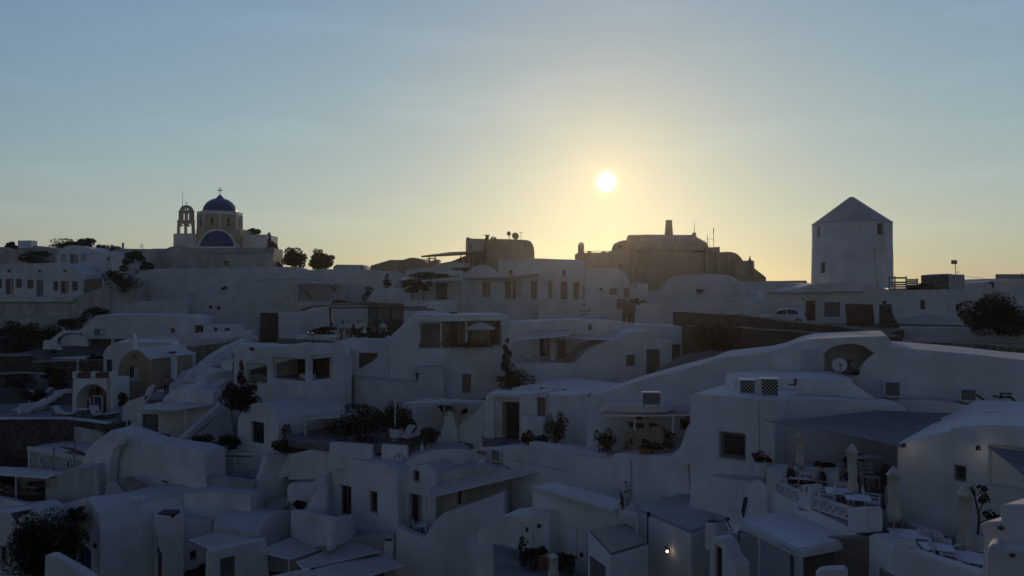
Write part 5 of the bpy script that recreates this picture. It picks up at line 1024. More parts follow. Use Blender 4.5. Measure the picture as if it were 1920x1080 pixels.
for i, (x, y, Y, hz) in enumerate([(578, 632, 60.8, .8), (586, 632, 60.8, .8), (622, 634, 59.8, .5), (631, 634, 59.8, .5), (681, 620, 61.7, .74), (688, 620, 61.7, .74), (724, 622, 61.2, .74)]):
    zb_ = (zz(645, Y) + hz) if i < 4 else ZT + hz; c = Vector((P(x, y, Y).x, Y, zb_))
    g = root('candle_glass', c, ('left lit candle glass on the small serving table', 'right lit candle glass on the small serving table', 'left lit candle glass on the narrow dark side table', 'right lit candle glass on the narrow dark side table', 'left lit candle glass in the middle of the long table', 'right lit candle glass in the middle of the long table', 'lit candle glass at the right end of the long table')[i], 'candle', 'candle glasses on the terrace tables'); obj('glass', MB().lathe(c, [(.04, 0), (.05, .08), (.05, .14), (.044, .14), (.043, .02), (.001, .02)], 10), 'bottle', g); obj('flame', MB().lathe(c + Vector((0, 0, .06)), [(.001, 0), (.022, .03), (.012, .07), (.001, .1)], 8), 'lamplit', g)

b = root('great_white_wall', base(800, 760, 60), 'tall plain white house wall with small deep windows in the middle of the slope', 'house')
SH = dict(r=.3, fm='shutter', pm='taupe', n=1)
wall(b, 'wall', (630, 59, 960, 61), [(600, 860), (628, 700), (632, 645), (640, 640), (728, 638), (738, 630), (752, 617), (766, 604), (776, 592), (790, 590), (950, 590), (952, 612), (946, 652), (962, 690), (962, 860)], 5,
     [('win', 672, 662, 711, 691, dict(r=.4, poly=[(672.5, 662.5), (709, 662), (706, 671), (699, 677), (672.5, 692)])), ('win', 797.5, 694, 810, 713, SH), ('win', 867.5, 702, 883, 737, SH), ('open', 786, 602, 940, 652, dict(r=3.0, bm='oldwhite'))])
wall(b, 'lower_buttress', (640, 57.5, 830, 59), [(620, 860), (640, 706), (670, 708), (785, 717), (786, 690), (815, 687), (832, 690), (832, 860)], 1.8)
obj('terrace_plinth', MB().lbox(Plane((630, 59, 960, 61)), *[Plane((630, 59, 960, 61)).uz(x, 650)[0] for x in (826, 939)], .35, .7, Plane((630, 59, 960, 61)).uz(880, 651.5)[1], Plane((630, 59, 960, 61)).uz(880, 648)[1]), 'white', b)
pl = Plane((630, 62, 960, 64))
for x0, y0, x1, y1, mm in ((843, 604, 858, 649, 'shutter'), (872, 606, 883, 648, 'shutter'), (918, 606, 938, 650, 'shutter'), (922, 610, 934, 650, 'dark')): 
    u0, u1 = pl.uz(x0, y0)[0], pl.uz(x1, y0)[0]; nn = -.12 if mm == 'shutter' else -.14; obj('terrace_door', MB().lbox(pl, u0, u1, nn, -.06, pl.uz(x0, y1)[1], pl.uz(x0, y0 + 2)[1]), mm, b)
for x in (787.5, 827, 874.5): obj('post', MB().bar(P(x, 641, 60), P(x, 603, 60), .14), 'metalw', b)
for k in range(9): obj('shade_slat', MB().bar(P(784 + 5 * k, 606, 59.4), P(786 + 5 * k, 602, 61.5), .18, .05), 'metalw', b)
wall(b, 'cornice', (780, 59.2, 885, 59.8), [(783, 603.5), (783, 601), (884, 599.5), (884, 602)], .4, bev=.02, jit=0)
wall(b, 'upper_window_block', (838, 63, 862, 63), [(838, 600), (838, 584), (860, 584), (860, 600)], .6, [('win', 842, 585.5, 857, 599, SH)])
for x, y in ((782, 705), (644, 711)): obj('vent_pipe', MB().lathe(P(x, y, 56.9), [(.10, -.25), (.10, .1), (.2, .12), (.2, .2), (.01, .26)], 10), 'metald', b)
bush('terrace_hedge', 'grey green planting along the edge of the parasol terrace', 878, 648, 59.9, 46, 6, 'hedge', 'leafo', ry=8)
b = root('open_parasol', base(901, 650, 60.6), 'open pale square parasol on the mid slope terrace', 'umbrella')
mb = MB(); c = P(901, 601.5, 61); w_ = 27 * 61 / F; dz = 13 * 61 / F; cs = [c + Vector((x * w_, y * w_, -dz)) for x, y in ((-1, -1), (1, -1), (1, 1), (-1, 1))]; mb.add([c] + cs + [v - Vector((0, 0, .12)) for v in cs], [(0, 1, 2), (0, 2, 3), (0, 3, 4), (0, 4, 1), (1, 5, 6, 2), (2, 6, 7, 3), (3, 7, 8, 4), (4, 8, 5, 1)]); obj('canopy', mb, 'umbrella', b, smooth_ang=None); obj('pole', MB().tube([P(901, 651, 61), P(901, 602, 61)], .04, 8), 'metalw', b)
for i, x in enumerate((846, 892)): lounger(('wicker lounge seat left of the open parasol', 'wooden deck seat under the open parasol')[i], x, 646, 61.5, R(20 + 60 * i), mat='shirtt' if i else 'trousert')
# terrace level between hotel and dining terrace
b = root('entrance_lodge', base(820, 570, 84), 'white lodge with dark door, vine pergola and small trees left of the hotel', 'house')
wall(b, 'wall', (805, 84, 870, 84), [(770, 620), (772, 542), (800, 540), (814, 527), (868, 526), (868, 620)], 3, [('door', 818, 531.5, 838, 561.5, dict(r=.15, pm='greydoor', fm='metald'))])
wall(b, 'front_step', (757, 80, 860, 81), [(757, 640), (758, 563), (845, 562), (856, 563), (856, 640)], 2)
wall(b, 'stair_flank', (790, 76, 850, 78), [(770, 660), (796, 576), (806, 566), (846, 565), (850, 575), (836, 588), (828, 600), (828, 660)], 1.5)
wall(b, 'upper_slab', (800, 90, 870, 90), [(795, 540), (800, 511), (812, 507), (866, 507), (866, 540)], 2)
obj('vine_roof', grid_sheet([P(745, 527, 80), P(862, 517, 80), P(864, 513, 85), P(790, 515, 86)], .1, .12), 'darkwood', b)
for k in range(6): obj('rafter', MB().bar(P(746 + 8 * k, 528 - 1.5 * k, 79.6), P(760 + 9 * k, 521 - 1.2 * k, 84), .12), 'wood', b)
bush('vine', 'dark vine trailing over the pergola roof beside the hotel', 808, 517, 81, 36, 7, 'vine', 'leafd', ry=14)
bush('small_tree', 'left of the two small round trees by the dark lodge door', 772, 537, 80.5, 18, 11, 'tree', 'leafo', ground=zz(562, 80.5)); bush('small_tree', 'right of the two small round trees by the dark lodge door', 794, 534, 80.8, 15, 12, 'tree', 'leafo', ground=zz(562, 80.8))
# bushes and rooms between loggia house and stair court
b = root('gabled_room', base(485, 835, 50), 'small white vaulted room with tall dark window and side wing', 'house')
wall(b, 'gable', (445, 51.5, 521, 49), [(444, 880), (446, 794)] + crv([(447, 786), (452, 773), (461, 763), (474, 757), (487, 756), (502, 763), (514, 775), (521, 788)]) + [(521, 880)], 6, [('win', 470.5, 791, 495, 831, dict(r=.3, fm='metald'))])
wall(b, 'wing', (521, 50, 640, 54), [(521, 880), (521, 786), (575, 783), (640, 785), (640, 880)], 3, [('win', 551, 807, 557, 820, dict(r=.3)), ('none', 596, 790, 632, 838, dict(r=1.5))])
canopy('beige awning over the court right of the gabled room', [(573, 786, 49.5), (636, 783, 49.5), (690, 768, 53), (636, 766, 54.5)], .1, 'canvas', [(636, 806, 783, 49.5)])
pole(b, 573, 835, 786, 49.6, .07)
bush('small_tree', 'thin bare trained tree against the side wing of the gabled room', 535, 806, 49.3, 11, 18, 'tree', 'leafo', n=260, ground=zz(836, 49.3)); bush('bush', 'round dark bush below the thin tree', 536, 836, 48.5, 28, 12, mat='leafd')
bush('bush', 'very large dark bush in the middle of the slope, left half', 676, 796, 48, 60, 38, mat='leafd', clumps=28, ground=zz(838, 48)); bush('bush', 'large dark bush right half beside the white post', 738, 786, 49, 34, 34, mat='leafd', clumps=20, ground=zz(822, 50)); bush('bush', 'low dark bush right of the white awning post', 770, 800, 49, 16, 12, mat='leafd')
canopy('wide beige awning stretched over the sun lounger court', [(752, 757, 46.5), (905, 752, 46.5), (908, 751, 49), (800, 746, 52)], .1, 'canvas', [(741, 806, 748, 47), (880, 772, 754, 46.6)])
b = root('court_wall', base(800, 830, 52), 'shaded inner wall with doors behind the wide beige awning', 'house')
wall(b, 'wall', (745, 54, 910, 50), [(745, 870), (746, 764), (910, 752), (910, 870)], 1, [('door', 753, 769, 772, 812, dict(r=.2, pm='taupe')), ('win', 832, 762, 848, 790, dict(r=.3)), ('win', 862, 766, 886, 800, dict(r=.3, arch=1))])
for i, (x, y) in enumerate(((757, 826), (777, 826))): lounger(('left pale sun lounger in the awning court', 'right pale sun lounger in the awning court')[i], x, y, 46.5, R(-35))
bush('bougainvillea', 'reddish brown shrub between the court loungers and the white tower chimney', 806, 818, 45.5, 22, 17, mat='leafr', clumps=14)
obj('court_floor', MB().hprism([XY(560, 53), XY(640, 54), XY(910, 50), XY(905, 47), XY(800, 46.2), XY(640, 46), XY(540, 48)], zz(838, 46) - .4, zz(838, 46)), 'paving', label='paved court with loungers below the great white wall', cat='terrace')
pot('white planter tub under the awning post', P(742, 826, 46.8), .45, .75, 'white', 'leafd', .4)
# white tower chimney and swept stair, gateway
b = root('tower_chimney', base(845, 838, 47), 'rounded white tower chimney with swept stair wall', 'chimney')
wall(b, 'tower', (820, 47.4, 860, 47.2), [(812, 870), (820, 835), (823, 812), (832, 800), (834, 778)] + arc(842, 777, 8, 6.5, 175, 5, 10) + [(851, 790), (856, 806), (857, 870)], 1.2, [('none', 836.8, 775, 839.4, 780.5, dict(r=.3, arch=1))], jit=0)
wall(b, 'swept_wall', (850, 48, 930, 45.6), [(850, 870), (851, 806), (860, 798), (872, 784), (890, 772), (905, 758), (915, 744), (925, 738), (930, 738), (930, 835), (930, 870)], .6)
wall(b, 'inner_sweep', (850, 49, 882, 48.6), [(850, 820), (852, 784), (866, 778), (880, 771), (882, 820)], .5)
b = root('gateway', base(950, 836, 44.5), 'white gateway with tall open doorway in the middle of the slope', 'gate')
wall(b, 'wall', (905, 45.6, 1025, 44.4), [(905, 870), (910, 745), (914, 737), (1002, 739), (1004, 736), (1025, 734), (1026, 870)], 1.8, [('open', 927, 746, 973, 834, dict(r=.35)), ('door', 1007, 746, 1022.5, 786, dict(r=.25, pm='taupe', fm='taupe'))])
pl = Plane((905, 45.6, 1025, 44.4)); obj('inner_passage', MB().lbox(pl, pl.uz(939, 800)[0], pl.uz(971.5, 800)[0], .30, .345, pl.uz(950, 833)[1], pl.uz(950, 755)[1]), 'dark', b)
obj('gate_leaf', MB().lbox(pl, pl.uz(939.5, 800)[0], pl.uz(947, 800)[0], .26, .298, pl.uz(950, 832)[1], pl.uz(950, 756)[1]), 'shutter', b)
obj('doorstep', MB().hprism([XY(920, 45.3), XY(976, 44.8), XY(978, 43.2), XY(918, 43.8)], zz(836, 44.5) - .5, zz(836, 44.5)), 'taupe', b)
wall(b, 'low_wall', (976, 44, 1022, 43.4), [(976, 870), (977, 780), (1018, 782), (1019, 870)], .5)
for a in [('bush', 'round bush in a pot left of the tall shrub by the gateway', 992, 823, 42.3, 14, 15, 'leaf'), ('tall_shrub', 'tall dense upright shrub right of the gateway', 1042, 800, 42, 23, 34, 'leafd'), ('bush', 'small low bush between potted bush and tall shrub', 1016, 824, 41.8, 11, 9, 'leafd'), ('round_tree', 'round dark shrub tree in front of the low court wall', 1133, 828, 38, 22, 27, 'leafd'),
          ('red_shrub', 'left reddish shrub under the brown awning', 1192, 832, 36.5, 20, 17, 'leafr'), ('red_shrub', 'right reddish shrub under the brown awning by the big house', 1240, 822, 36, 27, 22, 'leafr'), ('cypress', 'dark narrow creeper column beside the middle house terrace', 951, 686, 54, 24, 50, 'leafd'), ('bush', 'dark spreading creeper at the foot of the creeper column', 965, 716, 52, 42, 22, 'leafd')]:
    bush(a[0], a[1], *a[2:7], mat=a[7], cat='bush' if a[0] != 'round_tree' else 'tree', shape='cone' if a[0] == 'cypress' else 'ball', clumps=20)

# middle house with curved parapet
b = root('curved_house', base(1150, 730, 56), 'white house with sweeping curved terrace parapet, arched window and brown door', 'house')
wall(b, 'wall', (960, 55, 1280, 57), [(955, 800), (957, 682), (1080, 681)] + crv([(1080, 681), (1090, 668), (1106, 655), (1125, 646), (1142, 640), (1160, 637)]) + crv([(1160, 637), (1175, 626), (1195, 621.5), (1220, 622), (1238, 632)]) + [(1242, 640), (1261, 640), (1262, 800)], 4,
     [('win', 1173.5, 665, 1192, 687, dict(r=.35, arch=.35, pm='taupe')), ('door', 1212, 655, 1237.5, 708, dict(r=.25, pm='taupe', fm='wood'))])
wall(b, 'back_wall', (945, 59.5, 1290, 61), [(944, 700), (946, 652), (955, 605), (1000, 602), (1080, 600), (1150, 602), (1200, 609), (1279, 612), (1279, 645), (1279, 700)], 3,
     [('win', 1103, 609, 1110, 619, dict(r=.3)), ('curt', 1012, 634, 1030, 668, dict(r=.25)), ('door', 1047, 637, 1060, 678, dict(r=.25, pm='taupe')), ('win', 1078, 648, 1110, 668, dict(r=.3, n=1))])
wall(b, 'east_end', (1240, 56.4, 1282, 57), [(1261.8, 800), (1262, 646), (1276, 646), (1276, 800)], 2, mat='redbrown')
wall(b, 'pier', (1033, 58, 1042, 58), [(1033, 690), (1033, 628), (1041.5, 628), (1041.5, 690)], .5)
obj('terrace_floor', MB().hprism([XY(957, 60), XY(1120, 60), XY(1100, 56.4), XY(957, 55.3)], zz(690, 55.5) - .5, zz(688, 55.5)), 'roofgrey', b)
canopy('wide beige canvas roof over the middle house terrace', [(950, 640, 56), (1066, 630, 56), (1075, 617, 60), (1005, 618, 60)], .1, 'canvas'); canopy('narrow flat canvas roof beside the curved parapet', [(1042, 632, 56.5), (1142, 638, 56.5), (1150, 630, 59.4), (1060, 628, 59.4)], .08, 'canvas')
for i, x in enumerate((992, 1018)): lounger(('left lounger on the middle house terrace', 'right lounger on the middle house terrace')[i], x, 688, 56.4, R(70))
chair('dark wicker armchair by the curved parapet', (P(1071, 683, 57).x, 57, zz(688, 55.5)), R(160), mat='shirtt', fm='darkwood')
obj('door_lamp', MB().box(P(1243, 660, 55.9), (.2, .15, .25)), 'metalw', b)
b = root('flat_roof_row', base(1060, 760, 44), 'low white rooms with flat parapets below the curved house', 'house')
wall(b, 'wall', (960, 50, 1140, 46), [(945, 800), (960, 727), (1010, 724), (1106, 735), (1150, 727), (1160, 800)], 5, [('win', 1012, 727, 1023, 733, dict(r=.25)), ('win', 1053, 730.5, 1069, 736, dict(r=.25)), ('win', 1089, 733, 1104, 738, dict(r=.25))])
wall(b, 'front_row', (1020, 44.8, 1130, 41.6), [(1018, 870), (1020, 737), (1060, 741), (1098, 737), (1112, 742), (1118, 752), (1130, 756), (1130, 870)], 3)
wall(b, 'vent_block', (1098, 41.4, 1110, 41.2), [(1099, 757), (1099, 740), (1104, 735), (1110, 738), (1110, 757)], .4, [('none', 1102, 740, 1106, 744, dict(r=.2, oval=True))], jit=0)

b = root('court_parapet', base(690, 850, 45.6), 'low white parapet in two lengths along the lounger court', 'wall')
wall(b, 'left_length', (616, 46, 700, 45.6), [(616, 880), (617, 829), (640, 830), (698, 834), (698, 880)], .35); wall(b, 'right_length', (712, 45.6, 766, 45.4), [(714, 880), (715, 833), (764, 835), (765, 880)], .35); wall(b, 'base', (540, 47.6, 720, 45.8), [(540, 900), (545, 852), (586, 841), (700, 846), (720, 900)], .3)

for pts, Y in (([(832, 690), (833, 748)], 57.2), ([(640, 708), (785, 719)], 57.0), ([(728, 640), (730, 705)], 59.3)): obj('service_pipe', MB().tube([P(x, y, Y) for x, y in pts], .03, 5), 'oldwhite', origin=P(pts[-1][0], pts[-1][1], Y), label={832: 'thin pale downpipe on the great white wall near the deep window', 640: 'thin pale conduit along the ledge of the great white wall', 728: 'thin pale downpipe below the right end of the dining terrace'}[pts[0][0]], cat='pipe')

# ================================================================ lower left: round window house, curved house, blue door house
b = root('tan_house', base(90, 880, 58), 'plain tan house with dark square windows at the left edge', 'house')
wall(b, 'wall', (0, 58, 190, 55), [(-80, 980), (-80, 787), (40, 791), (100, 795), (150, 801), (176, 807), (190, 812), (190, 980)], 3, [('win', 32, 835, 49, 854, dict(r=.2, fm='metald')), ('win', 27, 859, 50, 880, dict(r=.2, fm='metald')), ('win', -6, 860, 16, 882, dict(r=.2, fm='metald'))], mat='oldwhite')
b = root('round_window_house', base(115, 890, 53), 'white roof room with two oval windows and white frame on the left', 'house')
wall(b, 'wall', (54, 54, 180, 50), [(53, 960), (54, 838), (100, 844), (150, 852), (176, 860), (178, 960)], 3, [('open', 75, 855, 84, 873, dict(r=.2, oval=True)), ('open', 124.5, 864, 134, 878, dict(r=.2, oval=True))], mat='oldwhite')
pl = Plane((54, 54, 180, 50))
for x, y in ((79.5, 864), (129.3, 871)):
    u, z = pl.uz(x, y); o_ = [(u + .27 * math.cos(2 * PI * k / 24), z + .46 * math.sin(2 * PI * k / 24)) for k in range(24)]; i_ = [(u + .17 * math.cos(2 * PI * k / 24), z + .34 * math.sin(2 * PI * k / 24)) for k in range(24)]
    mb = MB(); ring(mb, pl, o_, i_, -.08, .03); w_ = obj('window', mb, 'white', b); mb = MB(); slab(mb, pl, i_, .10, .12); obj('pane', mb, 'glass', w_)
for x0, y0, x1, y1 in ((54, 838, 178, 861), ): 
    mb = MB(); a0, a1 = pl.uz(54, 841), pl.uz(178, 863); mb.bar(pl.w(a0[0], -.06, a0[1]), pl.w(a1[0], -.06, a1[1]), .12, .34); obj('fascia', mb, 'white', b)
for x, y0, y1 in ((56, 840, 890), (104, 848, 890)): mb = MB(); u = pl.uz(x, 860)[0]; mb.lbox(pl, u - .12, u + .12, -.08, -.003, pl.uz(x, y1)[1], pl.uz(x, y0)[1] - .2); obj('pilaster', mb, 'white', b)
obj('shade_sail', grid_sheet([P(105, 836, 51.5), P(140, 840, 51), P(175, 857, 50), P(140, 842, 52.5)], .1, .03), 'canvasd', b)
for x, y0, y1, Y in ((101, 893, 837, 51), (139, 880, 848, 50.6), (141, 842, 824, 52), (172, 860, 832, 50)): pole(b, x, y0, y1, Y, .05, 'metalg')
canopy('flat white canvas awning at the left edge', [(-40, 888, 48), (88, 897, 47), (122, 884, 50), (-10, 874, 51.5)], .05, 'canvas', [(30, 960, 893, 47.5)])
canopy('small grey awning under the flat white awning', [(50, 910, 47.5), (85, 912, 47), (86, 902, 49), (52, 903, 49.2)], .03, 'canvasd')
b = root('terrace_room', base(60, 950, 50), 'dark terrace with stacked loungers under the left awnings', 'terrace')
wall(b, 'wall', (-40, 51, 90, 50), [(-60, 1000), (-60, 886), (90, 892), (92, 1000)], 2, [('door', 70, 914, 84, 950, dict(r=.3, pm='dark', fm='metald'))], mat='oldwhite')
obj('floor', MB().hprism([XY(-60, 51), XY(90, 50), XY(88, 45.5), XY(-60, 46)], zz(948, 48) - .5, zz(945, 48)), 'paving', b)
wall(b, 'edge_wall', (-20, 47, 60, 46), [(-20, 1000), (-20, 930), (10, 935), (60, 948), (60, 1000)], .4)
for i, (x, y) in enumerate(((22, 930), (40, 932), (54, 935))): lounger(('left one of three dark sun loungers under the left awning', 'middle one of three dark sun loungers under the left awning', 'right one of three dark sun loungers under the left awning')[i], x, y, 48.3, R(100), mat='taupe')
bush('bush', 'dark bush behind the loungers under the left awning', 15, 905, 50, 22, 14, mat='leafd')

b = root('swept_house', base(270, 930, 50), 'large smooth white house side with swept roofline on the lower left', 'house')
wall(b, 'wall', (160, 50, 386, 47), [(95, 1010), (97, 905), (110, 892), (150, 878), (160, 850), (165, 842), (175, 830), (190, 819), (200, 812), (206, 807), (226, 811), (245, 818), (275, 829), (320, 837), (360, 842), (383, 850), (385, 900), (388, 922), (389, 1010)], 2)
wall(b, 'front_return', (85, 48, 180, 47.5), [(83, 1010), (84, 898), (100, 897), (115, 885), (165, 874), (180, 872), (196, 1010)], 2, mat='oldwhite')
wall(b, 'curved_buttress', (165, 48.6, 225, 48), [(160, 960), (175, 872), (185, 850), (200, 834), (215, 826), (222, 824), (222, 836), (213, 842), (205, 868), (200, 960)], .8)
obj('tap_pipe', MB().tube([P(304, 901, 47.4), P(308, 903, 47.4), P(313, 903, 47.4), P(314, 907, 47.4)], .05, 6), 'metald', b); obj('hose', MB().tube([P(314, 907, 47.4), P(310, 918, 47.4), P(303, 932, 47.3), P(298, 938, 47.2)], .03, 5), 'metalg', b)
b = root('broken_stair', base(225, 930, 46), 'ruined stair with exposed pale rock below the swept house', 'stair')
wall(b, 'rock', (195, 46.5, 300, 45), [(192, 990), (196, 920), (202, 905), (212, 903), (240, 922), (262, 930), (272, 938), (285, 945), (285, 990)], 1.5, mat='rockpale', jit=.12)
wall(b, 'render', (195, 45.8, 260, 45), [(195, 990), (197, 908), (204, 903), (212, 913), (226, 935), (245, 946), (248, 990)], .5, mat='oldwhite', jit=.1)
for x in (247, 256, 268): obj('water_can', MB().lathe(P(x, 946, 44.8), [(.16, 0), (.19, .1), (.19, .38), (.09, .46), (.08, .52), (.001, .53)], 12), 'metalw', b)
bush('bush', 'small dark bush at the foot of the ruined stair', 192, 952, 45.5, 13, 9, mat='leafd')

b = root('blue_door_house', base(200, 1080, 42), 'white vaulted house with blue double door and square chimney at the bottom left', 'house')
gp = (141, 46, 186, 42.5)
wall(b, 'gable', gp, [(140, 1130), (141, 975), (147, 973), (152, 966), (160, 961), (175, 958), (184, 960), (187, 1004), (188, 1130)], 8.5, [('win', 157.5, 998, 167, 1016, dict(r=.25, arch=1.0)), ('door', 146, 1023, 170, 1088, dict(r=.25, pm='bluedoor', fm='bluedoor'))])
gpl = Plane(gp)
mb = MB(); u0, u1 = gpl.uz(143, 980)[0], gpl.uz(187, 980)[0]; zs0 = gpl.uz(187, 1003)[1]; rise = 1.55; n_ = 14
ends = []
for nn in (.02, 4.2, 8.6): ends.append([gpl.w(u1 + .02 - (u1 - u0) * .5 * (1 - math.cos(PI * k / n_)), nn, zs0 + rise * (math.sin(PI * k / n_) ** .8 if 0 < k < n_ else 0)) for k in range(n_ + 1)])
m = n_ + 1; mb.add([v for e in ends for v in e], [(i * m + k, (i + 1) * m + k, (i + 1) * m + k + 1, i * m + k + 1) for i in range(2) for k in range(n_)] + [tuple(range(m)), tuple(range(2 * m, 3 * m))[::-1]]); obj('vault_roof', mb, 'white', b)
wall(b, 'chimney_block', (293, 42.6, 347, 43.4), [(293, 1130), (294, 1008), (291, 1002), (291, 968), (346, 966), (347, 1002), (343, 1008), (343, 1130)], 1.6, [('win', 297, 1037, 304, 1085, dict(r=.2))], jit=0)
obj('chimney_top', MB().box(P(316, 963, 43.4), (.98, .8, .26)), 'darkwood', b, bev=.03)
wall(b, 'side_wing', (343, 44, 470, 47), [(343, 1130), (343, 976), (350, 974), (385, 975), (398, 972), (402, 1130)], 2, [('win', 357, 1033, 370, 1050, dict(r=.25))])
for x, y in ((144, 1005), (178, 1023)): obj('wall_lamp', MB().box(P(x, y, 43.8 if x < 160 else 42.8), (.14, .16, .24)), 'metald', b)
pole(b, 343, 1085, 1010, 42, .05)
bush('big_tree', 'large black leafy tree at the bottom left corner', 84, 1022, 40, 62, 68, 'tree', 'leafd', n=24000, clumps=46, ground=zz(1100, 40)); bush('bush', 'upper lobe of dark shrub beside the blue door house', 140, 965, 43, 20, 16, mat='leafd')
b = root('entry_parapet', base(110, 1080, 36), 'white sloping parapet at the bottom left in front of the blue door', 'wall'); wall(b, 'wall', (82, 36, 170, 35), [(81, 1130), (84, 1041), (95, 1041), (110, 1049), (150, 1072), (175, 1090), (175, 1130)], .5)
b = root('corner_house', base(15, 1080, 44), 'white house corner with small windows at the lower left edge', 'house')
wall(b, 'wall', (-40, 45, 40, 43), [(-60, 1130), (-60, 965), (10, 960), (14, 962), (30, 972), (40, 966), (84, 954), (86, 990), (36, 1000), (30, 1130)], 3, [('win', -2, 1025, 10, 1055, dict(r=.25))])
obj('shade_sail', grid_sheet([P(20, 962, 43), P(58, 955, 43), P(62, 954, 44), P(32, 982, 43)], .05, .03), 'canvasd', b)

b = root('slat_fence', base(452, 900, 50), 'white horizontal slat fence panel in the wall left of the stair', 'fence')
pl = Plane((406, 50.2, 500, 49.9))
for k in range(12): ua, za = pl.uz(407, 857 + 3.15 * k + .0); ub, zb_ = pl.uz(499, 860 + 3.45 * k); obj('slat', MB().bar(pl.w(ua, .05, za), pl.w(ub, .05, zb_), .03, .075), 'metalw', b)
for x in (408, 440, 473, 484, 497): u, z = pl.uz(x, 858); obj('post', MB().bar(pl.w(u, .1, pl.uz(x, 902)[1]), pl.w(u, .1, z + .05), .06), 'metalw', b)
b = root('stair_court', base(460, 930, 48), 'white sunken court walls with sloping stair parapet left of the middle house', 'wall')
wall(b, 'back_wall', (380, 50.5, 620, 50), [(380, 1000), (383, 845), (420, 848), (540, 850), (585, 840), (620, 838), (640, 1000)], 1.0, [('door', 592, 873, 611, 900, dict(r=.25, pm='taupe')), ('open', 402, 855, 503, 904, dict(r=.9, bm='dark'))])  # near-black panel in the recess paints the shade between the fence slats
wall(b, 'top_ledge', (520, 48.5, 710, 47), [(520, 900), (540, 850), (570, 850), (588, 841), (610, 840), (712, 843), (712, 870), (620, 870)], 1.0)
wall(b, 'trough', (380, 47.2, 500, 46.4), [(385, 960), (379, 893), (440, 897), (478, 903), (470, 925), (470, 960)], .4, mat='roofgrey')
wall(b, 'stair_parapet', (420, 46, 540, 49), [(460, 1000), (466, 930), (474, 925), (490, 885), (500, 855), (520, 850), (545, 849), (546, 950), (500, 1000)], .5)
wall(b, 'floor_ramp', (340, 45.8, 480, 45.2), [(340, 1010), (345, 925), (392, 922), (470, 929), (468, 1010)], 2.0)
wall(b, 'curved_wall', (540, 47, 612, 46), [(537, 1000), (538, 912), (545, 906), (585, 905), (600, 895), (610, 890), (612, 1000)], 1.0)
wall(b, 'swept_parapet', (565, 45, 612, 44.4), [(566, 985), (572, 955), (585, 930), (597, 914), (605, 909), (611, 909), (612, 985)], .35)
for i in range(4): obj('step', MB().box(P(512 + 7 * i, 957 - 6 * i, 46.4 + .3 * i), (1.2, .5, .4)), 'roofgrey', b)
bush('bush', 'small dark grass bush in the stair court', 560, 947, 45.6, 17, 8, mat='leafd')
b = root('twin_vaults', base(470, 1000, 43), 'pair of smooth white barrel roofs at the lower left', 'vault')
gp = (470, 42.5, 546, 46); gpl = Plane(gp)
wall(b, 'barrel', gp, [(484, 1080), (485, 1003)] + crv([(485, 1003), (490, 990), (498, 976), (508, 966), (520, 961), (533, 959), (546, 957)]) + [(548, 1080)], .35)
mb = MB(); n_ = 12; E = []
for (x0, y0, Y0), (x1, y1, Y1) in (((485, 1003, 43.2), (400, 985, 43.6)), ((488, 990, 43.6), (405, 970, 44.1)), ((497, 976, 44.2), (420, 958, 44.9)), ((510, 965, 44.8), (440, 953, 45.6)), ((530, 960, 45.6), (460, 950, 46.4)), ((546, 958, 46.2), (480, 949, 47))): E.append((P(x0, y0, Y0), P(x1, y1, Y1)))
nE = len(E); mb.add([e[0] for e in E] + [e[1] for e in E] + [e[0] - Vector((0, 0, 2.5)) for e in E] + [e[1] - Vector((0, 0, 2.5)) for e in E], [(i, i + 1, nE + i + 1, nE + i) for i in range(nE - 1)] + [(nE + i, nE + i + 1, 3 * nE + i + 1, 3 * nE + i) for i in range(nE - 1)] + [(0, nE, 3 * nE, 2 * nE), (i + 0, 2 * nE, 2 * nE + 1, 1)][:1]); obj('barrel_roof', mb, 'white', b, smooth_ang=70)
wall(b, 'fascia', (398, 43.5, 486, 43.1), [(398, 1080), (400, 985), (440, 990), (486, 1001), (486, 1080)], .4)
b = root('lower_wall', base(430, 1070, 38), 'white front wall with grey shutter door at the bottom, left of the awnings', 'wall')
wall(b, 'wall', (390, 38, 560, 41), [(389, 1130), (391, 1036), (400, 1033), (450, 1022), (484, 1014), (500, 1011), (510, 1130)], .5, [('door', 414, 1046, 441, 1092, dict(r=.2, pm='greydoor', fm='greydoor'))])
for i, (lb, cs, po) in enumerate([('small taupe awning beside the chimney block', [(355, 1012, 40.5), (398, 1031, 39.6), (482, 1012, 41), (403, 997, 43)], ()), ('taupe awning below the balcony corner', [(478, 1034, 40), (545, 1049, 39), (612, 1027, 42), (543, 1008, 43.5)], [(542, 1085, 1050, 39)]), ('long upper strip of the taupe double awning', [(556, 1053, 38.6), (568, 1068, 38), (716, 1034, 41), (665, 1012, 43.5)], ()), ('long lower strip of the taupe double awning', [(574, 1071, 37.6), (640, 1096, 36), (762, 1060, 39.5), (714, 1036, 41.5)], ())]):
    canopy(lb, cs, .08, 'canvas', po)
b = root('awning_room', base(600, 1090, 40), 'shaded white room fronts under the taupe awnings', 'house')
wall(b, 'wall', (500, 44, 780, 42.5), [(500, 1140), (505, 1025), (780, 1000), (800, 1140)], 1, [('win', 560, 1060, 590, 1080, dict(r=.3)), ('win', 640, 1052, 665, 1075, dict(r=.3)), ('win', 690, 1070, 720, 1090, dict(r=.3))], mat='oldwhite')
b = root('bottom_parapet', base(520, 1080, 34), 'bright white parapet edge at the bottom below the awnings', 'wall'); wall(b, 'wall', (495, 34, 575, 33), [(495, 1130), (498, 1085), (540, 1076), (572, 1070), (600, 1130)], .4)
bush('bush', 'dark planting at the bottom behind the grey shutter wall', 370, 1072, 40, 18, 14, mat='leafd')

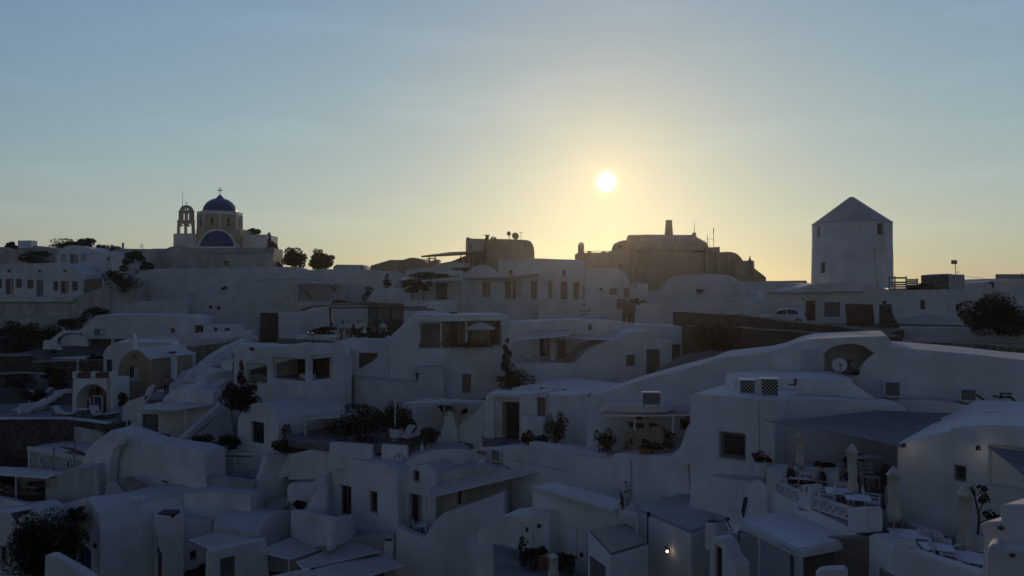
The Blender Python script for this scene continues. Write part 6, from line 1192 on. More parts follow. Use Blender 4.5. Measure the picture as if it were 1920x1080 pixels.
# ================================================================ lower middle: house with balcony doors, dome and awning
b = root('balcony_house', base(720, 1000, 44), 'white house with tall dark doors, small dome and roof loungers in the lower middle', 'house')
wall(b, 'left_front', (609, 47, 745, 43.5), [(609, 1060), (610, 893), (614, 856), (640, 858), (690, 866), (722, 869), (745, 883), (746, 1060)], 5, [('door', 637, 911, 657.5, 967, dict(r=.3, pm='dark', fm='shutter')), ('win', 692, 922, 706.5, 961.5, dict(r=.3, n=1))])
wall(b, 'right_front', (745, 44.6, 818, 43), [(745.4, 1060), (746, 884), (757, 883), (770, 876), (800, 870), (817, 888), (818, 1060)], 4, [('win', 774, 883, 785, 903, dict(r=.25, n=1)), ('curt', 765.5, 928, 791.5, 1000, dict(r=.4))])
wall(b, 'dome', (752, 44.4, 895, 45.2), [(752, 900), (752, 884)] + crv([(752, 882), (762, 868), (775, 858), (795, 850), (815, 844), (845, 842), (872, 843), (888, 850), (895, 866)]) + [(896, 900)], 2.0)
wall(b, 'right_wing', (816, 43.6, 950, 41.6), [(816, 1060), (816, 886), (860, 880), (900, 872), (950, 880), (955, 1060)], 3, [('win', 857, 916, 864.5, 946, dict(r=.25, n=1))], mat='oldwhite')
wall(b, 'roof_back', (640, 49, 712, 48), [(620, 880), (640, 850), (704, 856), (706, 845), (760, 845), (766, 880)], .5)
obj('roof_deck', MB().hprism([XY(616, 47.6), XY(745, 44.2), XY(765, 46.5), XY(700, 50), XY(625, 50)], zz(868, 46) - .5, zz(868, 46)), 'roofgrey', b)
wall(b, 'roof_chimney', (735, 45, 753, 45), [(735, 890), (737, 860), (739, 853), (743, 852), (745, 855), (748, 852), (752, 854), (754, 862), (757, 890)], .8, [('none', 739.5, 854, 742.5, 859, dict(r=.2, arch=1)), ('none', 747, 854, 750, 859, dict(r=.2, arch=1))], jit=0)
wall(b, 'low_chimney', (718, 42, 738, 42), [(719, 1050), (719, 1012), (722, 1009), (736, 1008), (738, 1012), (738, 1050)], .7, jit=0)
for x in (723, 728, 733): obj('vent', MB().box(P(x, 1012, 41.95), (.1, .06, .14)), 'dark', b)
wall(b, 'ramp_parapet', (790, 41.2, 950, 39.6), [(740, 1130), (742, 985), (770, 1000), (795, 1008), (800, 1002), (806, 990), (818, 974), (832, 962), (846, 957), (900, 939), (942, 924), (946, 926), (946, 960), (1000, 1130)], .5)
obj('balcony_floor', MB().hprism([XY(742, 44.6), XY(818, 43), XY(950, 41.6), XY(945, 40), XY(800, 41.4), XY(742, 43.0)], zz(1008, 42.4) - .3, zz(1008, 42.4)), 'paving', b)
pole(b, 798.5, 1006, 930, 42, .05)
canopy('taupe awning over the right wing of the balcony house', [(803, 934, 41.2), (1008, 885, 40), (895, 879, 43), (816, 904, 43.7)], .1, 'canvas')
lounger('left of two roof loungers above the balcony house', 706, 864, 47, R(-40)); lounger('right of two roof loungers above the balcony house', 722, 864, 46.6, R(-40))
chair('white curved chair on the balcony', (P(782, 1005, 42.6).x, 42.9, zz(1008, 42.4)), R(90)); table('small white round balcony table', 790, 1005, 42.5, .6, .6, .7, round_=True, pt=Vector((P(791, 1005, 42.5).x, 42.5, zz(1008, 42.4))))
for x, lb in ((791, 'left white post stub on the dome roof terrace'), (806, 'right white post stub on the dome roof terrace')): wall(None, 'white_post', 45.5, [(x - 3, 850), (x - 2.5, 830), (x, 826), (x + 2.5, 830), (x + 3, 850)], .3, label=lb, cat='post', jit=0)
b = root('balcony_box', base(600, 1020, 42), 'white box balcony with plain solid sides at the corner of the balcony house', 'balcony')
wall(b, 'front', (543, 44, 623, 40.5), [(543, 1040), (545, 956), (560, 958), (622.5, 972), (622.5, 1028), (600, 1024)], .35); wall(b, 'side', (622.7, 40.5, 670, 44.5), [(622.7, 1028), (622.7, 972), (668, 964), (668, 1012)], .35)
wall(b, 'corner_post', (620, 40.2, 634, 40.8), [(620.5, 1034), (621, 1004), (628, 1003), (630, 1030)], .3, jit=0); obj('floor', MB().hprism([XY(545, 43.9), XY(623, 40.7), XY(668, 44.4), XY(600, 47)], zz(1005, 43) - .4, zz(1005, 43)), 'roofgrey', b)

# long terrace wall below the gateway
b = root('long_wall', base(1100, 950, 36), 'long plain white terrace wall with pipes running across the lower middle', 'wall')
wall(b, 'wall', (850, 47, 1300, 31.5), [(850, 1060), (855, 850), (870, 846), (900, 838), (960, 836), (1010, 843), (1075, 856), (1138, 861), (1148, 861), (1150, 851), (1166, 849), (1200, 854), (1296, 857), (1430, 900), (1430, 1060)], 2.5)
wall(b, 'planter', (990, 41.3, 1140, 36.9), [(990, 850), (991, 829), (1073, 841), (1092, 845), (1138, 853), (1138, 862), (1073, 860)], .6)
wall(b, 'flank', (1250, 33, 1296, 31.4), [(1240, 870), (1262, 856)] + crv([(1262, 852), (1275, 838), (1284, 815), (1290, 798), (1296, 794)]) + [(1298, 870)], .5)
pl = Plane((850, 47, 1300, 31.5))
for pts in ([(1185, 862), (1183, 948)], [(1292, 866), (1297, 925)], [(1296, 927), (1268, 932), (1242, 933), (1241, 950)], [(1297, 927), (1320, 917), (1338, 905)]): obj('pipe', MB().tube([pl.w(pl.uz(*p)[0], -.06, pl.uz(*p)[1]) for p in pts], .03, 5), 'roofgrey', b)
obj('upper_terrace', MB().hprism([XY(905, 46.5), XY(1020, 45.5), XY(1290, 38.5), XY(1290, 33), XY(1140, 37.2), XY(990, 41.4), XY(905, 44.4)], zz(838, 43) - .8, zz(845, 42)), 'paving', label='paved terrace with shrubs in front of the gateway', cat='terrace')
ac_unit('latticed air conditioner cover on the long wall below the gateway', 920, 842, 940, 865, 42.8, yaw=R(-22)); 
b = root('vent_box', base(903, 862, 43.3), 'small white vent box with tile lid left of the latticed cover', 'vent'); wall(b, 'box', 43.3, [(896, 870), (897, 850), (909, 850), (910, 870)], .4, [('open', 898, 853, 902, 860, dict(r=.15)), ('open', 904.5, 853, 908, 860, dict(r=.15))], jit=0, bev=.02); obj('lid', MB().box(P(903.5, 848.5, 43.5), (.55, .6, .06), 0, Matrix.Rotation(R(8), 3, 'Y')), 'clay', b)
ac_unit('latticed air conditioner cover above the brown awning', 1203, 735, 1239, 760, 35.5, yaw=R(-6))
b = root('awning_house', base(1200, 830, 37), 'small white room with brown awning left of the big right house', 'house')
wall(b, 'wall', (1110, 39.5, 1300, 36.5), [(1108, 880), (1112, 770), (1140, 760), (1293, 770), (1296, 880)], 1.5, [('win', 1178, 792, 1208, 803, dict(r=.25)), ('win', 1217, 793, 1232, 803, dict(r=.25)), ('win', 1188, 778, 1203, 787, dict(r=.2)), ('win', 1273, 786, 1292, 806, dict(r=.25))])
wall(b, 'roof_ledge', (1120, 38.5, 1250, 36), [(1120, 775), (1128, 760), (1160, 757), (1240, 762), (1246, 775)], 1.2)
canopy('brown canvas awning with pale posts over the red shrubs', [(1122, 781, 36), (1293, 779, 34.2), (1293, 771, 36.8), (1135, 768, 38.6)], .05, 'canvasb', [(1125, 812, 781, 36), (1190, 806, 780, 35.4), (1262, 812, 780, 34.6)])
wall(None, 'court_divider', (1175, 36.4, 1250, 35), [(1160, 860), (1170, 808), (1215, 800), (1240, 799), (1243, 860)], .3, label='low brownish divider wall behind the red shrubs', cat='wall', mat='tan')
pot('square clay planter below the red shrubs', P(1212, 858, 34.6), .4, .5, 'clay', 'leafr', .4); pot('square pale planter beside the clay one', P(1240, 856, 34.4), .45, .35, 'tan', 'leafr', .3)

# rooms at the bottom middle
b = root('service_rooms', base(1080, 1060, 31), 'plain white service rooms with long sloping coping at the bottom middle', 'house')
wall(b, 'wall', (960, 35, 1160, 30), [(960, 1140), (965, 985), (998, 960), (999, 913), (1005, 912), (1040, 922), (1100, 938), (1155, 955), (1158, 1140)], 1.2, [('win', 1079, 995, 1101, 1050, dict(r=.06, fm='white', pm='white', n=1))])
mb = MB(); mb.bar(P(1004, 913, 33.8), P(1156, 955, 29.8), .5, .12); obj('coping', mb, 'white', b)
wall(b, 'front_block', (940, 33.5, 1030, 32), [(890, 1140), (895, 1000), (940, 968), (960, 966), (1030, 964), (1032, 1140)], 1.5, [('win', 976, 982, 999, 1014, dict(r=.06, fm='white', pm='white', n=1))])
wall(b, 'left_ramp', (880, 40, 970, 36), [(800, 1140), (850, 1040), (890, 1005), (960, 960), (972, 955), (975, 1140)], .6)
for x, y in ((900, 1012), (915, 1030)): obj('drain_spout', MB().tube([P(x, y, 38), P(x, y, 37.6)], .13, 10), 'darkwood', b)
for x, y in ((988, 993), (1010, 986), (1090, 1040), (1110, 1009)): obj('fitting', MB().box(P(x, y, 30.8 if x > 1040 else 32.2), (.14, .12, .16)), 'metald', b)
b = root('louvre_door', base(1178, 1020, 29.5), 'tall white louvred door panel leaning by the service rooms', 'door')
wall(b, 'frame', (1160, 29.6, 1196, 28.8), [(1165, 1016), (1161, 958), (1173, 957), (1192, 963), (1193, 1022)], .12, jit=0, bev=.01)
pl = Plane((1160, 29.55, 1196, 28.75))
for k in range(14): obj('slat', MB().bar(pl.w(pl.uz(1164, 968)[0], -.03, pl.uz(1164, 968 + 3.3 * k)[1]), pl.w(pl.uz(1190, 970)[0], -.03, pl.uz(1190, 971 + 3.4 * k)[1]), .03, .045), 'metalw', b)
wall(b, 'arch_post', (1154, 30, 1166, 29.7), [(1154, 1010), (1155, 952), (1160, 946), (1164, 952), (1166, 1010)], .4, jit=0)
bush('sapling', 'leafy twig growing from the wall above the louvred door', 1167, 925, 29.6, 16, 26, 'plant', 'leafd', n=120, size=.09, ground=zz(955, 29.6))
b = root('box_house', base(1270, 1060, 28), 'square white flat roofed house at the bottom right of the middle', 'house')
obj('walls', MB().hprism([XY(1196, 29.8), XY(1296, 27), XY(1400, 29.5), XY(1290, 33)], -14.5, -9.1), 'white', b, bev=.08); obj('roof', MB().hprism([XY(1200, 29.8), XY(1296, 27.15), XY(1394, 29.5), XY(1290, 32.8)], -9.1, -9.02), 'roofgrey', b)
pl = Plane((1196, 29.8, 1296, 27)); obj('slot', MB().lbox(pl, pl.uz(1214, 1000)[0], pl.uz(1215.5, 1000)[0], -.02, .1, pl.uz(1214, 1023)[1], pl.uz(1214, 960)[1]), 'dark', b)
b = root('wall_lamp', base(1251, 1040, 27.8), 'bright lit bulb lamp on the box house wall', 'lamp'); c = P(1251, 1034, 27.9); obj('bulb', MB().lathe(c, [(.001, -.05), (.04, -.03), (.05, 0), (.035, .035), (.001, .05)], 10), 'lamplit', b); obj('bracket', MB().box(c + Vector((0, .1, .05)), (.06, .16, .2)), 'metald', b)
ld = bpy.data.lights.new('bulb_light', 'POINT'); ld.energy = .06; ld.color = (1, .8, .55); ld.shadow_soft_size = .07; lo = bpy.data.objects.new('bulb_light', ld); COL.objects.link(lo); lo.parent = b; lo.location = c + Vector((-.05, -.14, 0)) - ORIG[b]
b = root('low_house', base(1160, 1070, 26), 'low white flat roofed annexe at the bottom middle', 'house')
obj('walls', MB().hprism([XY(1102, 28.6), XY(1145, 25.8), XY(1216, 27), XY(1180, 29.6)], -15, -9.5), 'white', b, bev=.06); obj('roof', MB().hprism([XY(1106, 28.5), XY(1146, 26), XY(1211, 27.05), XY(1180, 29.3)], -9.5, -9.42), 'taupe', b)
wall(b, 'window', (1103, 28.4, 1143, 25.9), [(1106, 1100), (1106, 1042), (1135, 1062), (1135, 1120)], .05, mat='greydoor', jit=0, bev=0)
for x, h, lb in ((982, 1045, 'tall spiky pot plant by the service rooms'), (1000, 1058, 'small bushy pot plant by the service rooms'), (1017, 1058, 'dark flower pot at the right of the pot group'), (1052, 1062, 'reddish pot plant behind the folded parasol'), (1066, 1075, 'low red pot plant at the bottom edge')):
    pot(lb, Vector((P(x, h, 30.5).x, 30.9 - (h - 1045) * .03, zz(1066, 30.5))), .24, .4, 'clay' if x % 2 else 'metald', 'leafr' if x > 1040 else 'leafd', .9 if x < 990 else .5)
obj('service_yard', MB().hprism([XY(925, 33.4), XY(1010, 32), XY(1100, 30), XY(1096, 27.4), XY(925, 28.5)], -12.4, zz(1066, 30.5)), 'paving', label='small paved yard with pot plants at the bottom middle', cat='yard')
def parasol(label, px, ytop, ypole0, ybot, Y, lean=0.0, wid=.23, mat='umbrella', group='folded parasols', seed=0, tilt=0.0):
    """a folded parasol: pleated cloth gathered by a strap, on its pole"""
    top = P(px, ytop, Y); foot = P(px + lean, ybot, Y); c0 = P(px + lean * .6, ypole0, Y); h = top.z - c0.z; rd = random.Random(seed)
    b = root('folded_parasol', foot, label, 'umbrella', group); n = 26; mb = MB(); prof = [(.0, .03), (.02, .30), (.06, .62), (.13, 1.0), (.16, 1.06), (.17, .84), (.40, .80), (.66, .72), (.70, .70), (.76, .86), (.90, 1.02), (.97, .85), (1.0, .55), (.985, .2)]; ph = rd.uniform(0, 6)
    for t, r in prof:
        c = top.lerp(c0, t)
        for k in range(n):
            a = 2 * PI * k / n; pl_ = 1 + (.16 if t > .15 else .04) * math.sin(a * 7 + ph + t * 2) + .08 * math.sin(a * 3 + ph * 2 + t * 5)
            mb.v.append(c + Vector((math.cos(a), math.sin(a), 0)) * wid * r * pl_ + Vector((0, 0, (-.10 * max(0, math.sin(a * 3.5 + ph)) if .8 < t < .99 else 0))))
    for i in range(len(prof) - 1):
        for k in range(n): mb.f.append((i * n + k, i * n + (k + 1) % n, (i + 1) * n + (k + 1) % n, (i + 1) * n + k))
    mb.f.append(tuple(range(n))); obj('canopy', mb, mat, b, smooth_ang=80)
    mid = top.lerp(c0, .62); obj('strap', MB().tube([mid + Vector((math.cos(2 * PI * k / 16), math.sin(2 * PI * k / 16), .1 * math.cos(2 * PI * k / 16))) * wid * .68 for k in range(17)], .018, 5), mat, b)
    obj('pole', MB().tube([foot, top.lerp(c0, .5), top], .028, 8), 'metalw', b); obj('base', MB().lathe(foot, [(.28, 0), (.28, .05), (.06, .08), (.001, .08)], 16), 'metalg', b); return b
parasol('folded parasol standing by the pots at the bottom edge', 1038, 1038, 1080, 1086, 29.4, wid=.2, seed=9)

# ================================================================ right: big house, sails, terrace
b = root('upper_right_house', base(1600, 740, 35), 'long white house with sloping roofline, shuttered door and arched niche on the right', 'house')
wall(b, 'wall', (1110, 40, 1920, 32), [(1095, 900), (1105, 745), (1150, 728), (1200, 713), (1255, 698), (1312, 684), (1330, 676), (1345, 671), (1435, 661.5), (1462, 655), (1495, 642), (1520, 635.5), (1600, 632), (1655, 630.5), (1664, 631), (1669, 637), (1672, 652), (1730, 656), (1830, 665), (1925, 676), (2000, 682), (2000, 900)], 5,
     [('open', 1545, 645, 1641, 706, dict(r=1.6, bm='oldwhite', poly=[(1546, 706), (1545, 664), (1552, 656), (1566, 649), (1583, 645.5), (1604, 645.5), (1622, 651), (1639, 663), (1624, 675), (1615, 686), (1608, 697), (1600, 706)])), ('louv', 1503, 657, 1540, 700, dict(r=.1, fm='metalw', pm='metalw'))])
pl = Plane((1110, 40, 1920, 32)); mb = MB(); u, z = pl.uz(1521.5, 678); mb.lbox(pl, u - .03, u + .03, -.05, .05, pl.uz(1521, 700)[1], pl.uz(1521, 657)[1]); obj('centre_stile', mb, 'metalw', b)
wall(b, 'lower_ledge', (1640, 33.8, 1920, 30.6), [(1630, 1000), (1640, 748), (1740, 750), (1800, 757), (1850, 764), (2000, 768), (2000, 1000)], 1.6)
wall(b, 'roof_slab', (1375, 34.4, 1600, 33), [(1370, 760), (1378, 704), (1440, 702), (1560, 703), (1598, 709), (1604, 760)], 2)
dish('round pale satellite dish inside the arched niche', P(1574, 684, 34.2), .33, R(-15), 5, 'metalw', pole=.5)
obj('niche_junk', MB().add([], []).box(P(1594, 676, 34.4), (.3, .2, .1)).box(P(1592, 684, 34.3), (.12, .12, .5)).box(P(1594, 700, 34.2), (.6, .4, .14)).box(P(1604, 697, 34.1), (.3, .2, .2)), 'metald', b)
ac_unit('left of the twin latticed covers on the big house roof', 1386, 711, 1416, 739, 30.6, yaw=R(-10)); ac_unit('right of the twin latticed covers on the big house roof', 1425, 709, 1459, 743, 30.0, yaw=R(-10))
ac_unit('louvred cover on the ledge above the big shade sail', 1657, 714, 1686, 744, 33.2, yaw=R(-14)); ac_unit('louvred cover with cables at the right end of the ledge', 1799, 728, 1828, 752, 31.9, yaw=R(-14))
b = root('wall_bracket', base(1490, 722, 31.5), 'small metal bracket beside the twin latticed covers', 'bracket'); obj('arm', MB().bar(P(1479, 721, 31.6), P(1497, 722, 31.6), .05), 'metald', b); obj('head', MB().box(P(1491, 715, 31.6), (.1, .1, .25)), 'metald', b)
b = root('roof_pipes', base(1880, 750, 31.2), 'bundle of dark pipes and brackets at the right end of the ledge', 'pipes')
for pts in ([(1862, 742), (1875, 746), (1885, 744), (1897, 746), (1903, 752)], [(1830, 740), (1845, 750), (1858, 758), (1870, 763)], [(1876, 738), (1896, 738), (1896, 744), (1876, 744), (1876, 738)]): obj('pipe', MB().tube([P(x, y, 31.1) for x, y in pts], .045, 6), 'metald', b)
b = root('big_house', base(1400, 900, 29), 'big white cubic house with framed square window on the right', 'house')
wall(b, 'front', (1293, 30.6, 1453, 28.6), [(1293, 1000), (1294, 741), (1300, 739), (1380, 743), (1453, 749), (1453.5, 1000)], 6, [('win', 1347.5, 812, 1397, 861, dict(r=.4, fm='taupe', fw=.12, n=1))])
wall(b, 'recessed_front', (1453, 30.2, 1700, 29.5), [(1453, 1000), (1453.6, 748), (1530, 749), (1600, 752), (1645, 758), (1700, 762), (1700, 1000)], 2)
wall(b, 'roof_step', (1375, 32, 1600, 31.2), [(1372, 760), (1376, 714), (1440, 712), (1570, 712), (1590, 713), (1640, 745), (1645, 762), (1600, 770)], 3)
wall(b, 'base_flare', (1293, 30.2, 1440, 27.5), [(1280, 1080), (1296, 905), (1330, 893), (1372, 898), (1416, 906), (1440, 915), (1440, 1080)], 1.6)
b = root('shade_sail', base(1650, 800, 28), 'large dark grey shade sail stretched over the café terrace', 'sail')
obj('cloth', grid_sheet([P(1444, 790, 26.5), P(1690, 838, 24.6), P(1824, 775, 30), P(1645, 769, 29.4)], .25, .02, 12, scallop=.06), 'canvasd', b); obj('guy_rope', MB().tube([P(1444, 790, 26.5), P(1430, 786, 28.5)], .02, 5), 'metald', b)
b = root('side_sail', base(1890, 870, 21.5), 'smaller dark shade sail corner at the right edge', 'sail'); obj('cloth', grid_sheet([P(1850, 836, 22.4), P(1925, 895, 20), P(2010, 875, 19.5), P(1960, 850, 22)], .2, .02, scallop=.06), 'canvasd', b)
b = root('front_right_house', base(1800, 990, 23), 'white house with small square window and wall lamps at the right edge', 'house')
wall(b, 'front', (1682, 25, 1920, 22.6), [(1682, 1060), (1681, 832), (1690, 829), (1725, 821), (1745, 814), (1776, 810), (1781, 803), (1800, 800), (1850, 797), (1930, 800), (2010, 803), (2010, 1060)], 5, [('win', 1788.5, 874, 1811, 903, dict(r=.3, fm='taupe', n=1)), ('open', 1855, 842, 1990, 920, dict(r=.25))])
wall(b, 'cap', (1776, 26.5, 1920, 25.5), [(1770, 840), (1778, 808), (1800, 800), (1850, 772), (1920, 774), (2010, 778), (2010, 840)], 3)
for i, (px, py, Y, rr) in enumerate(((1695, 836, 24.5, .07), (1834, 841, 23.1, .07), (1659, 757, 32.6, .06), (1812, 769, 30.9, .07))):
    lb = ('dim wall lamp at the left corner of the front right house', 'dim wall lamp above the small square window', 'small lit lamp below the ledge left of the sail peak', 'bright small lamp at the right corner of the large sail')[i]
    g = root('wall_lamp', P(px, py, Y), lb, 'lamp'); c = P(px, py, Y); obj('shade', MB().lathe(c, [(.03, .1), (.07, .06), (.07, -.06), (.06, -.06), (.055, .04), (.001, .05)], 12), 'metald' if i < 2 else 'metalw', g); obj('bulb', MB().lathe(c + Vector((0, 0, -.03)), [(.001, -.05), (.045, -.03), (.05, .02), (.001, .06)], 10), 'lamplit' if i > 1 else 'lampdim', g)
    ld = bpy.data.lights.new('lamp_light', 'POINT'); ld.energy = (.5, .5, .25, .7)[i]; ld.color = (1, .86, .66); ld.shadow_soft_size = .05; lo = bpy.data.objects.new('lamp_light', ld); COL.objects.link(lo); lo.parent = g; lo.location = (0, -.12, -.12)

# ---- café terrace
ZF = -7.4
b = root('cafe_terrace', tuple(G(1550, 960, ZF)), 'café terrace with white cross railing in front of the big house', 'terrace')
obj('floor', MB().hprism([XY(1420, 27.6), XY(1455, 30), XY(1690, 29.4), XY(1682, 24.9), XY(1690, 23.4), XY(1636, 22.3), XY(1592, 22.7), XY(1508, 25.0), XY(1428, 27.2)], ZF - .4, ZF), 'paving', b)
rp = Plane((1428, 27.1, 1605, 22.4))
wall(b, 'outer_wall', rp, [(1390, 1140), (1398, 925), (1412, 899), (1425, 900), (1440, 914), (1508, 950), (1590, 986), (1605, 1000), (1605, 1140)], .4)
zl = lambda x, y: rp.uz(x, y)
def rail(xa, ya0, ya1, xb, yb0, yb1, nx):
    (ua, a1), (_, a0), (ub, b1), (_, b0) = zl(xa, ya0), zl(xa, ya1), zl(xb, yb0), zl(xb, yb1); xrail(b, rp, ua, ub, a0, a1, b0, b1, nx, .055, .12)
rail(1440, 901, 921, 1496, 922, 941, 5); rail(1515, 930, 950, 1589, 953, 975, 6)
def post(x0, x1, yt, yb, holes=()): wall(b, 'rail_post', rp, [(x0, yb), (x0 + .8, yt + 6), (x0 + 4, yt), (x1 - 4, yt), (x1 - .8, yt + 6), (x1, yb)], .55, holes, jit=0, bev=.05)
post(1495.5, 1520, 909, 960, [('none', 1499.5, 913, 1504, 922, dict(thru=True, arch=1)), ('none', 1509, 913, 1514, 922, dict(thru=True, arch=1))]); post(1588, 1628, 952, 1000)
wall(b, 'counter', (1437, 26.6, 1572, 25.4), [(1436, 960), (1437, 876), (1455, 879), (1500, 884), (1540, 886), (1572, 886), (1573, 960)], .9)
wall(b, 'back_planter', (1460, 29.2, 1640, 28.6), [(1460, 920), (1461, 872), (1500, 872), (1572, 876), (1640, 876), (1640, 920)], .8)
wall(b, 'step_wall', (1634, 22.6, 1692, 24.4), [(1634, 1060), (1634, 986), (1650, 983), (1690, 976), (1692, 1060)], .25)
wall(b, 'step_wall', (1692, 24.2, 1758, 21.6), [(1692, 1060), (1692, 976.5), (1756, 998), (1758, 1060)], .22)
bush('bush', 'grassy dark plant on the planter behind the seated couple', 1547, 873, 27.6, 17, 9, mat='leafd'); bush('bush', 'loose dark shrub behind the second folded parasol', 1603, 864, 28, 20, 13, mat='leafd')
pot('white round pot with dark flowers at the left end of the railing', P(1429, 893, 27.3), .3, .55, 'white', 'leafr', .35)
parasol('folded parasol beside the white counter, farthest of the four', 1500, 808, 876, 905, 26.4, wid=.15, seed=1); parasol('folded parasol in the middle of the café terrace', 1598, 832, 930, 953, 24.0, wid=.17, lean=1, seed=2)
ZL = -8.1
parasol('folded parasol at the step down, with wide bottom fold', 1676, 875, 975, 1034, 22.6, wid=.20, lean=0, seed=3); parasol('folded parasol beside the young tree at the right', 1809, 908, 1040, 1052, 21.4, wid=.19, seed=4)
def fl(px, py, z=ZF): return G(px, py, z)
for i, (px, py, rz, w_) in enumerate(((1572, 962, R(-18), .8), (1608, 975, R(-18), .75), (1503, 932, R(-18), .8))): table(('white café table behind the railing, left of the front one', 'white café table nearest to the railing corner post', 'café table between the seated couple')[i], 0, 0, 0, w_, w_, .74, rz, pt=fl(px, py))
for i, (px, py, rz) in enumerate(((1636, 968, R(60)), (1548, 962, R(-110)), (1577, 950, R(160)), (1482, 930, R(-100)), (1541, 936, R(80)), (1590, 938, R(60)))): chair(('white canvas armchair at the right of the front café table', 'white canvas armchair backing on to the railing', 'white canvas armchair behind the front tables', 'chair of the left seated diner', 'chair of the middle seated diner', 'chair of the diner half hidden by the parasol')[i], fl(px, py), rz)
for i, (px, py) in enumerate(((1622, 912), (1632, 916))): chair(('left ladder back chair by the sail shaded wall', 'right ladder back chair by the sail shaded wall')[i], fl(px, py), R(10), ladder=True, fm='metalw', mat='metalw')
table('white bar table behind the ladder back chairs', 0, 0, 0, 1.3, .6, 1.0, pt=fl(1622, 905))
b = root('coat_stand', fl(1661, 950), 'dark jacket hanging on a thin stand beside the third parasol', 'stand'); c = fl(1661, 950); obj('stand', MB().tube([c, c + Vector((0, 0, 1.5))], .02, 6), 'metalw', b); obj('jacket', MB().lathe(c + Vector((0, 0, .9)), [(.10, -.2), (.16, 0), (.17, .3), (.12, .5), (.03, .58)], 9, sx=1.2, sy=.5), 'shirtd', b); obj('foot', MB().box(c + Vector((0, 0, .02)), (.4, .4, .03)), 'metald', b)
# lower terrace
b = root('lower_terrace', tuple(G(1760, 1040, ZL)), 'lower café terrace with parapet at the bottom right', 'terrace')
obj('floor', MB().hprism([XY(1640, 22.0), XY(1692, 24.6), XY(1930, 22.6), XY(1930, 16), XY(1690, 18.5)], ZL - .4, ZL), 'paving', b)
wall(b, 'parapet', (1678, 20.5, 1880, 17), [(1676, 1140), (1677, 1017), (1682, 1010), (1694, 1010), (1699, 1028), (1740, 1043), (1800, 1062), (1850, 1076), (1885, 1090), (1885, 1140)], .4)
wall(b, 'step_block', (1640, 21.5, 1676, 20.6), [(1626, 1140), (1628, 1004), (1640, 1000), (1656, 1012), (1676, 1024), (1678, 1140)], .6)
for i, (px, py, rz, w_) in enumerate(((1704, 1046, R(-14), 1.05), (1757, 1073, R(-14), .85))): table(('large white table on the lower terrace, far one', 'square white table on the lower terrace, near one')[i], 0, 0, 0, w_, w_ * .8, .74, rz, pt=fl(px, py, ZL))
table('round white tray table under the right parasol', 0, 0, 0, 1.0, 1.0, .6, round_=True, pt=fl(1824, 1085, ZL))
for i, (px, py, rz) in enumerate(((1728, 1075, R(-100)), (1738, 1045, R(150)), (1778, 1062, R(120)), (1786, 1092, R(60)))): chair(('white armchair between the two lower tables', 'white armchair behind the far lower table', 'white armchair right of the near lower table', 'white armchair in front of the tray table')[i], fl(px, py, ZL), rz)
b = root('young_tree', fl(1833, 1030, ZL), 'thin young leafy tree in a white tub against the right wall', 'tree'); c = fl(1833, 1030, ZL); obj('tub', MB().lathe(c, [(.26, 0), (.33, .45), (.34, .5), (.3, .5), (.001, .46)], 16), 'white', b)
mb = MB(); mb.tube([c + Vector((0, 0, .4)), c + Vector((.05, 0, 1.0)), c + Vector((-.08, 0, 1.6)), c + Vector((-.15, 0, 2.0))], [.04, .035, .025, .012], 6); mb.tube([c + Vector((0, 0, 1.1)), c + Vector((.3, .1, 1.5))], [.025, .01], 5); mb.tube([c + Vector((0, 0, .8)), c + Vector((.5, 0, 1.0))], [.02, .01], 5); obj('trunk', mb, 'bark', b)
lv = leaves(c + Vector((0, 0, 1.7)), .38, .3, .3, 260, .10, seed=77); l2 = leaves(c + Vector((.45, 0, 1.05)), .3, .2, .14, 160, .10, seed=78); o_ = len(lv.v); lv.v += l2.v; lv.f += [tuple(i + o_ for i in f) for f in l2.f]; obj('crown', lv, 'leafd', b, smooth_ang=None, fix=False)
# stone studded block at the bottom right corner
b = root('stone_block', base(1890, 1080, 14), 'thick white wall block studded with dark stones at the bottom right corner', 'wall')
wall(b, 'upper', (1836, 15, 1960, 14), [(1836, 1140), (1845, 1010), (1838, 982), (1850, 978), (1876, 977), (1875, 952), (1880, 946), (1900, 945), (1990, 950), (1990, 1140)], 1.2, jit=.03, bev=.09)
wall(b, 'front', (1846, 14.2, 1960, 13.6), [(1848, 1140), (1852, 1028), (1858, 1021), (1870, 1020), (1880, 1030), (1990, 1032), (1990, 1140)], .5, bev=.09)
for x, y, Y in ((1876, 990, 14.62), (1912, 992, 14.5), (1898, 1041, 13.78)): obj('stone', MB().lathe(P(x, y, Y), [(.001, -.05), (.04, -.03), (.055, .01), (.03, .04), (.001, .045)], 7, sx=1.1), 'redbrown', b)

# ---- pergola below the terrace railing
ZP = -7.75
b = root('pergola', tuple(G(1500, 1080, -10.2)), 'white slatted pergola roof on square posts below the railing', 'pergola')
pc = [G(1385, 973, ZP), G(1503, 955, ZP), G(1629, 1004, ZP), G(1497, 1028, ZP)]         # back left, back right, right, front
for p in pc: p.z = ZP
n_ = 34
for k in range(n_):
    t = (k + .5) / n_; a = pc[0].lerp(pc[3], t); c_ = pc[1].lerp(pc[2], t); obj('slat', MB().bar(a + Vector((0, 0, -.02)), c_ + Vector((0, 0, -.02)), .058, .05), 'metalw', b)
for p, q in ((pc[0], pc[3]), (pc[3], pc[2]), (pc[1], pc[2]), (pc[0], pc[1])): obj('beam', MB().bar(p - Vector((0, 0, .16)), q - Vector((0, 0, .16)), .14, .22), 'metalw', b)
mid = pc[0].lerp(pc[3], .42)
for p in (pc[0], mid, pc[3], pc[2]): obj('post', MB().bar(p + Vector((.02, .05, -3.2)), p + Vector((.02, .05, -.28)), .2), 'metalw', b)
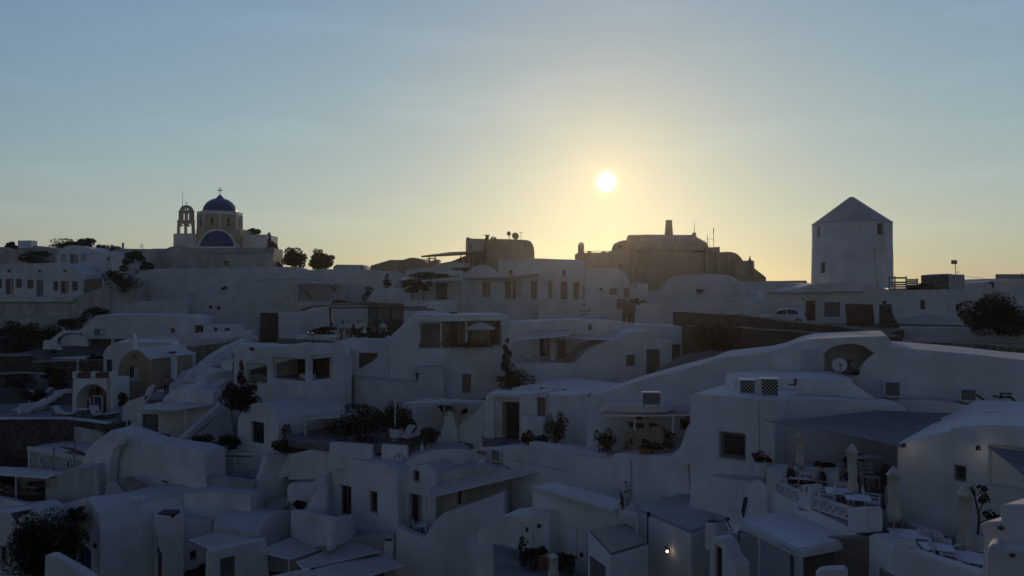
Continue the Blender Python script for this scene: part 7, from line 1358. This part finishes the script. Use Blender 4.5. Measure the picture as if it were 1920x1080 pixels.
wall(b, 'rear_wall', (1480, 23.4, 1640, 21.8), [(1470, 1140), (1480, 1010), (1640, 1006), (1650, 1140)], .3, [('none', 1510, 1030, 1560, 1100, dict(r=.2))], mat='taupe')
wall(b, 'glass_screen', (1428, 22.4, 1482, 21.3), [(1431, 1090), (1431, 1012), (1480, 1036), (1482, 1120)], .03, mat='bottle', jit=0, bev=0)
for k in range(4): obj('bench_slat', MB().bar(P(1442, 1026 + 6 * k, 23), P(1478, 1030 + 6 * k, 22.6), .08, .05), 'metalw', b)
wall(None, 'low_round_wall', (1530, 19.5, 1590, 19.2), [(1528, 1140), (1530, 1078), (1540, 1071), (1560, 1069), (1585, 1068), (1590, 1074), (1590, 1140)], .4, label='rounded white wall end at the bottom under the pergola', cat='wall', bev=.1)
b = root('arched_doorway', base(1355, 1070, 22), 'white arched doorway with brown door left of the pergola', 'house')
wall(b, 'arch', (1330, 23, 1385, 21.8), [(1328, 1140), (1330, 1018), (1334, 1008), (1342, 1006), (1352, 1012), (1360, 1030), (1364, 1042), (1378, 1060), (1380, 1140)], .6, [('door', 1339.5, 1026, 1352, 1100, dict(r=.2, pm='darkwood', fm='wood'))])
wall(b, 'side', (1346, 25, 1400, 24), [(1345, 1140), (1346, 1002), (1358, 998), (1425, 1004), (1425, 1140)], .3, mat='roofgrey')
obj('chimney', MB().lathe(P(1334, 1012, 24.5), [(.20, -.3), (.19, .4), (.17, .62), (.001, .62)], 16), 'white', b); obj('chimney_cap', MB().lathe(P(1334, 975, 24.5), [(.19, -.02), (.22, .03), (.12, .07), (.001, .05)], 12), 'metald', b)
dish('white satellite dish seen edge on at the pergola corner', P(1380, 974, 22.6), .40, R(-70), 10, 'metalw', pole=.7)
for i, (x, lean) in enumerate(((1391, 8), (1396, 10))): obj('leaning_board', MB().bar(P(x, 970, 23.2), P(x + lean, 932 + 4 * i, 23.6), .12, .03), 'darkwood' if i == 0 else 'metalw', label=('dark plank leaning on the terrace wall', 'pale plank leaning on the terrace wall')[i], cat='plank')

# ================================================================ people and the cat
def skin_mesh(verts, edges, radii, root_i=0, sub=1):
    me = bpy.data.meshes.new('figure'); me.from_pydata([Vector(v) for v in verts], edges, []); o = bpy.data.objects.new('figure', me); COL.objects.link(o)
    o.modifiers.new('skin', 'SKIN'); 
    for i, sv in enumerate(me.skin_vertices[0].data):
        r = radii[i]; sv.radius = r if isinstance(r, tuple) else (r, r); sv.use_root = (i == root_i)
    if sub: o.modifiers.new('sub', 'SUBSURF').levels = sub
    dg = bpy.context.evaluated_depsgraph_get(); out = bpy.data.meshes.new_from_object(o.evaluated_get(dg)); bpy.data.objects.remove(o); out.shade_smooth(); return out
def body_meshes(pose):
    """returns body, top, trousers, hair meshes for a figure facing -Y with its feet (or seat) at the origin"""
    if pose == 'stand' or pose == 'serve':
        J = dict(pel=(0, .02, .96), bel=(0, 0, 1.10), che=(0, 0, 1.30), nec=(0, .01, 1.47), hea=(0, -.02, 1.56), top=(0, 0, 1.67))
        for s_, n_ in ((-1, 'l'), (1, 'r')):
            J.update({'sh' + n_: (s_ * .18, .01, 1.39), 'el' + n_: (s_ * .25, .05, 1.10), 'wr' + n_: (s_ * .24, -.10, .88), 'ha' + n_: (s_ * .235, -.14, .80), 'hi' + n_: (s_ * .09, .02, .90), 'kn' + n_: (s_ * .10, -.02, .50), 'an' + n_: (s_ * .10, .03, .09), 'to' + n_: (s_ * .12, -.14, .04)})
        if pose == 'serve':
            for s_, n_ in ((-1, 'l'), (1, 'r')): J.update({'el' + n_: (s_ * .24, -.02, 1.12), 'wr' + n_: (s_ * .15, -.24, 1.08), 'ha' + n_: (s_ * .12, -.32, 1.08)})
            for k in ('che', 'nec', 'hea', 'top', 'shl', 'shr'): x, y, z = J[k]; J[k] = (x, y - (z - .96) * .22, z - .03)
    else:
        J = dict(pel=(0, .05, .52), bel=(0, .05, .68), che=(0, .02, .88), nec=(0, -.02, 1.05), hea=(0, -.06, 1.14), top=(0, -.05, 1.25))
        for s_, n_ in ((-1, 'l'), (1, 'r')):
            J.update({'sh' + n_: (s_ * .18, 0, .97), 'el' + n_: (s_ * .25, -.08, .72), 'wr' + n_: (s_ * .14, -.33, .76), 'ha' + n_: (s_ * .10, -.41, .78), 'hi' + n_: (s_ * .10, -.02, .52), 'kn' + n_: (s_ * .13, -.43, .50), 'an' + n_: (s_ * .12, -.40, .09), 'to' + n_: (s_ * .13, -.56, .04)})
    RAD = dict(pel=(.155, .12), bel=(.15, .11), che=(.17, .12), nec=.055, hea=(.078, .09), top=(.07, .085), sh=.066, el=.044, wr=.030, ha=(.024, .042), hi=.095, kn=.06, an=.042, to=(.045, .03))
    E = [('pel', 'bel'), ('bel', 'che'), ('che', 'nec'), ('nec', 'hea'), ('hea', 'top')] + [(a + n_, b_ + n_) for n_ in 'lr' for a, b_ in (('sh', 'el'), ('el', 'wr'), ('wr', 'ha'), ('hi', 'kn'), ('kn', 'an'), ('an', 'to'))] + [('che', 'sh' + n_) for n_ in 'lr'] + [('pel', 'hi' + n_) for n_ in 'lr']
    rad = lambda k: RAD.get(k) or RAD[k[:-1]]
    def build(keys, grow, trim={}):
        ks = [k for k in J if k in keys]; pos = {k: Vector(trim.get(k, J[k])) for k in ks}; ix = {k: i for i, k in enumerate(ks)}
        g = lambda r: tuple(q + grow for q in r) if isinstance(r, tuple) else r + grow
        return skin_mesh([pos[k] for k in ks], [(ix[a], ix[b_]) for a, b_ in E if a in ix and b_ in ix], [g(rad(k)) for k in ks], ix['pel'])
    body = build(set(J), 0); bm = bmesh.new(); bm.from_mesh(body)
    for s_, n_ in ((-1, 'l'), (1, 'r')):        # five fingers on each hand, nose and ears
        h = Vector(J['ha' + n_]); d = (h - Vector(J['wr' + n_])).normalized(); side = d.cross(Vector((0, 0, 1))) if abs(d.z) < .8 else Vector((0, 1, 0)); side.normalize(); cur = Vector((0, 0, -1)) if abs(d.z) < .8 else Vector((-s_, 0, 0))
        for f in range(5):
            off = side * (-.030 + .020 * f) if f < 4 else side * -.04 - d * .045; L0 = (.075, .085, .08, .062, .05)[f]; dd = d if f < 4 else (d - side * .7).normalized(); a = h + off; m_ = a + dd * L0 * .55; e = m_ + (dd * .7 + cur * .6).normalized() * L0 * .5
            t = MB().tube([a, m_, e], [.010, .009, .007], 6); vs__ = [bm.verts.new(v) for v in t.v]; [bm.faces.new([vs__[i] for i in q]) for q in t.f]
    hd = Vector(J['hea']); 
    for c_, r_ in ((hd + Vector((0, -.095, .01)), (.016, .022, .026)), (hd + Vector((-.082, .01, .015)), (.012, .022, .034)), (hd + Vector((.082, .01, .015)), (.012, .022, .034))):
        t = MB().lathe((0, 0, 0), [(.001, -1), (.7, -.7), (1, 0), (.7, .7), (.001, 1)], 8); vs__ = [bm.verts.new(c_ + Vector((v.x * r_[0], v.y * r_[1], v.z * r_[2]))) for v in t.v]; [bm.faces.new([vs__[i] for i in q]) for q in t.f]
    bm.to_mesh(body); bm.free(); body.shade_smooth()
    top = build({'pel', 'bel', 'che', 'shl', 'shr', 'ell', 'elr'}, .02); tro = build({'pel', 'hil', 'hir', 'knl', 'knr', 'anl', 'anr'}, .016)
    hb = MB(); tp = Vector(J['top']); c_ = tp + Vector((0, .02, -.055)); hb.lathe((0, 0, 0), [(.094, -.045), (.102, .0), (.092, .05), (.06, .092), (.001, .108)], 14, sx=.92, sy=1.08); hb.v = [c_ + Vector((v.x, v.y + .012, v.z - max(0, v.y) * .5)) for v in hb.v]
    hm = bpy.data.meshes.new('hair'); hm.from_pydata(hb.v, [], hb.f); hm.shade_smooth()
    eb = MB()
    for s_ in (-1, 1): eb.lathe(hd + Vector((s_ * .032, -.084, .035)), [(.001, -.009), (.009, -.005), (.011, 0), (.009, .005), (.001, .009)], 8)
    em = bpy.data.meshes.new('eyes'); em.from_pydata(eb.v, [], eb.f); return dict(body=body, shirt=top, trousers=tro, hair=hm, eyes=em)
FIG = {p: body_meshes(p) for p in ('stand', 'serve', 'sit')}
def person(label, pt, rz, pose, shirt, trousers, hair='hair', skin='skin', scale=1.0, group=None):
    b = root('person', pt, label, 'person', group); b.rotation_euler = (0, 0, rz); b.scale = (scale,) * 3
    for nm, mt in (('body', skin), ('shirt', shirt), ('trousers', trousers), ('hair', hair), ('eyes', 'dark')):
        me = FIG[pose][nm]
        if not me.materials: me.materials.append(MATS['skin'])
        o = bpy.data.objects.new(nm, me); COL.objects.link(o); o.parent = b; o.material_slots[0].link = 'OBJECT'; o.material_slots[0].material = MATS[mt]
    return b
gT = lambda px, Y: Vector((P(px, 600, Y).x, Y, ZT))
for lb, px, Y, rz, pose, sh, tr, hr, sk in [
    ('standing person in white shirt bending towards the table, leftmost of the dining group', 640, 60.9, R(75), 'serve', 'shirtw', 'trousert', 'hair', 'skin'), ('standing person in white shirt seen from behind, second from left', 653, 61.2, R(190), 'stand', 'shirtw', 'trousert', 'hairgrey', 'skin'), ('person in dark red top seated at the terrace table', 662.5, 61.4, R(200), 'sit', 'shirtr', 'trouser', 'hair', 'skind'),
    ('standing person in white shirt in the middle of the dining group', 671.5, 61.4, R(170), 'stand', 'shirtw', 'trouser', 'hair', 'skin'), ('pale dressed person standing behind the middle of the table', 677, 63.2, R(10), 'stand', 'shirtw', 'trouser', 'hairgrey', 'skin'), ('person in black top seated at the middle of the terrace table', 692.5, 61.5, R(180), 'sit', 'shirtd', 'trouser', 'hair', 'skin'),
    ('seated person in tan top right of the black clad diner', 700.5, 61.6, R(150), 'sit', 'shirtt', 'trouser', 'hair', 'skin'), ('seated person with bare shoulders near the right terrace post', 709.5, 61.5, R(170), 'sit', 'shirtt', 'trousert', 'hair', 'skin'), ('standing person in white shirt at the right end of the table', 718, 61.3, R(185), 'stand', 'shirtw', 'trousert', 'hairgrey', 'skin'), ('seated person in dark top beside the right pergola post', 724, 61.9, R(-150), 'sit', 'shirtd', 'trouser', 'hair', 'skin')]:
    p = gT(px, Y); p.z -= (.0 if pose != 'sit' else -.12); person(lb, p, rz, pose, sh, tr, hr, sk, group='people on the dining terrace')
person('person in pale shirt standing in the alley beside the ochre house', Vector((P(312, 735, 59.5).x, 59.5, zz(743, 59.5))), R(200), 'stand', 'shirtt', 'trouser')
obj('alley', MB().hprism([XY(270, 62.5), XY(330, 65), XY(352, 69), XY(330, 59), XY(285, 57.5)], zz(743, 59.5) - 1.5, zz(743, 59.5)), 'paving', kind='structure')
for lb, px, py, rz, hr, sh in [('seated person in dark top at the left of the café table', 1483, 930, R(78), 'hairgrey', 'shirtd'), ('seated person in dark top leaning on the table, middle of three', 1541, 937, R(-105), 'hair', 'shirtd'), ('seated person in dark top half hidden by the folded parasol', 1590, 938, R(-110), 'hair', 'shirtd')]:
    person(lb, fl(px, py), rz, 'sit', sh, 'trouser', hr, 'skin', group='people on the café terrace')
# cat lying on the pergola roof edge
cv = [(0, 0, .13), (.13, 0, .14), (.22, 0, .17), (.28, 0, .25), (.34, 0, .25), (-.14, 0, .11), (-.22, -.08, .05), (-.16, -.20, .03), (.20, -.07, .06), (.30, -.08, .025), (.20, .07, .06), (.30, .08, .025), (-.12, -.09, .05), (-.02, -.13, .025), (-.12, .09, .05), (-.02, .13, .025), (.27, -.035, .33), (.27, .035, .33)]
ce = [(0, 1), (1, 2), (2, 3), (3, 4), (0, 5), (5, 6), (6, 7), (2, 8), (8, 9), (2, 10), (10, 11), (5, 12), (12, 13), (5, 14), (14, 15), (3, 16), (3, 17)]; cr = [.10, .10, .075, .062, .035, .095, .022, .016, .035, .022, .035, .022, .045, .025, .045, .025, .012, .012]
cp = G(1602, 997, ZP + .02); cp.z = ZP + .005; cb = root('cat', cp, 'small dark ginger cat resting on the pergola roof corner', 'cat'); cb.rotation_euler = (0, 0, R(15)); cm = skin_mesh(cv, ce, cr, 0); cm.materials.clear(); cm.materials.append(MATS['furo']); o = bpy.data.objects.new('body', cm); COL.objects.link(o); o.parent = cb
hb = MB().lathe((.30, 0, .20), [(.001, -.05), (.04, -.02), (.045, .02), (.001, .05)], 10); hm = bpy.data.meshes.new('chest'); hm.from_pydata(hb.v, [], hb.f); hm.materials.append(MATS['furw']); o = bpy.data.objects.new('white_bib', hm); COL.objects.link(o); o.parent = cb

for pts, Y, lb in (([(1423, 752), (1424, 868)], 28.8, 'hairline conduit down the right part of the big house front'), ([(962, 863), (1010, 872), (1072, 886)], 37.2, 'drooping cable along the upper part of the long terrace wall'), ([(700, 1003), (705, 1040), (706, 1075)], 41.5, 'thin downpipe below the balcony house window')):
    obj('service_cable', MB().tube([P(x, y, Y) for x, y in pts], .018, 5), 'roofgrey', origin=P(pts[-1][0], pts[-1][1], Y), label=lb, cat='cable')

# ================================================================ evening haze
hz = MB().hexa([Vector((x, y, z)) for z in (-121, 18.5) for x, y in ((-800, -60), (800, -60), (800, 900), (-800, 900))])
ho = obj('haze', hz, 'white', kind='stuff', origin=(0, 0, 0), smooth_ang=None)
hm_ = bpy.data.materials.new('haze'); hm_.use_nodes = True; hn = hm_.node_tree; hn.nodes.clear(); hv = hn.nodes.new('ShaderNodeVolumePrincipled'); hout = hn.nodes.new('ShaderNodeOutputMaterial'); hn.links.new(hv.outputs[0], hout.inputs['Volume'])
hv.inputs['Color'].default_value = (.95, .92, .88, 1); hv.inputs['Density'].default_value = HAZE_DENSITY; hv.inputs['Anisotropy'].default_value = HAZE_G
ho.data.materials.clear(); ho.data.materials.append(hm_)
